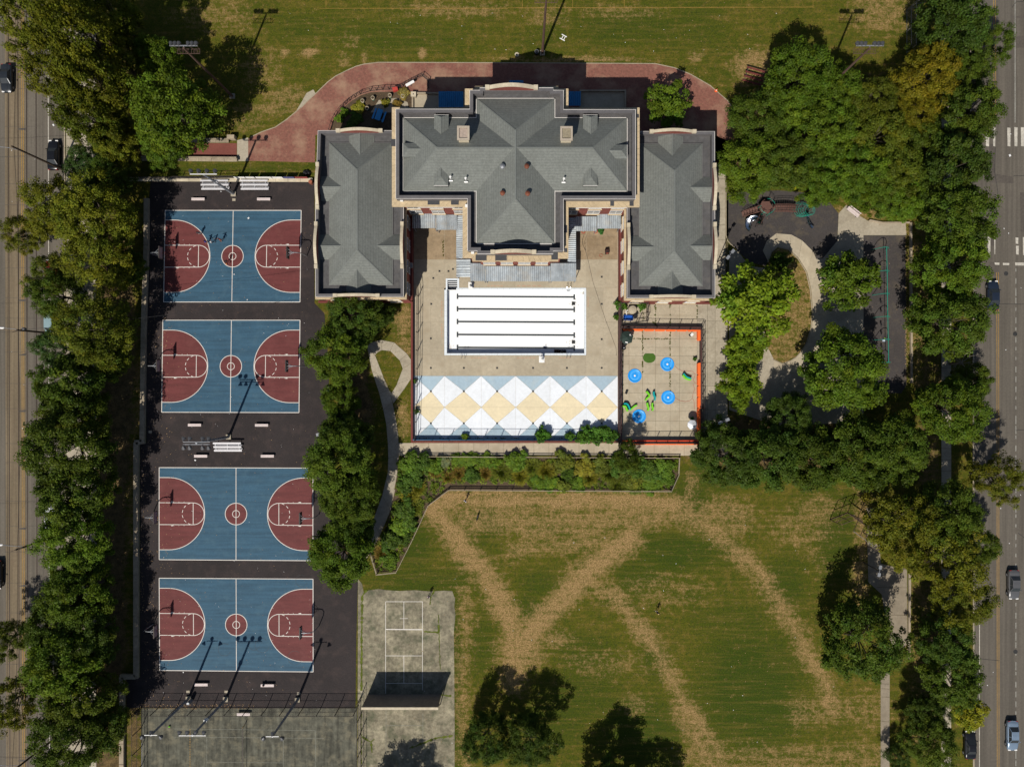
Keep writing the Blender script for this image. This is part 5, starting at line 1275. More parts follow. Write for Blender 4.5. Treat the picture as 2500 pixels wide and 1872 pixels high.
ribbon('play_barrier', [([(1579,983),(1580,990),(1582,997),(1580,1002)], m_toygreen)], 'bright green bent play barrier, lower left of the toy group', 0.6)
ribbon('play_barrier', [([(1595,956),(1595,963),(1598,970),(1597,977)], m_toyteal)], 'teal wavy play barrier in the toy group', 0.6)
ribbon('play_barrier', [([(1592,983),(1591,990),(1593,997),(1591,1002)], m_toygreen)], 'bright green bent play barrier, lower right of the toy group', 0.6)
ribbon('play_barrier', [([(1522,985),(1530,986),(1535,994),(1537,1000)], m_toyteal), ([(1519,991),(1526,992),(1529,999),(1532,1003)], m_toygreen)], 'teal and green arched play barrier by the left wall of the splash yard', 0.6)
ribbon('play_barrier', [([(1538,1001),(1543,996),(1549,991),(1554,989)], m_toygreen)], 'bright green play barrier slanting beside the teal arch', 0.45)
ribbon('play_barrier', [([(1667,912),(1673,919),(1679,922),(1686,924)], m_toyteal), ([(1666,915),(1672,922),(1678,925.5),(1685,927)], m_toygreen)], 'teal and green curved play barrier near the right padding', 0.6)
def umbrella(px, py, r, h, n, mt, label, mt2=None):
    t = thing('patio_umbrella', label, 'umbrella', (*at(px, py, h), 0.03), 0.3, 'patio umbrellas')
    MB().tube([(0,0,0),(0,0,h+0.1)], 0.03, 6).build('pole', m_galv, t)
    MB().lathe([(0.3,0),(0.3,0.08),(0.05,0.12)], 12).build('base', m_black, t)
    for i in range(n):
        a, b = 2*math.pi*i/n, 2*math.pi*(i+1)/n
        MB().add([(0,0,h),(r*math.cos(a),r*math.sin(a),h-0.42),(r*math.cos(b),r*math.sin(b),h-0.42),(r*math.cos(a),r*math.sin(a),h-0.54),(r*math.cos(b),r*math.sin(b),h-0.54)], [(0,1,2),(1,3,4,2)]).build('canopy_panel', mt if (i % 2 or not mt2) else mt2, t)
    return t
u = umbrella(1530.5, 824, 1.15, 2.4, 6, m_umb, 'dark green patio umbrella with white marks at the left fence')
MB().box(0.62, 0.28, 2.24, 0.3, 0.12, 0.02, 0.7, 0, 0, 0.35).box(0.72, 0.2, 2.2, 0.1, 0.3, 0.02, 0.2, 0, 0, 0.35).build('white_emblem', m_white, u)
MB().box(-0.25, -0.72, 2.19, 0.42, 0.14, 0.02, -0.5, 0, 0.35).build('white_stripe', m_white, u)
umbrella(1691.5, 1037, 0.80, 2.3, 8, m_umbw, 'white patio umbrella in the lower right of the splash yard', M('umbrella_grey', (0.62, 0.64, 0.69), 0.7, 0.04))
def plastic_chair(px, py, rz, mt, label):
    t = thing('plastic_chair', label, 'chair', (*at(px, py), 0.035), rz, 'plastic chairs')
    MB().box(0, 0, 0.43, 0.5, 0.48, 0.05).build('seat', mt, t); MB().box(0, 0.26, 0.7, 0.5, 0.05, 0.5, 0, 0, -0.15).build('backrest', mt, t)
    for x in (-0.2, 0.2):
        for y in (-0.2, 0.2): MB().box(x, y, 0.2, 0.05, 0.05, 0.41).build('leg', mt, t)
        MB().box(x*1.2, 0, 0.62, 0.05, 0.44, 0.04).build('armrest', mt, t)
plastic_chair(1517.5+2.5, 822, 1.57, m_toygreen, 'green plastic chair under the dark green umbrella')
plastic_chair(1688, 1021, 0.3, M('chair_dark_green', (0.015, 0.14, 0.02), 0.5, 0.1), 'dark green plastic chair above the white umbrella')
t = thing('sign_stand', 'small white tilted sign on a stand in the upper right of the splash yard', 'sign', (*at(1685, 818), 0.035), 0.6)
MB().box(0, 0, 1.2, 0.5, 0.42, 0.04, 0.3).build('board', m_white, t); MB().tube([(0,0,0),(0,0,1.18)], 0.025).box(0, 0, 0.03, 0.4, 0.4, 0.05).build('stand', m_black, t)
t = thing('trash_bin', 'black round bin below the dark green umbrella', 'bin', (*at(1521.5, 850), 0.035)); MB().lathe([(0.24,0),(0.3,0.8),(0.33,0.82),(0.33,0.9)], 14).build('drum', m_black, t); MB().lathe([(0.07,0.9),(0.07,0.93)], 10).build('lid_cap', m_white, t)
t = thing('rubber_cover', 'dark triangular cover lying in the splash yard left of the green toys', 'cover', (*at(1529.5, 957), 0.036)); MB().prism([(-.28,-.2),(.05,-.38),(.3,.3),(.1,.42),(-.1,.35)], 0, 0.12).build('cover', m_black, t)
# pump gear in the small enclosure and yard clutter
t = thing('filter_tank', 'beige cylindrical filter tank in the fenced enclosure', 'tank', at3(1542, 757)); MB().lathe([(0.68,0),(0.72,0.1),(0.72,1.1),(0.6,1.3),(0.2,1.4)], 20).build('tank', m_conc, t); MB().tube([(-0.7,0,0.6),(-1.0,-0.3,0.6),(-0.9,-0.8,0.6)], 0.07).build('pipe', m_white, t)
t = thing('blue_tub', 'rectangular blue tub in the fenced enclosure', 'tub', at3(1533, 776), -0.05); MB().box(0, 0, 0.05, 1.5, 0.75, 0.1).build('tub_floor', M('tub_blue', (0.01, 0.09, 0.42), 0.5, 0.08), t)
for q in ((0,0.38,1.55,0.06),(0,-0.38,1.55,0.06),(0.76,0,0.06,0.7),(-0.76,0,0.06,0.7)): MB().box(q[0], q[1], 0.2, q[2], q[3], 0.4).build('tub_side', bpy.data.materials['tub_blue'], t)
t = thing('trash_bin', 'black bin beside the blue tub in the enclosure', 'bin', at3(1550, 772)); MB().lathe([(0.28,0),(0.34,0.8),(0.3,0.92)], 14).build('drum', m_black, t); MB().lathe([(0.36,0.8),(0.36,0.86)], 14).build('rim', m_black, t)
dk = M('cart_dark', (0.035, 0.015, 0.013), 0.7, 0.2)
t = thing('utility_cart', 'small dark boxy cart in the right yard', 'cart', (*at(1481, 616), 0.035), 0.1); MB().box(0, 0, 0.45, 0.6, 0.75, 0.5).build('cart_box', dk, t); MB().box(0, -0.3, 0.74, 0.4, 0.1, 0.06).build('handle', m_hose, t)
for x in (-.25,.25):
    for y in (-.28,.28): MB().tube([(x-.03,y,.1),(x+.03,y,.1)], 0.1, 10).build('wheel', m_black, t)
t = thing('hose_reel', 'small loose coil of red hose beside the dark cart', 'hose', (*at(1467, 624), 0.035)); MB().tube([(0.25*math.cos(a)*(1+.1*math.sin(3*a)),0.25*math.sin(a),0.03+a*.004) for a in np.linspace(0,14,50)], 0.02, 4).build('coil', m_hose, t)
for i, (x, y) in enumerate(((1423,568),(1453,568))):
    t = thing('life_ring', 'small red ring hanging %s under the right yard canopy' % ('left','right')[i], 'life ring', (*at(x, y), 0.9), 0); MB().tube([(0.28*math.cos(a), 0.28*math.sin(a), 0) for a in np.linspace(0, 6.28, 17)], 0.06, 6).build('ring', M('ring_red%d' % i, (0.4, 0.06, 0.04), 0.6, 0.1), t); MB().tube([(0,0.28,0),(0,0.3,0.5)], 0.02).build('hanger', m_galv, t)

# ================================================================== corner garden and things behind the building
plane('garden_bed', [(807,322),(812,300),(822,283),(838,264),(858,247),(882,233),(906,226),(968,224),(1012,226),(1012,275),(955,275),(955,322)], 0.02, m_soil)
plane('garden_paving', [(905,275),(925,245),(968,240),(995,250),(1000,275)], 0.03, m_conc2)
t = thing('picnic_table', 'bright blue picnic table in the shaded corner garden', 'picnic table', at3(927, 284), -0.35)
mblue = M('table_blue', (0.05, 0.30, 0.62), 0.6, 0.06)
for i in range(5): MB().box(-0.36+i*0.18, 0, 0.75, 0.165, 1.85, 0.05).build('table_plank', mblue, t)
for x in (-0.85, 0.85): MB().box(x, 0, 0.45, 0.28, 1.85, 0.05).build('bench_plank', mblue, t)
for y in (-0.6, 0.6): MB().beam((-0.85,y,0.4),(0.85,y,0.4),0.06,0.1).beam((-0.3,y,0.7),(-0.6,y,0),0.06,0.09).beam((0.3,y,0.7),(0.6,y,0),0.06,0.09).build('leg_frame', mblue, t)
tgreen = M('tub_green', (0.02, 0.16, 0.11), 0.6, 0.1)
for i, (x, y) in enumerate(((912,243),(953.5,237),(887,250),(985,239),(898,268))):
    t = thing('barrel_planter', 'white and green barrel planter in the corner garden, %s' % ('second from left','third from left','leftmost','by the flowers','the one in shade')[i], 'planter', at3(x, y), 0, 'barrel planters')
    MB().lathe([(0.25,0),(0.29,0.4),(0.3,0.45)], 14).build('lower_band', tgreen, t); MB().lathe([(0.305,0.45),(0.3,0.75),(0.25,0.76),(0.24,0.66)], 14).build('upper_band', m_stone2, t); MB().lathe([(0.235,0.67),(0.02,0.69)], 12).build('planting_soil', m_soil, t)
t = thing('wash_sink', 'square white outdoor sink with dark drain behind the building', 'sink', at3(1011, 235)); MB().box(0, 0, 0.4, 0.75, 0.7, 0.8).build('cabinet', m_conc2, t); MB().box(0, 0, 0.83, 0.85, 0.8, 0.06).build('basin_top', m_stone2, t); MB().lathe([(0.1,0.86),(0.1,0.872)], 12).build('drain', m_black, t)
t = thing('metal_awning_sign', 'white panel fixed on the angled railing behind the building', 'sign', (*at(1003, 210), 1.0), 0.5); MB().box(0, 0, 0, 1.5, 0.45, 0.05).build('panel', m_white, t); MB().box(0, -0.1, -0.5, 0.06, 0.06, 1.0).build('bracket', m_galv, t)
t = thing('red_tarp', 'small red sheet over the garden railing', 'tarp', (*at(967, 223), 1.05), 0.3); MB().box(0, 0, 0.02, 0.85, 0.6, 0.03).box(0.0, -0.3, -0.3, 0.85, 0.03, 0.6).build('sheet', M('tarp_red', (0.42, 0.05, 0.04), 0.7, 0.1), t)

# ================================================================== handball wall
hw = thing('handball_wall', 'tall grey handball wall with pale top edge casting a slanted shadow', 'wall', (0,0,0))
p0, p1 = Vector(at(898,1694)), Vector(at(1077,1694)); n = 4
for i in range(n):
    a, b = p0.lerp(p1, i/n+0.0007), p0.lerp(p1, (i+1)/n-0.0007)
    MB().prism([(a.x,a.y),(b.x,b.y),(b.x,b.y-0.32),(a.x,a.y-0.32)], 0, 4.75).build('wall_panel', m_hwall, hw)
MB().prism([(p0.x-0.05,p0.y+0.03),(p1.x+0.05,p1.y+0.03),(p1.x+0.05,p1.y-0.36),(p0.x-0.05,p0.y-0.36)], 4.752, 4.86).build('top_cap', m_stone2, hw)
for i in range(4): a = p0.lerp(p1, i/3*0.98+0.01); MB().beam((a.x,a.y-0.35,3.6),(a.x,a.y-1.6,0),0.12,0.12).build('buttress', m_fence, hw)
# tennis net
tn = thing('tennis_net', 'tennis net seen edge on with its post in the tennis court', 'tennis net', at3(598, 1768))
MB().tube([(0,0,0),(0,0,1.1)], 0.06).build('post', m_yellow, tn); MB().tube([(0,-12.5,0),(0,-12.5,1.1)], 0.06).build('post', m_yellow, tn)
MB().add([(0,0,0.1),(0,-12.5,0.1),(0,-12.5,1.0),(0,0,1.0)], [(0,1,2,3)]).build('netting', m_wire, tn); MB().beam((0,0,1.02),(0,-12.5,1.02),0.07,0.08).build('net_band', m_fence, tn)
for x, y, mt, lab in ((414.5,1771.5,m_toygreen,'bright green ball lying on the tennis court'),):
    t = thing('ball', lab, 'ball', (*at(x, y), 0.16)); MB().lathe([(0.02,-.16),(.11,-.11),(.16,0),(.11,.11),(.02,.16)], 12).build('ball_skin', mt, t, True)
# backstop
bs = thing('baseball_backstop', 'rusty chain link baseball backstop at the right edge of the lawn', 'backstop', at3(2092, 1268), -0.62)
for a, b in (((-3.6,-2.6),(-1.9,0)),((-1.9,0),(1.9,0)),((1.9,0),(3.6,-2.6))):
    for k in range(3): p = Vector((*a,0)).lerp(Vector((*b,0)), k/2); MB().tube([(p.x,p.y,0),(p.x,p.y,4.2)], 0.06).build('post', m_brownsteel, bs)
    for z in (0.1, 2.1, 4.2): MB().tube([(*a,z),(*b,z)], 0.055).build('rail', m_brownsteel, bs)
    MB().add([(*a,0.1),(*b,0.1),(*b,4.2),(*a,4.2)], [(0,1,2,3)]).build('chain_link_mesh', m_wire, bs)
for x in (-1.9, -0.6, 0.6, 1.9): MB().tube([(x,0,4.2),(x,-2.4,5.2)], 0.055).build('hood_rib', m_brownsteel, bs)
MB().tube([(-1.9,-2.4,5.2),(1.9,-2.4,5.2)], 0.05).build('rail', m_fencegal, bs)
MB().add([(-1.9,0,4.2),(1.9,0,4.2),(1.9,-2.4,5.2),(-1.9,-2.4,5.2)], [(0,1,2,3)]).build('hood_mesh', m_wire, bs)
# yellow field lines, cone, sawhorse
fm = struct(MB().line(pts([(780,21),(1240,21),(1240,20),(1985,18),(1985,-40)]), 0.06, 0.006).build('field_line', m_yellow))
for x in (796, 1275, 1398, 1524, 1985): MB().line(pts([(x, 20), (x, -40)]), 0.05, 0.008).build('field_tick', m_yellow, fm)
t = thing('traffic_cone', 'orange and white traffic cone on the brick walk edge', 'traffic cone', at3(1748, 222)); MB().box(0, 0, 0.02, 0.42, 0.42, 0.04).build('base', m_orange, t); MB().lathe([(0.17,0.04),(0.13,0.28)], 14).lathe([(0.09,0.5),(0.03,0.75)], 14).build('cone_body', m_orange, t); MB().lathe([(0.131,0.28),(0.091,0.5)], 14).build('reflective_band', m_white, t)
t = thing('sawhorse', 'white painted barrier frame lying on the north field', 'barrier', at3(1375, 93), -0.5)
for y in (-0.36, 0.36): MB().box(0, y, 0.1, 0.95, 0.11, 0.1).build('leg_board', m_white, t)
for x in (-0.12, 0.26): MB().box(x, 0, 0.16, 0.11, 0.6, 0.1).build('cross_board', m_white, t)
t = thing('concrete_cover', 'round pale concrete lid in the grass by the floodlight footing', 'lid', at3(1262, 134)); MB().lathe([(0.36,0),(0.36,0.12),(0.28,0.15)], 14).build('lid', m_stone2, t); MB().lathe([(0.1,0.15),(0.1,0.17)], 8).build('knob', m_black, t)
t = thing('trash_drum', 'dark drum with pale rim beside the floodlight behind the building', 'bin', at3(1310, 132)); MB().lathe([(0.3,0),(0.3,0.85)], 14).build('drum', m_black, t); MB().tube([(0.31*math.cos(a),0.31*math.sin(a),0.85) for a in np.linspace(0,6.28,17)], 0.03, 5).build('rim', m_galv, t)
t = thing('bag_pile', 'heap of black trash bags beside the banners at the west wing', 'trash bags', at3(749, 425))
for x, y, r_ in ((0,0,.42),(.4,.1,.36),(-.3,.25,.34),(.1,.4,.3)): MB().lathe([(r_*.5,0),(r_,r_*.4),(r_*.8,r_),(r_*.2,r_*1.4),(r_*.3,r_*1.6)], 10, (x,y,0)).build('bag', m_black, t)
t = thing('water_cooler', 'rust coloured drum beside the west wing wall', 'drum', at3(761, 447)); MB().lathe([(0.3,0),(0.32,0.4),(0.3,0.9)], 14).build('barrel', M('drum_rust', (0.28, 0.09, 0.05), 0.7, 0.3), t); MB().lathe([(0.33,0.4),(0.33,0.45)], 14).build('hoop_band', m_black, t)
t = thing('beach_ball', 'blue and white ball caught at the tree edge right of the second court', 'ball', (*at(802.5, 953), 0.32))
for k in range(6):
    mb = MB(); vs = []
    for i in range(7):
        ph = -math.pi/2+math.pi*i/6
        for th in (k*math.pi/3, (k+1)*math.pi/3): vs.append((0.32*math.cos(ph)*math.cos(th), 0.32*math.cos(ph)*math.sin(th), 0.32*math.sin(ph)))
    mb.add(vs, [(2*i,2*i+1,2*i+3,2*i+2) for i in range(6)]).build('gore', m_white if k % 3 == 0 else M('ball_blue%d' % k, (0.01, 0.07, 0.6), 0.4, 0.05), t, True)

# ================================================================== playground equipment
cl = thing('play_structure', 'brown and green metal climbing structure with bridges in the playground', 'play structure', at3(1868, 512))
def L2(px, py): a = at(px, py); o = at(1868, 512); return (a[0]-o[0], a[1]-o[1])
def bridge(p, q, wd, z0, z1, arch=0.0):
    p, q = Vector(L2(*p)), Vector(L2(*q)); d = (q-p); L_ = d.length; d.normalize(); nn = Vector((-d.y, d.x))
    n = max(4, int(L_/0.35))
    f = lambda u: z0+(z1-z0)*u+arch*math.sin(math.pi*u)
    for i in range(n):
        u0, u1 = i/n, (i+0.85)/n; a, b = p+d*L_*u0, p+d*L_*u1
        MB().add([(a.x+nn.x*wd/2,a.y+nn.y*wd/2,f(u0)),(a.x-nn.x*wd/2,a.y-nn.y*wd/2,f(u0)),(b.x-nn.x*wd/2,b.y-nn.y*wd/2,f(u1)),(b.x+nn.x*wd/2,b.y+nn.y*wd/2,f(u1))], [(0,1,2,3)]).build('deck_tread', m_brownplastic, cl)
    for s_ in (-1, 1):
        for dz in (0.45, 0.9): MB().tube([(p.x+d.x*L_*u+nn.x*s_*wd/2, p.y+d.y*L_*u+nn.y*s_*wd/2, f(u)+dz) for u in np.linspace(0,1,7)], 0.03, 5).build('guard_rail', m_brownplastic, cl)
        for u in np.linspace(0,1,7): MB().tube([(p.x+d.x*L_*u+nn.x*s_*wd/2, p.y+d.y*L_*u+nn.y*s_*wd/2, 0 if u in (0.,1.) else f(u)), (p.x+d.x*L_*u+nn.x*s_*wd/2, p.y+d.y*L_*u+nn.y*s_*wd/2, f(u)+0.92)], 0.025, 5).build('baluster', m_brownplastic, cl)
bridge((1811,525),(1845,516), 0.9, 0.2, 1.3)
bridge((1880,515),(1935,516), 1.1, 1.5, 1.5, 0.25)
bridge((1852,530),(1843,546), 0.8, 1.3, 1.6)
for c, r_ in (((1862,512),1.15),):
    o = L2(*c); MB().prism([(o[0]+r_*math.cos(a), o[1]+r_*math.sin(a)) for a in np.linspace(0,2*math.pi,7)[:-1]], 1.42, 1.5).build('platform', m_brownplastic, cl)
    for a in np.linspace(0,2*math.pi,7)[:-1]: MB().tube([(o[0]+r_*math.cos(a), o[1]+r_*math.sin(a), 0),(o[0]+r_*math.cos(a), o[1]+r_*math.sin(a), 2.7)], 0.05, 6).build('post', m_green if a > 3 else m_brownplastic, cl)
    for a, b in ((0.3,1.6),(3.4,4.6),(4.8,6.0)): MB().tube([(o[0]+1.2*math.cos(t_), o[1]+1.2*math.sin(t_), 2.5) for t_ in np.linspace(a,b,6)], 0.035, 5).build('hoop_rail', m_green, cl)
o = L2(1953, 513)
for k in range(6):
    r_ = 1.25-0.1*k; MB().tube([(o[0]+0.15*k+r_*math.cos(t_), o[1]-0.12*k+r_*math.sin(t_), 0.35+0.35*k+0.05*t_) for t_ in np.linspace(0.4*k, 0.4*k+5.3, 22)], 0.035, 5).build('spiral_ring', m_green, cl)
for a in np.linspace(0,2*math.pi,7)[:-1]: MB().tube([(o[0]+1.25*math.cos(a),o[1]+1.25*math.sin(a),0),(o[0]+0.35+0.7*math.cos(a),o[1]-.25+0.7*math.sin(a),2.5)], 0.04, 5).build('spiral_post', m_green, cl)
def chute(name, pl, wd, label):
    o = at(pl[0][0], pl[0][1]); t = thing(name, label, 'slide', (*o, 0))
    P_ = [Vector((at(x,y)[0]-o[0], at(x,y)[1]-o[1], z)) for x, y, z in pl]; n = len(P_); vs = []
    prof = [(-1,0.22),(-0.9,0.02),(-0.4,0),(0.4,0),(0.9,0.02),(1,0.22)]
    for i, p in enumerate(P_):
        d = (P_[min(i+1,n-1)]-P_[max(i-1,0)]); d.z = 0; d.normalize(); nn = Vector((-d.y,d.x,0))
        for u, z in prof: q = p+nn*u*wd/2; vs.append((q.x,q.y,q.z+z))
    k = len(prof); b = MB().add(vs, [(i*k+j, i*k+j+1, (i+1)*k+j+1, (i+1)*k+j) for i in range(n-1) for j in range(k-1)]).build('chute', m_chrome, t, True)
    for i in (0, n//2): p = P_[i]; MB().tube([(p.x,p.y,0),(p.x,p.y,p.z)], 0.045).build('support', m_fence, t)
    return t
chute('slide', [(1962,531,1.6),(1964.5,539,1.25),(1969,546,0.8),(1976,552,0.4),(1983,557,0.25)], 0.5, 'straight bending stainless slide leaving the green spiral climber')
a0 = np.linspace(0.5, 0.5-5.0, 16)
chute('spiral_slide', [(1833+11.5*math.cos(a), 549+13*math.sin(a)*0.92, 2.3-2.1*i/15) for i, a in enumerate(a0)], 0.95, 'shiny stainless spiral slide at the left of the playground')
sg = thing('swing_set', 'long green swing frame with seven arched supports on dark rubber', 'swing set', at3(2166, 740))
def L3(px, py, z): k = at(px, py, z); o = at(2166, 740); return (k[0]-o[0], k[1]-o[1], z)
top = [(2164.5,603),(2166,660),(2166.5,716),(2167.5,772),(2168.5,828),(2169.5,884)]
MB().tube([L3(x, y, 2.7) for x, y in top], 0.055, 6).build('top_beam', m_green, sg)
for x, y in top:
    c = L3(x, y, 2.7)
    MB().tube([(c[0]-1.15,c[1],0),(c[0]-0.75,c[1],1.9),(c[0]-0.35,c[1],2.55),(c[0],c[1],2.7),(c[0]+0.35,c[1],2.55),(c[0]+0.75,c[1],1.9),(c[0]+1.15,c[1],0)], 0.05, 6).build('arch_frame', m_green, sg)
for (xa, ya), (xb, yb) in zip(top[:-1], top[1:]):
    for u in (0.3, 0.7):
        c = L3(xa+(xb-xa)*u, ya+(yb-ya)*u, 2.7)
        s_ = MB().box(c[0], c[1], 0.55, 0.22, 0.5, 0.04).build('swing_seat', m_black, sg)
        for e in (-0.24, 0.24): MB().tube([(c[0],c[1]+e,0.57),(c[0],c[1]+e,2.68)], 0.012, 4).build('chain', m_galv, s_)
t = thing('cardboard_box', 'pale blue folder lying on the rubber near the lower swings', 'box', at3(2157.5, 831), 0.02); MB().box(0, 0, 0.06, 0.52, 0.4, 0.12).build('box_body', M('pale_blue_board', (0.35, 0.42, 0.5), 0.7, 0.05), t); MB().box(0, 0, 0.128, 0.3, 0.04, 0.012).build('tape', m_white, t)
t = thing('tennis_ball', 'tiny lime ball beside the pale blue folder', 'ball', (*at(2160, 825.5), 0.07)); MB().lathe([(0.01,-.09),(.07,-.06),(.09,0),(.07,.06),(.01,.09)], 10).build('ball_skin', M('lime_felt', (0.4, 0.75, 0.02), 0.8, 0.1), t, True)
# ================================================================== trees and shrubs
def leaf_cloud(rng, centers, radii, per, leaf, flat=0.6, up=0.75, name='crown', spread=1.0, clump_tint=0.16):
    """many small leaf faces gathered round clump centres"""
    C = np.repeat(centers, per, 0); R_ = np.repeat(radii, per)
    n = len(C)
    d = rng.normal(size=(n, 3)); d /= np.linalg.norm(d, axis=1, keepdims=True)
    rr = rng.uniform(0, 1, n)**0.45
    off = d*(rr*R_*spread)[:, None]; off[:, 2] *= flat
    P_ = C+off
    nrm = d*0.65+rng.normal(size=(n, 3))*0.42; nrm[:, 2] = np.abs(nrm[:, 2])*0.6+up
    nrm /= np.linalg.norm(nrm, axis=1, keepdims=True)
    tang = rng.normal(size=(n, 3)); tang -= nrm*np.sum(tang*nrm, 1)[:, None]; tang /= np.linalg.norm(tang, axis=1, keepdims=True)
    bit = np.cross(nrm, tang)
    s_ = leaf*rng.uniform(0.6, 1.35, n)
    a = P_-tang*(s_*0.55)[:, None]; b = P_+bit*(s_*0.42)[:, None]-nrm*(s_*0.08)[:, None]
    c = P_+tang*(s_*0.65)[:, None]-nrm*(s_*0.22)[:, None]; e = P_-bit*(s_*0.42)[:, None]-nrm*(s_*0.08)[:, None]
    v = np.stack([a, b, c, e], 1).reshape(-1, 3)
    me = bpy.data.meshes.new(name)
    me.vertices.add(4*n); me.vertices.foreach_set('co', v.ravel().astype(np.float32))
    me.loops.add(4*n); me.loops.foreach_set('vertex_index', np.arange(4*n, dtype=np.int32))
    me.polygons.add(n); me.polygons.foreach_set('loop_start', np.arange(0, 4*n, 4, dtype=np.int32))
    me.polygons.foreach_set('loop_total', np.full(n, 4, np.int32))
    ct = np.repeat(np.clip(rng.normal(1, clump_tint, len(centers)), 0.6, 1.5), per)*np.clip(rng.normal(1, 0.15, n), 0.5, 1.7)
    hue = np.repeat(rng.normal(0, 0.07, len(centers)), per)+rng.normal(0, 0.05, n)
    col = np.stack([ct*(1+hue), ct, ct*(1-hue*1.2), np.ones(n)], -1).clip(0.05, 3)
    at_ = me.color_attributes.new('tint', 'FLOAT_COLOR', 'POINT'); at_.data.foreach_set('color', np.repeat(col, 4, 0).astype(np.float32).ravel())
    me.materials.append(m_leaf); me.update(calc_edges=True); return me
def crown_arch(seed, R=6.0, Hc=10.5, nc=150, per=120, leaf=0.25, lobes=0.16, rc=(0.12, 0.20), zc=8.0, hollow=0.62, flat=0.6, drop=None):
    rng = np.random.default_rng(seed)
    az = rng.uniform(0, 2*np.pi, nc); el = np.arcsin(rng.uniform(-0.8, 1, nc))
    ph = rng.uniform(0, 6.28, 5)
    f = 1+lobes*np.cos(2*az+ph[0])*0.6+lobes*np.cos(3*az+ph[1])+lobes*0.8*np.cos(5*az+ph[2])+0.5*lobes*np.cos(8*az+ph[3])
    r = rng.uniform(hollow**2, 1, nc)**0.5
    x = R*0.95*f*r*np.cos(el)*np.cos(az); y = R*0.95*f*r*np.cos(el)*np.sin(az); z = zc+Hc*0.5*r*np.sin(el)*(1.0)-0.06*Hc
    C = np.stack([x, y, z], -1); rad = R*rng.uniform(*rc, nc)
    C += rng.normal(0, 0.15, C.shape)
    if drop:                                       # bare sectors, so that the outline opens
        for a0, w_ in drop:
            m_ = np.abs((az-a0+np.pi) % (2*np.pi)-np.pi) < w_; C[m_ & (r > 0.7)] *= [0.75, 0.75, 1]
    crown = leaf_cloud(rng, C, rad, per, leaf, flat)
    # trunk and limbs reaching into the clumps
    mb = MB(); mb.tube([(0,0,0),(0.06,0.02,zc*0.3),(0.0,0.08,zc*0.55),(0.05,0,zc*0.75)], R*0.055, 9, R*0.036)
    order = rng.permutation(nc)[:16]
    for k in order:
        p = C[k]; b = Vector((0.05*math.cos(k), 0.05*math.sin(k), zc*rng.uniform(0.42, 0.72))); e = Vector(p)
        m1 = b.lerp(e, 0.45)+Vector((0, 0, 0.25)); mb.tube([b, m1, e], R*0.018, 5, R*0.005)
    return crown, mb.mesh('trunk', m_bark, True)
ARCH = {
 'broad': [crown_arch(11, nc=200, lobes=0.08), crown_arch(12, nc=190, lobes=0.11, drop=[(1.0,0.35)]), crown_arch(13, lobes=0.09, nc=210), crown_arch(14, lobes=0.12, nc=190, leaf=0.22, per=135)],
 'loose': [crown_arch(21, nc=150, per=110, lobes=0.17, rc=(0.11,0.20), leaf=0.23, drop=[(0.5,0.4),(3.4,0.4)]), crown_arch(22, nc=155, per=110, lobes=0.14, rc=(0.11,0.2), leaf=0.23)],
 'dense': [crown_arch(31, nc=260, per=85, lobes=0.08, rc=(0.10,0.17), leaf=0.22, flat=0.85), crown_arch(32, nc=240, per=85, lobes=0.13, rc=(0.10,0.18), leaf=0.22, flat=0.85)],
 'small': [crown_arch(41, nc=90, per=90, lobes=0.14, rc=(0.16,0.27), leaf=0.42, hollow=0.3), crown_arch(42, nc=80, per=85, lobes=0.2, rc=(0.16,0.27), leaf=0.42, hollow=0.3)],
}
COLS = {'olive': (0.108,0.116,0.008), 'green': (0.076,0.120,0.008), 'dark': (0.046,0.076,0.008), 'deep': (0.062,0.094,0.008), 'bright': (0.128,0.190,0.010),
        'gold': (0.138,0.122,0.007), 'lime': (0.24,0.25,0.012), 'blue': (0.044,0.080,0.015), 'moss': (0.084,0.104,0.008)}
trng = random.Random(99)
def tree(px, py, r, hs, arch, colour, label, name='shade_tree', group='park trees'):
    if name == 'street_tree' and px < 400 and py < 1450: r *= 1.1; hs *= 1.15
    if px < 450 and py < 300: hs *= 1.25
    if px < 330 and 450 < py < 720: hs *= 0.82
    if name == 'plane_tree' and px < 400: hs *= 1.1
    if px > 2200 and hs > 0.95: hs *= 1.12
    s_ = r*S*0.93/6.0
    zc = 8.0*s_*hs
    s_ = r*S*(1-zc/H)/6.0; zc = 8.0*s_*hs
    x, y = at(px, py, zc)
    t = thing(name, label, 'tree', (x, y, 0), trng.uniform(0, 6.28), group)
    t.scale = (s_, s_, s_*hs)
    k = trng.randrange(len(ARCH[arch])); cr, tk = ARCH[arch][k]
    c = link('crown', cr, t); link('trunk', tk, t)
    cc = COLS[colour]; v = trng.uniform(0.9, 1.1); c.color = (cc[0]*v*trng.uniform(.95,1.05), cc[1]*v, cc[2]*v, 1)
    return t
W = 'trees along the west street'; E = 'trees along the east street'; G = 'trees between courts and pool'; K = 'trees of the right grove'; Q = 'trees round the playground'
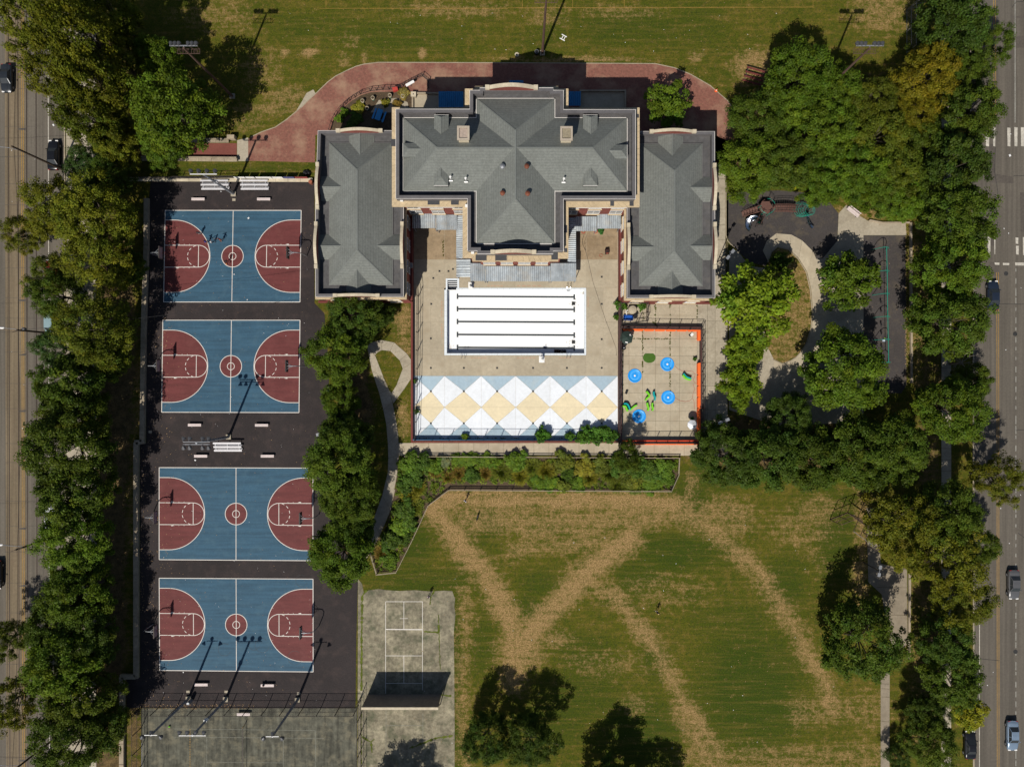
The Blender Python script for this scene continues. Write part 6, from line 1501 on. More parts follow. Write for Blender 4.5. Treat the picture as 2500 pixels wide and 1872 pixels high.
TREES = [
 (62,28,78,1.5,'loose','olive','olive plane tree overhanging the top left corner of the road','plane_tree',W),
 (190,70,98,1.7,'broad','olive','largest olive plane tree in the top left corner','plane_tree',W),
 (250,20,70,1.5,'broad','moss','mossy green tree at the top edge, left of the tall shadow','plane_tree',W),
 (120,165,74,1.5,'loose','olive','olive plane tree reaching over the dark blurred car','plane_tree',W),
 (225,200,86,1.5,'broad','olive','olive plane tree left of the bright green tree at top left','plane_tree',W),
 (215,285,72,1.4,'broad','moss','olive green tree above the black parked car','plane_tree',W),
 (278,345,58,1.3,'broad','olive','small olive tree at the left end of the red ramp','plane_tree',W),
 (385,135,52,1.25,'broad','green','upper lobe of green tree under the brown floodlight at left','shade_tree',W),
 (418,268,100,1.15,'broad','green','full green tree below the left brown floodlight','shade_tree',W),
 (390,345,58,1.1,'broad','green','green tree hanging over the red ramp','shade_tree',W),
 (208,398,46,1.1,'dense','blue','small blue green tree right of the black parked car','street_tree',W),
 (265,425,50,1.0,'dense','dark','dark tree in shade below the red ramp','street_tree',W),
 (125,500,76,1.4,'loose','olive','olive tree over the road, left of the top court','plane_tree',W),
 (225,520,92,1.45,'broad','olive','big olive tree left of the top court','plane_tree',W),
 (52,570,50,1.5,'loose','olive','thin olive branches reaching far over the tram tracks','plane_tree',W),
 (235,625,84,1.35,'loose','olive','olive tree beside the left hoop of the top court','plane_tree',W),
 (120,670,52,1.3,'loose','moss','mossy tree with bare branches over the kerb lane','plane_tree',W),
 (310,650,40,1.0,'dense','deep','deep green low tree against the wall by the top court','street_tree',W),
 (135,722,58,1.1,'dense','deep','fine leaved deep green tree above the light blue van','street_tree',W),
 (225,800,84,1.15,'dense','moss','feathery mossy tree left of the gap between the top two courts','street_tree',W),
 (140,850,52,1.05,'dense','blue','blue green tree below the transformer pole','street_tree',W),
 (255,870,52,1.1,'dense','moss','feathery mossy tree left of the second court hoop','street_tree',W),
 (170,945,76,1.1,'broad','deep','deep green tree left of the second court lower corner','street_tree',W),
 (165,1015,62,1.1,'broad','moss','mossy green tree at the kerb left of the floodlight bleacher','street_tree',W),
 (165,1085,94,1.1,'broad','deep','broad deep green tree left of the wall step','street_tree',W),
 (180,1203,82,1.1,'broad','deep','deep green tree left of the third court upper half','street_tree',W),
 (175,1312,76,1.1,'broad','green','green tree left of the third court lower half','street_tree',W),
 (190,1385,60,1.1,'broad','deep','dark green tree beside the pole with crossarm','street_tree',W),
 (185,1450,80,1.2,'broad','green','green tree left of the bottom court upper edge','street_tree',W),
 (130,1525,70,1.2,'broad','deep','deep green tree overhanging the tram track at lower left','street_tree',W),
 (200,1560,78,1.2,'broad','dark','dark tree left of the bottom court hoop','street_tree',W),
 (150,1625,92,1.25,'broad','green','light topped green tree at the lower left','street_tree',W),
 (195,1705,84,1.2,'broad','moss','mossy green tree left of the wall corner at lower left','street_tree',W),
 (250,1770,60,1.1,'broad','deep','deep green tree beside the tennis fence','street_tree',W),
 (170,1815,96,1.2,'broad','deep','deep green tree at the bottom edge, left of the tennis court','street_tree',W),
 (12,1565,50,1.4,'loose','moss','loose mossy crown entering from the left edge near the bottom','plane_tree',W),
 (15,1720,62,1.4,'loose','olive','loose olive crown at the left edge above the bottom corner','plane_tree',W),
 # between courts and pool
 (862,775,74,1.0,'dense','dark','fine needled dark tree directly below the west wing','pine_tree',G),
 (930,770,34,1.0,'dense','dark','thin dark tree beside the tan grass strip below the west wing','pine_tree',G),
 (822,868,80,1.05,'broad','green','bright green tree right of the second court upper corner','shade_tree',G),
 (830,982,48,1.1,'broad','green','small light green tree by the blue ball','shade_tree',G),
 (838,1070,66,1.2,'broad','dark','dark tree right of the two middle benches','shade_tree',G),
 (828,1132,90,1.1,'broad','deep','wide deep green tree over the third court corner','shade_tree',G),
 (850,1222,76,1.15,'broad','deep','deep green tree right of the third court hoop','shade_tree',G),
 (858,1288,54,1.2,'broad','dark','dark tree between the third court and the path end','shade_tree',G),
 (832,1352,82,1.0,'broad','green','green tree covering the third court lower right corner','shade_tree',G),
 # single tree behind the building
 (1636,253,58,0.9,'small','green','round light green tree behind the east wing','shade_tree',K),
 # grove upper right
 (1957,180,86,1.1,'broad','green','green tree in front of the right brown floodlight','shade_tree',K),
 (1848,290,74,1.0,'broad','deep','deep green tree at the left edge of the right grove','shade_tree',K),
 (1935,270,66,1.05,'broad','green','green tree in the upper middle of the right grove','shade_tree',K),
 (1830,405,78,0.95,'broad','green','green tree closest to the east wing','shade_tree',K),
 (2045,225,70,1.05,'broad','green','green tree below the right floodlight lamps','shade_tree',K),
 (2120,250,66,1.1,'broad','moss','mossy tree left of the golden tree','shade_tree',K),
 (2268,185,74,1.15,'broad','gold','golden yellow tree, upper crown at upper right','shade_tree',K),
 (2240,275,52,1.1,'broad','gold','golden yellow tree, lower crown at upper right','shade_tree',K),
 (2010,320,80,1.05,'broad','green','green tree in the centre of the right grove','shade_tree',K),
 (2145,330,76,1.05,'broad','moss','mossy green tree below left of the golden tree','shade_tree',K),
 (1920,395,78,1.0,'broad','deep','deep green tree above the playground bridge','shade_tree',K),
 (1948,435,26,1.5,'small','lime','small bright lime yellow tree above the green spiral climber','shade_tree',K),
 (2010,440,68,1.0,'broad','green','bright green tree above the playground slide','shade_tree',K),
 (2095,420,74,1.0,'broad','green','green tree above the concrete bench','shade_tree',K),
 (2185,415,72,1.0,'broad','moss','mossy tree in the lower right of the grove','shade_tree',K),
 (2135,465,62,0.9,'broad','green','green tree at the bottom of the grove right of the bench','shade_tree',K),
 (2205,485,62,0.9,'broad','green','green tree in the bottom right corner of the grove','shade_tree',K),
 (2235,420,50,1.0,'broad','deep','deep green tree filling the gap to the street row','shade_tree',K),
 (2260,350,58,1.0,'broad','deep','deep green tree between grove and east street row','shade_tree',K),
 # east street row
 (2325,55,88,1.1,'broad','dark','dark green tree at the top right edge of the grass','street_tree',E),
 (2425,108,52,1.2,'loose','deep','light edged tree leaning over the top right road','street_tree',E),
 (2362,185,52,1.1,'broad','deep','deep green street tree right of the golden tree','street_tree',E),
 (2368,280,78,1.1,'broad','deep','deep green street tree above the upper crosswalk','street_tree',E),
 (2330,405,84,1.1,'broad','dark','dark street tree below the upper crosswalk','street_tree',E),
 (2345,530,88,1.1,'broad','deep','street tree beside the lower crosswalk','street_tree',E),
 (2328,655,86,1.05,'broad','green','street tree beside the dark blue car','street_tree',E),
 (2325,785,90,1.0,'broad','deep','broad street tree right of the swings','street_tree',E),
 (2375,930,48,1.0,'broad','deep','low street tree below the bare tree','street_tree',E),
 (2335,1000,84,1.05,'broad','green','pale green street tree right of the dark grove','street_tree',E),
 (2440,1168,60,1.3,'loose','olive','loose olive tree leaning over the double yellow line','street_tree',E),
 (2205,1285,88,1.1,'loose','olive','olive tree right of the baseball backstop','plane_tree',E),
 (2310,1265,86,1.15,'broad','deep','deep shaded street tree right of the olive tree by the backstop','street_tree',E),
 (2318,1365,90,1.1,'loose','olive','big olive street tree beside the wide park path','plane_tree',E),
 (2385,1330,52,1.1,'broad','deep','deep green street tree edge beside the double yellow line','street_tree',E),
 (2355,1465,74,1.1,'loose','olive','olive street tree left of the grey car','plane_tree',E),
 (2312,1570,70,1.0,'broad','dark','dark street tree right of the lone lawn tree','street_tree',E),
 (2330,1655,72,1.0,'broad','deep','deep green street tree above the small golden one','street_tree',E),
 (2372,1742,44,0.9,'small','lime','small yellow green street tree near the bottom right','street_tree',E),
 (2268,1745,50,1.0,'broad','dark','dark tree left of the small yellow green street tree','street_tree',E),
 (2275,1815,64,1.0,'broad','deep','deep green tree at the bottom right of the sidewalk','street_tree',E),
 (2195,1850,36,0.9,'loose','dark','sparse dark tree on the park path at the bottom edge','street_tree',E),
 # lone lawn tree and playground trees
 (2115,1568,104,0.95,'dense','deep','lone dark green tree on the lawn beside the park path','shade_tree',Q),
 (1848,738,104,0.9,'small','bright','bright green tree between splash yard and playground island','shade_tree',Q),
 (1905,640,26,1.0,'small','dark','small dark tree top at the playground ring','shade_tree',Q),
 (1822,860,54,0.9,'small','bright','bright green tree right of the splash yard fence','shade_tree',Q),
 (1806,942,56,0.95,'small','bright','bright yellow green round tree right of the splash yard','shade_tree',Q),
 (2073,685,76,0.9,'small','green','green tree left of the swings','shade_tree',Q),
 (2065,905,102,0.95,'broad','green','big green tree below left of the swings','shade_tree',Q),
 (1775,1110,82,0.95,'broad','dark','dark tree at the left end of the lower grove','shade_tree',Q),
 (1875,1115,88,1.0,'broad','dark','dark tree in the lower grove, second from left','shade_tree',Q),
 (1985,1120,86,1.0,'broad','deep','deep green tree in the middle of the lower grove','shade_tree',Q),
 (2090,1105,92,1.0,'broad','deep','deep green tree in the lower grove above the backstop','shade_tree',Q),
 (2185,1095,84,1.0,'broad','deep','deep green tree at the right end of the lower grove','shade_tree',Q),
 (1930,1020,60,1.1,'broad','dark','dark tree between playground and lower grove','shade_tree',Q),
 # bottom edge
 (1296,1812,66,1.1,'dense','dark','dark tree at the bottom edge of the lawn, right of a pair','shade_tree',Q),
 (1190,1806,64,1.15,'dense','dark','dark tree at the bottom edge, left of a pair','shade_tree',Q),
 (1484,1952,84,1.0,'broad','dark','tree at the bottom edge throwing a wide shadow on the lawn','shade_tree',Q),
 (1600,1960,60,1.0,'broad','dark','dark tree at the bottom edge right of the wide shadow','shade_tree',Q),
 (960,2012,78,1.0,'broad','deep','tree below the handball court, seen mostly by its shadow','shade_tree',Q),
]
for tr in TREES: tree(*tr)
# bare grey tree by the east street
def bare_tree(px, py, label):
    r = random.Random(8); t = thing('bare_tree', label, 'tree', at3(px, py), 0)
    mb = MB(); mb.tube([(0,0,0),(0.1,0,2.2),(0,0.1,3.4)], 0.22, 8, 0.14); mb.build('trunk', m_barkpale, t, True)
    br = MB()
    def grow(p, d, L_, rad, n):
        q = p+d*L_; br.tube([p, p.lerp(q, .5)+Vector((r.uniform(-.1,.1), r.uniform(-.1,.1), r.uniform(0,.12)))*L_*.5, q], rad, 4, rad*0.5)
        if n:
            for _ in range(3):
                e = (d+Vector((r.uniform(-.8,.8), r.uniform(-.8,.8), r.uniform(-.25,.45)))).normalized(); grow(p.lerp(q, r.uniform(.5,1)), e, L_*r.uniform(.55,.8), rad*0.55, n-1)
    for k in range(9): a = k*0.7; grow(Vector((0,0.1,r.uniform(2.4,3.4))), Vector((math.cos(a), math.sin(a), r.uniform(.3,.9))).normalized(), r.uniform(1.3,2.1), 0.07, 3)
    stuff(br.build('bare_branches', m_barkpale, t)); return t
bare_tree(2318, 888, 'leafless grey tree between two street trees at right')

# ------------------------------------------------------------------ shrubs of the planting bed and odd bushes
def shrub_arch(seed, leaf=0.14, nc=40, per=70, flat=0.8, grassy=False):
    rng = np.random.default_rng(seed)
    if grassy:
        n = 900; az = rng.uniform(0, 6.28, n); r0 = rng.uniform(0, 0.35, n); L_ = rng.uniform(0.5, 1.05, n); tilt = rng.uniform(0.1, 1.1, n)
        b = np.stack([r0*np.cos(az), r0*np.sin(az), np.zeros(n)], -1); d = np.stack([np.cos(az)*np.sin(tilt), np.sin(az)*np.sin(tilt), np.cos(tilt)], -1)
        m_ = b+d*(L_*0.6)[:, None]; e = b+d*L_[:, None]; e[:, 2] -= 0.25*L_*tilt
        sd = np.stack([-np.sin(az), np.cos(az), np.zeros(n)], -1)*0.028
        v = np.stack([b-sd, b+sd, m_+sd, m_-sd, e], 1).reshape(-1, 3); f = []
        for i in range(n): o = 5*i; f += [(o, o+1, o+2, o+3), (o+3, o+2, o+4)]
        me = bpy.data.meshes.new('foliage'); me.from_pydata(v.tolist(), [], f)
        a = me.color_attributes.new('tint', 'FLOAT_COLOR', 'POINT'); a.data.foreach_set('color', np.repeat(np.clip(rng.normal(1, .25, (n, 1)), .4, 1.8)*np.ones((n, 4)), 5, 0).astype(np.float32).ravel())
        me.materials.append(m_leaf); return me
    az = rng.uniform(0, 6.28, nc); el = np.arcsin(rng.uniform(0, 1, nc)); r = rng.uniform(0.3, 1, nc)**0.5*0.8
    f = 1+0.2*np.cos(3*az+rng.uniform(0, 6))+0.15*np.cos(5*az)
    C = np.stack([f*r*np.cos(el)*np.cos(az), f*r*np.cos(el)*np.sin(az), 0.3+0.75*r*np.sin(el)], -1)
    return leaf_cloud(rng, C, rng.uniform(0.16, 0.32, nc), per, leaf, flat, name='foliage')
SH_ = {'leafy': [shrub_arch(1), shrub_arch(2, nc=34)], 'fine': [shrub_arch(3, 0.10, 44, 80), shrub_arch(4, 0.1, 40, 80)], 'grassy': [shrub_arch(5, grassy=True), shrub_arch(6, grassy=True)]}
stem = MB(); 
for k in range(6): stem.tube([(0,0,0),(0.15*math.cos(k),0.15*math.sin(k),0.35),(0.4*math.cos(k),0.4*math.sin(k),0.75)], 0.025, 5, 0.01)
stem_me = stem.mesh('stem', m_bark)
def shrub(px, py, r, h, kind, colour, label, group='plants of the fenced bed', name='shrub'):
    s_ = r*S*((1.05 if kind == 'fine' else 1.3) if group.startswith('plants') else 1.0); x, y = at(px, py, h*0.6); t = thing(name, label, 'shrub', (x, y, 0), trng.uniform(0, 6.28), group); t.scale = (s_, s_, h)
    c = link('foliage', trng.choice(SH_[kind]), t); link('stem', stem_me, t)
    cc = colour; v = trng.uniform(.9, 1.1); c.color = (cc[0]*v, cc[1]*v, cc[2]*v, 1); return t
sg_, sd_, sy_, sb_, sp_, so_ = (0.10,0.165,0.014), (0.06,0.105,0.012), (0.19,0.175,0.018), (0.22,0.15,0.03), (0.24,0.28,0.13), (0.13,0.15,0.018)
bed = plane('planting_bed', [(972,1117),(1657,1119),(1655,1158),(1637,1198),(1095,1196),(1046,1234),(966,1395),(920,1398),(906,1346),(945,1279),(965,1195)], 0.014, m_soil)
BED = [  # x, y, radius px, height m, kind, colour, label
 (1000,1132,26,1.5,'leafy',sg_,'leafy green shrub at the top left corner of the fenced bed'),(1032,1130,22,1.4,'leafy',sd_,'dark green shrub next to the bed corner'),(1060,1138,20,1.2,'leafy',sg_,'green shrub left of the pale silvery one'),
 (1085,1126,18,0.9,'fine',sp_,'pale silvery shrub near the top fence'),(1062,1150,15,0.9,'grassy',sb_,'tawny grass tuft below the silvery shrub'),(1118,1124,24,0.6,'fine',sg_,'low bright green ground shrub right of the silvery one'),
 (1150,1124,24,0.6,'fine',sg_,'low green shrub in the upper bed, second'),(1185,1124,24,0.6,'fine',sg_,'low green shrub in the upper bed, third'),(1012,1165,22,1.3,'leafy',sd_,'dark shrub beside the path bend'),
 (1020,1190,18,1.0,'grassy',sy_,'yellow grass tuft in the bed corner'),(990,1180,22,1.3,'leafy',sd_,'dark leafy shrub along the path'),(1000,1215,22,1.1,'grassy',sy_,'yellow green grass tuft halfway down the slanted bed'),
 (985,1245,26,1.4,'leafy',sd_,'dark green shrub in the slanted bed'),(1010,1240,20,1.0,'grassy',so_,'olive grass tuft near the slanted fence'),(975,1285,24,1.3,'leafy',sg_,'green shrub in the slanted bed below the dark one'),
 (1000,1275,20,1.2,'leafy',sd_,'dark round shrub near the slanted fence'),(955,1320,26,1.5,'leafy',sd_,'dark shrub near the lower end of the slanted bed'),(985,1315,18,1.0,'leafy',sd_,'small dark shrub by the lower slanted fence'),
 (930,1350,18,0.9,'grassy',sb_,'tawny grass tuft near the bed tip'),(950,1372,20,1.1,'leafy',sg_,'green shrub at the bottom tip of the bed'),(1120,1155,16,0.9,'grassy',sb_,'brown grass tuft in the middle bed, leftmost'),
 (1150,1160,18,1.0,'leafy',sd_,'dark shrub in the middle bed beside brown grass'),(1185,1155,16,0.9,'grassy',sb_,'brown grass tuft in the middle bed, second'),(1225,1150,24,1.0,'grassy',so_,'olive grass tuft in the middle bed'),
 (1215,1128,16,1.0,'fine',sg_,'round green shrub at mid fence'),(1258,1124,26,1.3,'leafy',sg_,'bushy green shrub at the middle of the top fence'),(1270,1160,22,0.9,'grassy',sy_,'orange yellow grass tuft near the lower fence'),
 (1316,1178,22,0.8,'fine',sg_,'low dark green cushion by the lower fence, left'),(1345,1180,24,0.8,'fine',sg_,'low dark green cushion by the lower fence, middle'),(1375,1188,16,1.3,'leafy',so_,'olive shrub leaning over the lower fence'),
 (1412,1180,24,0.8,'fine',sg_,'low dark green cushion by the lower fence, right'),(1335,1150,22,1.1,'grassy',sy_,'yellow green clump above the cushions'),(1375,1130,26,1.4,'leafy',so_,'olive shrub under the top fence right of centre'),
 (1385,1155,18,1.3,'leafy',sd_,'dark shrub in the centre right of the bed'),(1425,1140,26,1.3,'leafy',sy_,'yellow green shrub right of centre'),(1440,1165,20,1.0,'grassy',sy_,'yellow green grass tuft right of centre'),
 (1465,1135,22,1.2,'leafy',so_,'olive shrub left of the tall thin tree'),(1490,1155,24,1.1,'grassy',so_,'olive brown grass tuft in the right bed'),(1515,1135,26,1.5,'leafy',sd_,'dark shrub under the tall thin tree'),
 (1550,1140,26,1.6,'leafy',sd_,'tall dark shrub right of the thin tree'),(1545,1180,30,0.8,'fine',so_,'low olive ground shrub by the lower right fence'),(1590,1182,28,0.7,'fine',sg_,'low green ground shrub at the lower right corner'),
 (1590,1150,24,1.1,'leafy',sd_,'dark green shrub in the right bed'),(1620,1140,22,1.1,'leafy',sg_,'green shrub at the right end of the bed'),(1628,1165,18,0.9,'leafy',sg_,'small green shrub at the slanted right end'),(1510,1180,22,0.8,'grassy',so_,'olive tuft in the lower right bed'),
 (1300,1140,20,1.0,'grassy',so_,'olive clump left of the centre cushions'),(1095,1165,14,0.8,'grassy',sb_,'brown tuft in the bed corner by the rail')]
for b_ in BED: shrub(*b_)
rng = np.random.default_rng(61); C = []
bedp = [(978,1120),(1655,1122),(1653,1156),(1634,1194),(1095,1192),(1044,1230),(964,1390),(922,1394),(910,1346),(949,1279),(969,1195)]
def inside(x, y, P_):
    c = False
    for (x0, y0), (x1, y1) in zip(P_, P_[1:]+P_[:1]):
        if (y0 > y) != (y1 > y) and x < (x1-x0)*(y-y0)/(y1-y0)+x0: c = not c
    return c
while len(C) < 1500:
    x, y = rng.uniform(905, 1656), rng.uniform(1118, 1398)
    if inside(x, y, bedp) and (y < 1178 or x > 1290 or x < 1085): C.append((*at(x, y), rng.uniform(0.1, 0.4)))
gc = leaf_cloud(rng, np.array(C), rng.uniform(0.2, 0.5, len(C)), 26, 0.15, 0.5, name='ground_cover', clump_tint=0.3); o = stuff(link('ground_cover', gc)); o.color = (0.13,0.18,0.016,1)
tree(1533,1118,38,1.5,'loose','deep','thin tall tree in the planting bed below the splash yard','shade_tree',Q)
shrub(1135,1067,11,1.0,'leafy',(0.15,0.22,0.02),'small bright shrub at the lower terrace wall, left','bushes at the terrace wall')
shrub(1326,1062,22,1.9,'leafy',(0.09,0.21,0.02),'bright green bush over the lower terrace wall, middle','bushes at the terrace wall')
shrub(1392,1067,15,1.2,'leafy',(0.09,0.19,0.02),'small green bush at the terrace wall beside the big bush','bushes at the terrace wall')
for i, (x, y, r_) in enumerate(((1425,1066,26),(1455,1060,28),(1486,1062,26))):
    shrub(x, y, r_, 2.2, 'leafy', (0.075,0.16,0.018), '%s of the three big green bushes in the lower right terrace corner' % ('leftmost','middle one','rightmost')[i], 'bushes at the terrace wall')
for x, y, r_, lab in ((1519,747,16,'green bush left of the filter tank'),(1567,746,14,'green bush right of the filter tank'),(1505,775,9,'climbing green plant on the fence left of the blue tub'),(1506,740,8,'green climber at the top of the yard fence'),
                      (1016,1005,8,'thin green climber on the left terrace fence'),(1013,930,7,'small climber on the left terrace fence higher up'),(1697,876,6,'weed at the right splash yard fence'),(1185,647,4,'small weed growing on the canopy edge')):
    shrub(x, y, r_, 1.2 if r_ > 7 else 0.7, 'leafy', (0.08,0.16,0.02), lab, 'weeds and climbers round the yard')
for x, y, r_, c_, lab in ((875,262,20,sy_,'yellow flowering patch in the corner garden'),(985,228,18,(0.25,0.19,0.05),'yellow and orange flower bush by the sink'),(940,250,13,sy_,'yellow grass patch between the barrel planters'),(970,254,15,sb_,'brown grass patch by the garden wall'),
    (828,290,14,sg_,'green plant at the curved railing'),(840,275,14,sg_,'bright leafy plant in the shaded garden'),(868,290,20,sd_,'dark shrub in the shaded garden'),(855,310,18,sd_,'dark shrub against the west wing'),(1468,563,10,(0.05,0.15,0.03),'potted green plants under the right yard canopy')):
    shrub(x, y, r_, 0.8, 'leafy', c_, lab, 'garden plants behind the west wing')
# weeds growing in slab joints (one low mass)
rng = np.random.default_rng(77); C = []
for (x0, y0, x1, y1, n) in ((1568.5,800,1568.5,910,46),(1636,804,1636,960,50),(1540,827,1640,827,34),(1636,740,1636,798,16),(1600,740,1600,798,26),(1592,785,1606,797,18),(1569,745,1571,790,12),(1702,745,1702,790,10),(1082,584,1082,625,16),(1640,741,1712,742,26),(1520,800,1520,1070,30),(1012,1069,1500,1070,60)):
    for _ in range(n): u = rng.uniform(); C.append((*at(x0+(x1-x0)*u+rng.normal(0,.7), y0+(y1-y0)*u+rng.normal(0,.7)), 0.06))
wd = leaf_cloud(rng, np.array(C), rng.uniform(0.06, 0.16, len(C)), 16, 0.09, 0.5, name='joint_weeds'); o = stuff(link('joint_weeds', wd)); o.color = (0.10,0.11,0.02,1)
# loose dry leaves and scraps
rng = np.random.default_rng(5); mb = MB(); mp = MB()
def scatter(m_, x0, y0, x1, y1, n, s0, s1, z=0.034):
    for _ in range(n):
        x, y = at(rng.uniform(x0, x1), rng.uniform(y0, y1)); s_ = rng.uniform(s0, s1); a = rng.uniform(0, 6.28)
        q = [(x+s_*math.cos(a+k*1.57)*(1 if k % 2 else .6), y+s_*math.sin(a+k*1.57)*(1 if k % 2 else .6), z+(k % 2)*0.02) for k in range(4)]; m_.add(q, [(0,1,2,3)])
scatter(mb, 360, 520, 420, 1080, 260, .04, .10); scatter(mb, 345, 1090, 420, 1720, 200, .04, .1); scatter(mb, 400, 500, 760, 1720, 420, .03, .08); scatter(mb, 343, 1085, 352, 1500, 140, .05, .1); scatter(mb, 340, 1718, 620, 1730, 240, .04, .1)
scatter(mb, 620, 160, 1000, 390, 240, .03, .09); scatter(mb, 1600, 160, 1790, 300, 90, .03, .08); scatter(mb, 2209, 550, 2219, 930, 380, .05, .11); scatter(mb, 1800, 480, 2210, 950, 160, .04, .09); scatter(mb, 900, 760, 1000, 1100, 120, .05, .1)
scatter(mb, 870, 1430, 2150, 1860, 320, .05, .10, .03); scatter(mb, 450, 5, 1950, 140, 120, .05, .1, .03)
stuff(mb.build('fallen_leaves', m_litter))
scatter(mp, 345, 520, 780, 1720, 110, .03, .07); scatter(mp, 600, 20, 1900, 140, 26, .05, .1, .03); scatter(mp, 1000, 1200, 2100, 1850, 40, .05, .1, .03); scatter(mp, 2380, 200, 2500, 1700, 14, .06, .14); scatter(mp, 20, 300, 150, 1500, 14, .06, .14)
for x, y, s_ in ((607,533,.22),(572,670,.13),(604,732,.12),(477,1123,.2),(540,468,.12),(2465,380,.28),(131,306,.24),(448,1640,.14)): c = at(x, y); mp.box(c[0], c[1], 0.06, s_*1.3, s_, 0.05, x)
stuff(mp.build('paper_litter', m_paper))
# ================================================================== cars
def car(px, py, heading, col, label, L_=4.6, Wd=1.82, hgt=1.46, suv=False, rough=0.28):
    """heading: 0 = nose towards the top of the picture"""
    mt = paint('car_paint_'+label[:12].replace(' ', '_'), col, rough)
    t = thing('car', label, 'car', (*at(px, py), Z1), heading, 'cars on the two streets')
    a, wb = L_/2, Wd/2
    st = [(-a,.80,.45,.80),(-a+.12,.93,.32,.92),(-a+.5,.985,.26,.98),(-1.0,1.0,.24,.98),(.3,1.0,.24,.96),(a-1.15,.985,.25,.93),(a-.55,.95,.27,.84),(a-.18,.86,.32,.72),(a,.68,.42,.62)]
    if suv: st = [(y, w_, z0, z1+.12) for y, w_, z0, z1 in st]
    mb = MB(); prof = lambda w_, z0, z1: [(-w_*.9,z0),(-w_,z0+.16),(-w_*1.0,z1-.2),(-w_*.93,z1-.05),(-w_*.74,z1),(w_*.74,z1),(w_*.93,z1-.05),(w_*1.0,z1-.2),(w_,z0+.16),(w_*.9,z0)]
    vs = []
    for y, w_, z0, z1 in st:
        for x, z in prof(w_*wb, z0, z1): vs.append((x, y, z))
    k = 10; n = len(st); fs = [(i*k+j, i*k+(j+1)%k, (i+1)*k+(j+1)%k, (i+1)*k+j) for i in range(n-1) for j in range(k)]+[tuple(range(k)), tuple((n-1)*k+j for j in range(k))]
    body = mb.add(vs, fs).build('body', mt, t, True)
    zb = .95+(.12 if suv else 0); zr = hgt
    by0, by1 = (-a+.45 if suv else -a+.85), a-1.35; ry0, ry1 = (-a+.75 if suv else -a+1.5), a-2.05
    bw, rw_ = wb*.86, wb*.66
    B = [(-bw,by0,zb),(bw,by0,zb),(bw,by1,zb-.03),(-bw,by1,zb-.03)]; T = [(-rw_,ry0,zr-.04),(rw_,ry0,zr-.04),(rw_,ry1,zr-.03),(-rw_,ry1,zr-.03)]
    MB().add([T[0],T[1],T[2],T[3],(-rw_*.8,(ry0+ry1)/2,zr),(rw_*.8,(ry0+ry1)/2,zr),(T[0][0],T[0][1],zr-.1),(T[1][0],T[1][1],zr-.1),(T[2][0],T[2][1],zr-.1),(T[3][0],T[3][1],zr-.1)], [(0,1,5,4),(4,5,2,3),(0,4,3),(1,2,5),(0,6,7,1),(1,7,8,2),(2,8,9,3),(3,9,6,0)]).build('roof', mt, t)
    lo = [(x, y, z-.012) for x, y, z in T]
    MB().add([B[3],B[2],lo[2],lo[3]], [(0,1,2,3)]).build('windscreen', m_glass, t)
    MB().add([B[0],B[1],lo[1],lo[0]], [(0,1,2,3)]).build('rear_window', m_glass, t)
    MB().add([B[0],B[3],lo[3],lo[0]], [(0,1,2,3)]).build('side_window', m_glass, t); MB().add([B[1],B[2],lo[2],lo[1]], [(0,1,2,3)]).build('side_window', m_glass, t)
    pl = MB()
    for s_ in (-1, 1):
        pl.beam((s_*bw,by1,zb-.02),(s_*rw_,ry1,zr-.04),.07,.06); pl.beam((s_*bw,by0,zb),(s_*rw_,ry0,zr-.05),.09,.06); pl.beam((s_*bw*1.0,0,zb),(s_*rw_,-.05,zr-.05),.07,.05)
    pl.build('roof_pillar', mt, t)
    for s_ in (-1, 1):
        for y in (-a+.85, a-.9):
            w_ = MB().tube([(s_*(wb-.22),y,.33),(s_*(wb+.005),y,.33)], .33, 16).build('wheel', m_black, t)
            MB().tube([(s_*(wb-.05),y,.33),(s_*(wb+.012),y,.33)], .2, 12).build('rim', m_galv, w_)
        MB().box(s_*wb*.58, a-.13, .66+(.1 if suv else 0), .42, .2, .12).build('headlight', m_white, t)
        MB().box(s_*wb*.66, -a+.06, .78+(.1 if suv else 0), .34, .1, .14).build('tail_light', M('lamp_red_'+label[:8], (.35,.01,.01), .3, .05), t)
        MB().box(s_*(wb+.08), a-1.55, .98+(.1 if suv else 0), .18, .12, .13).build('mirror', mt, t)
    return t
car(137, 382, 0.0, (0.012,0.013,0.016), 'black car parked at the left kerb near the top', 4.9)
car(23, 196, math.pi, (0.03,0.035,0.042), 'dark grey car driving on the left tram track', 4.6)
car(133, 777, 0.0, (0.30,0.42,0.44), 'pale blue green van parked at the left kerb under the trees', 4.9, 1.9, 1.8, True)
car(131, 668, 0.0, (0.30,0.03,0.02), 'red car parked at the left kerb half hidden by branches', 4.4)
car(131, 1262, 0.0, (0.72,0.72,0.72), 'white car parked at the left kerb hidden under trees', 4.6)
car(-2, 1400, math.pi, (0.012,0.013,0.016), 'black car cut off by the left edge of the picture', 4.7)
car(2418, 722, 0.0, (0.022,0.032,0.055), 'dark blue car driving beside the right street trees', 4.8)
car(2468, 1424, math.pi, (0.12,0.12,0.125), 'grey car driving down the right road', 4.8)
car(2465, 1790, math.pi, (0.20,0.27,0.36), 'pale blue car in tree shade at the bottom right', 4.9)
car(2362, 1812, 0.0, (0.015,0.016,0.02), 'black car parked at the bottom right kerb in deep shade', 4.6)
car(2515, 92, 0.0, (0.62,0.63,0.65), 'white car cut off by the right edge near the top', 4.7)
car(180, 1835, 0.6, (0.5,0.5,0.52), 'silver car glimpsed under the bottom left trees', 4.4) if False else None

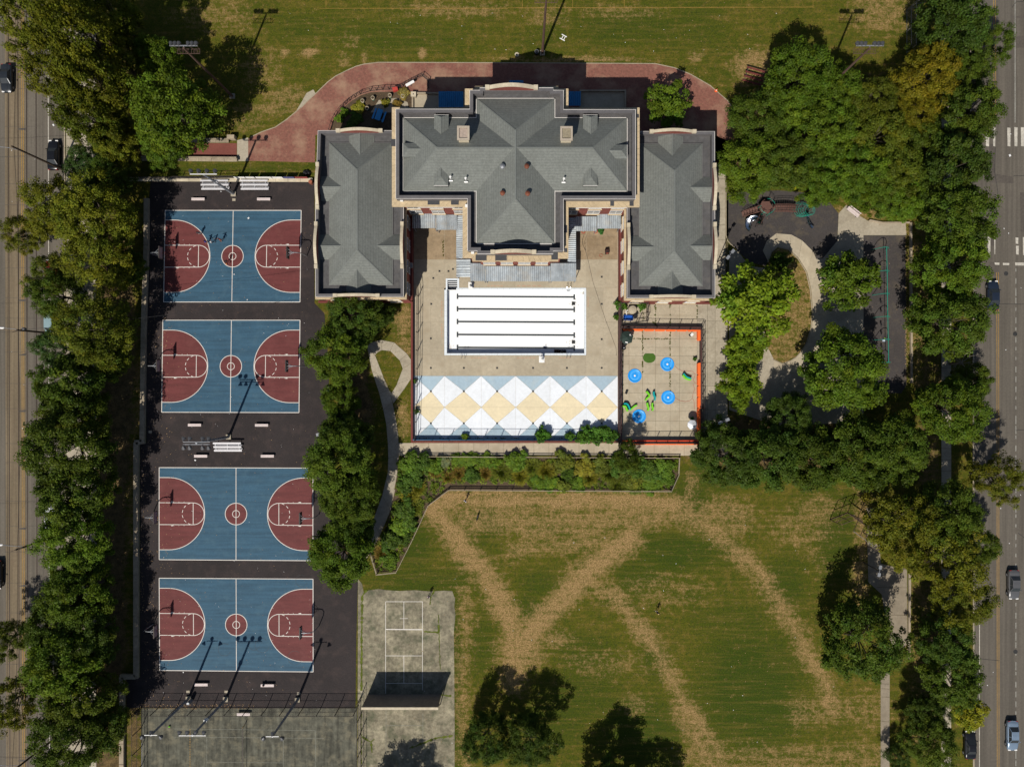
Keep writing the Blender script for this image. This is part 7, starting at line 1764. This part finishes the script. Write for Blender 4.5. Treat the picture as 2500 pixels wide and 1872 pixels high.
# ================================================================== people
def skin_mesh(verts, edges, radii, root, name, sub=1):
    me = bpy.data.meshes.new(name+'_skeleton'); me.from_pydata(verts, edges, [])
    o = bpy.data.objects.new(name+'_tmp', me); COL.objects.link(o)
    md = o.modifiers.new('skin', 'SKIN'); md.use_smooth_shade = True
    for i, r in enumerate(radii):
        sv = me.skin_vertices[0].data[i]; sv.radius = (r, r) if not hasattr(r, '__len__') else r; sv.use_root = (i == root)
    if sub: o.modifiers.new('sub', 'SUBSURF').levels = sub
    dg = bpy.context.evaluated_depsgraph_get(); dg.update()
    out = bpy.data.meshes.new_from_object(o.evaluated_get(dg)); out.name = name
    bpy.data.objects.remove(o); return out
def body_mesh(pose):
    P_ = dict(hip=(0,0,.95), waist=(0,.01,1.08), chest=(0,.02,1.28), shl=(0,0,1.42), neck=(0,.01,1.5), chin=(0,.03,1.57), head=(0,.03,1.66), crown=(0,.02,1.73))
    R_ = dict(hip=(.155,.12), waist=(.14,.105), chest=(.165,.115), shl=(.13,.085), neck=.055, chin=.075, head=(.083,.1), crown=.055)
    legs = {'stand': ((-.1,.02,.5),(-.11,-.01,.09),(.1,.02,.5),(.12,0,.09)), 'walk': ((-.1,.16,.52),(-.1,.25,.09),(.1,.02,.5),(.1,-.28,.13)), 'run': ((-.1,.3,.62),(-.1,.12,.25),(.1,-.02,.52),(.1,-.42,.3))}[pose]
    arms = {'stand': ((-.27,.0,1.16),(-.29,.08,.9),(.27,.0,1.16),(.29,.08,.9)), 'walk': ((-.25,-.14,1.16),(-.26,-.06,.92),(.25,.14,1.16),(.24,.28,.97)), 'run': ((-.3,-.2,1.2),(-.28,.08,1.12),(.32,.22,1.3),(.26,.42,1.5))}[pose]
    v = list(P_.values()); r = list(R_.values()); e = [(i, i+1) for i in range(7)]
    def chain(start, pl):
        p = start
        for co, rad in pl: v.append(co); r.append(rad); e.append((p, len(v)-1)); p = len(v)-1
        return p
    for s_, (kn, an) in ((-1, legs[0:2]), (1, legs[2:4])):
        a = chain(0, [((s_*.1, kn[1]*.2, .84), .095), (kn, .06), ((an[0], an[1], an[2]), .042), ((an[0], an[1]+.06, max(an[2]-.05, .035)), .04), ((an[0]+s_*.01, an[1]+.17, max(an[2]-.06, .03)), .032)])
    for s_, (el, wr) in ((-1, arms[0:2]), (1, arms[2:4])):
        a = chain(3, [((s_*.19, 0, 1.42), .062), (el, .045), (wr, .03)])
        d = (Vector(wr)-Vector(el)).normalized(); sd = Vector((0, 1, 0)); sd = (sd-d*sd.dot(d)).normalized(); w_ = Vector(wr)
        palm = w_+d*.06; a = chain(a, [(tuple(palm), .03)])
        for k, off in enumerate((-.028, -.009, .009, .028)):
            b0 = palm+d*.04+sd*off; ln = (.06, .075, .07, .055)[k]; chain(a, [(tuple(b0), .0095), (tuple(b0+d*ln+Vector((-s_*.02, 0, 0))), .008)])
        chain(a, [(tuple(w_+d*.03+sd*.045), .0105), (tuple(w_+d*.07+sd*.06), .009)])
    return skin_mesh(v, e, r, 0, 'person_body')
BODY = {p: body_mesh(p) for p in ('stand', 'walk', 'run')}
skins = [M('skin_a', (.22,.11,.07), .6, .06), M('skin_b', (.09,.045,.03), .6, .06), M('skin_c', (.38,.22,.16), .6, .06)]
shoe = M('shoe', (.5,.5,.5), .7, .1); hairm = M('hair', (.012,.01,.009), .7, .2)
def person(px, py, rz, pose, skin, shirt, pants, label, hat=None):
    t = thing('person', label, 'person', (*at(px, py), .032), rz, 'people in the park')
    me = BODY[pose].copy(); me.materials.clear()
    for mt in (skins[skin], M('shirt_'+label[:14], shirt, .8, .08), M('pants_'+label[:14], pants, .8, .08), shoe): me.materials.append(mt)
    idx = []
    for p in me.polygons:
        c = p.center
        if c.z > 1.5: k = 0
        elif c.z > .98 and (abs(c.x) < .24): k = 1
        elif .55 < c.z <= .98 and abs(c.x) < .21: k = 2
        elif c.z < .1: k = 3
        else: k = 0
        idx.append(k)
    me.polygons.foreach_set('material_index', idx)
    b = link('body', me, t)
    MB().lathe([(.088,-.02),(.097,.05),(.085,.11),(.05,.145),(.01,.155)], 12, (0,.005,1.66)).build('hair' if not hat else 'hat', hairm if not hat else M('hat_'+label[:10], hat, .8, .05), t, True)
    f = MB(); f.box(0, .128, 1.645, .024, .03, .04)
    for s_ in (-1, 1): f.box(s_*.098, .03, 1.65, .02, .04, .06)
    f.build('nose_and_ears', skins[skin], t)
    g = MB()
    for s_ in (-1, 1): g.box(s_*.034, .118, 1.67, .022, .012, .012)
    g.box(0, .12, 1.605, .045, .012, .01); g.build('eyes_and_mouth', m_black, t); return t
person(492, 572, 0.4, 'stand', 1, (.05,.05,.06), (.5,.48,.46), 'person in dark top at the three point line of the top court')
person(509, 593, -1.2, 'run', 0, (.02,.04,.3), (.03,.03,.05), 'person in blue running beside the white shirted player')
person(523, 593, 1.3, 'walk', 1, (.7,.7,.7), (.2,.2,.22), 'person in white shirt on the top court')
person(544, 588, 2.2, 'run', 0, (.3,.06,.05), (.04,.03,.03), 'person in red jumping near the half line of the top court')
person(559, 641, 0.8, 'walk', 1, (.035,.03,.03), (.06,.03,.02), 'person in dark clothes in the top court centre circle')
person(1137, 1220, -0.8, 'walk', 2, (.72,.70,.76), (.04,.04,.06), 'person in white shirt walking below the planting bed fence')
person(1049, 1451, -0.4, 'walk', 0, (.6,.45,.5), (.03,.03,.03), 'person in pale top at the corner of the handball court')
person(1603, 1490, 2.9, 'stand', 2, (.02,.02,.022), (.02,.02,.025), 'person in black with a straw hat standing on the lawn', (.6,.42,.2))
b_ = thing('basketball', 'orange basketball by the player in the centre circle', 'ball', (*at(554, 645), .15)); MB().lathe([(.01,-.12),(.085,-.085),(.12,0),(.085,.085),(.01,.12)], 12).build('ball_skin', M('ball_orange', (.5,.17,.03), .7, .08), b_, True); MB().tube([(.121*math.cos(a), .121*math.sin(a), 0) for a in np.linspace(0,6.28,21)], .006, 4).build('seam', m_black, b_)
# a black dog trotting on the lawn
dv = [(0,-.32,.5),(0,0,.48),(0,.26,.52),(0,.42,.66),(0,.5,.72),(0,.66,.69)]; dr_ = [.1,.105,.13,.075,.075,.035]; de = [(0,1),(1,2),(2,3),(3,4),(4,5)]
for s_, ph in ((-1,.1),(1,-.1)):
    for base, pl in ((2, [((s_*.09,.26,.38),.055),((s_*.09,.22+ph,.22),.032),((s_*.09,.24+ph,.03),.026)]), (0, [((s_*.09,-.26,.42),.07),((s_*.09,-.2-ph,.3),.045),((s_*.09,-.36-ph,.18),.027),((s_*.09,-.33-ph,.03),.026)])):
        p = base
        for co, rad in pl: dv.append(co); dr_.append(rad); de.append((p, len(dv)-1)); p = len(dv)-1
p = 0
for co, rad in (((0,-.45,.56),.03),((0,-.62,.66),.018)): dv.append(co); dr_.append(rad); de.append((p, len(dv)-1)); p = len(dv)-1
dog = thing('dog', 'small black dog on the lawn near the walking person', 'dog', (*at(1166, 1262), .01), -0.2)
dme = skin_mesh(dv, de, dr_, 1, 'dog_body'); dme.materials.append(m_black); link('body', dme, dog)
for s_ in (-1, 1): MB().add([(s_*.03,.47,.77),(s_*.08,.46,.75),(s_*.07,.43,.86)], [(0,1,2)]).build('ear', m_black, dog)
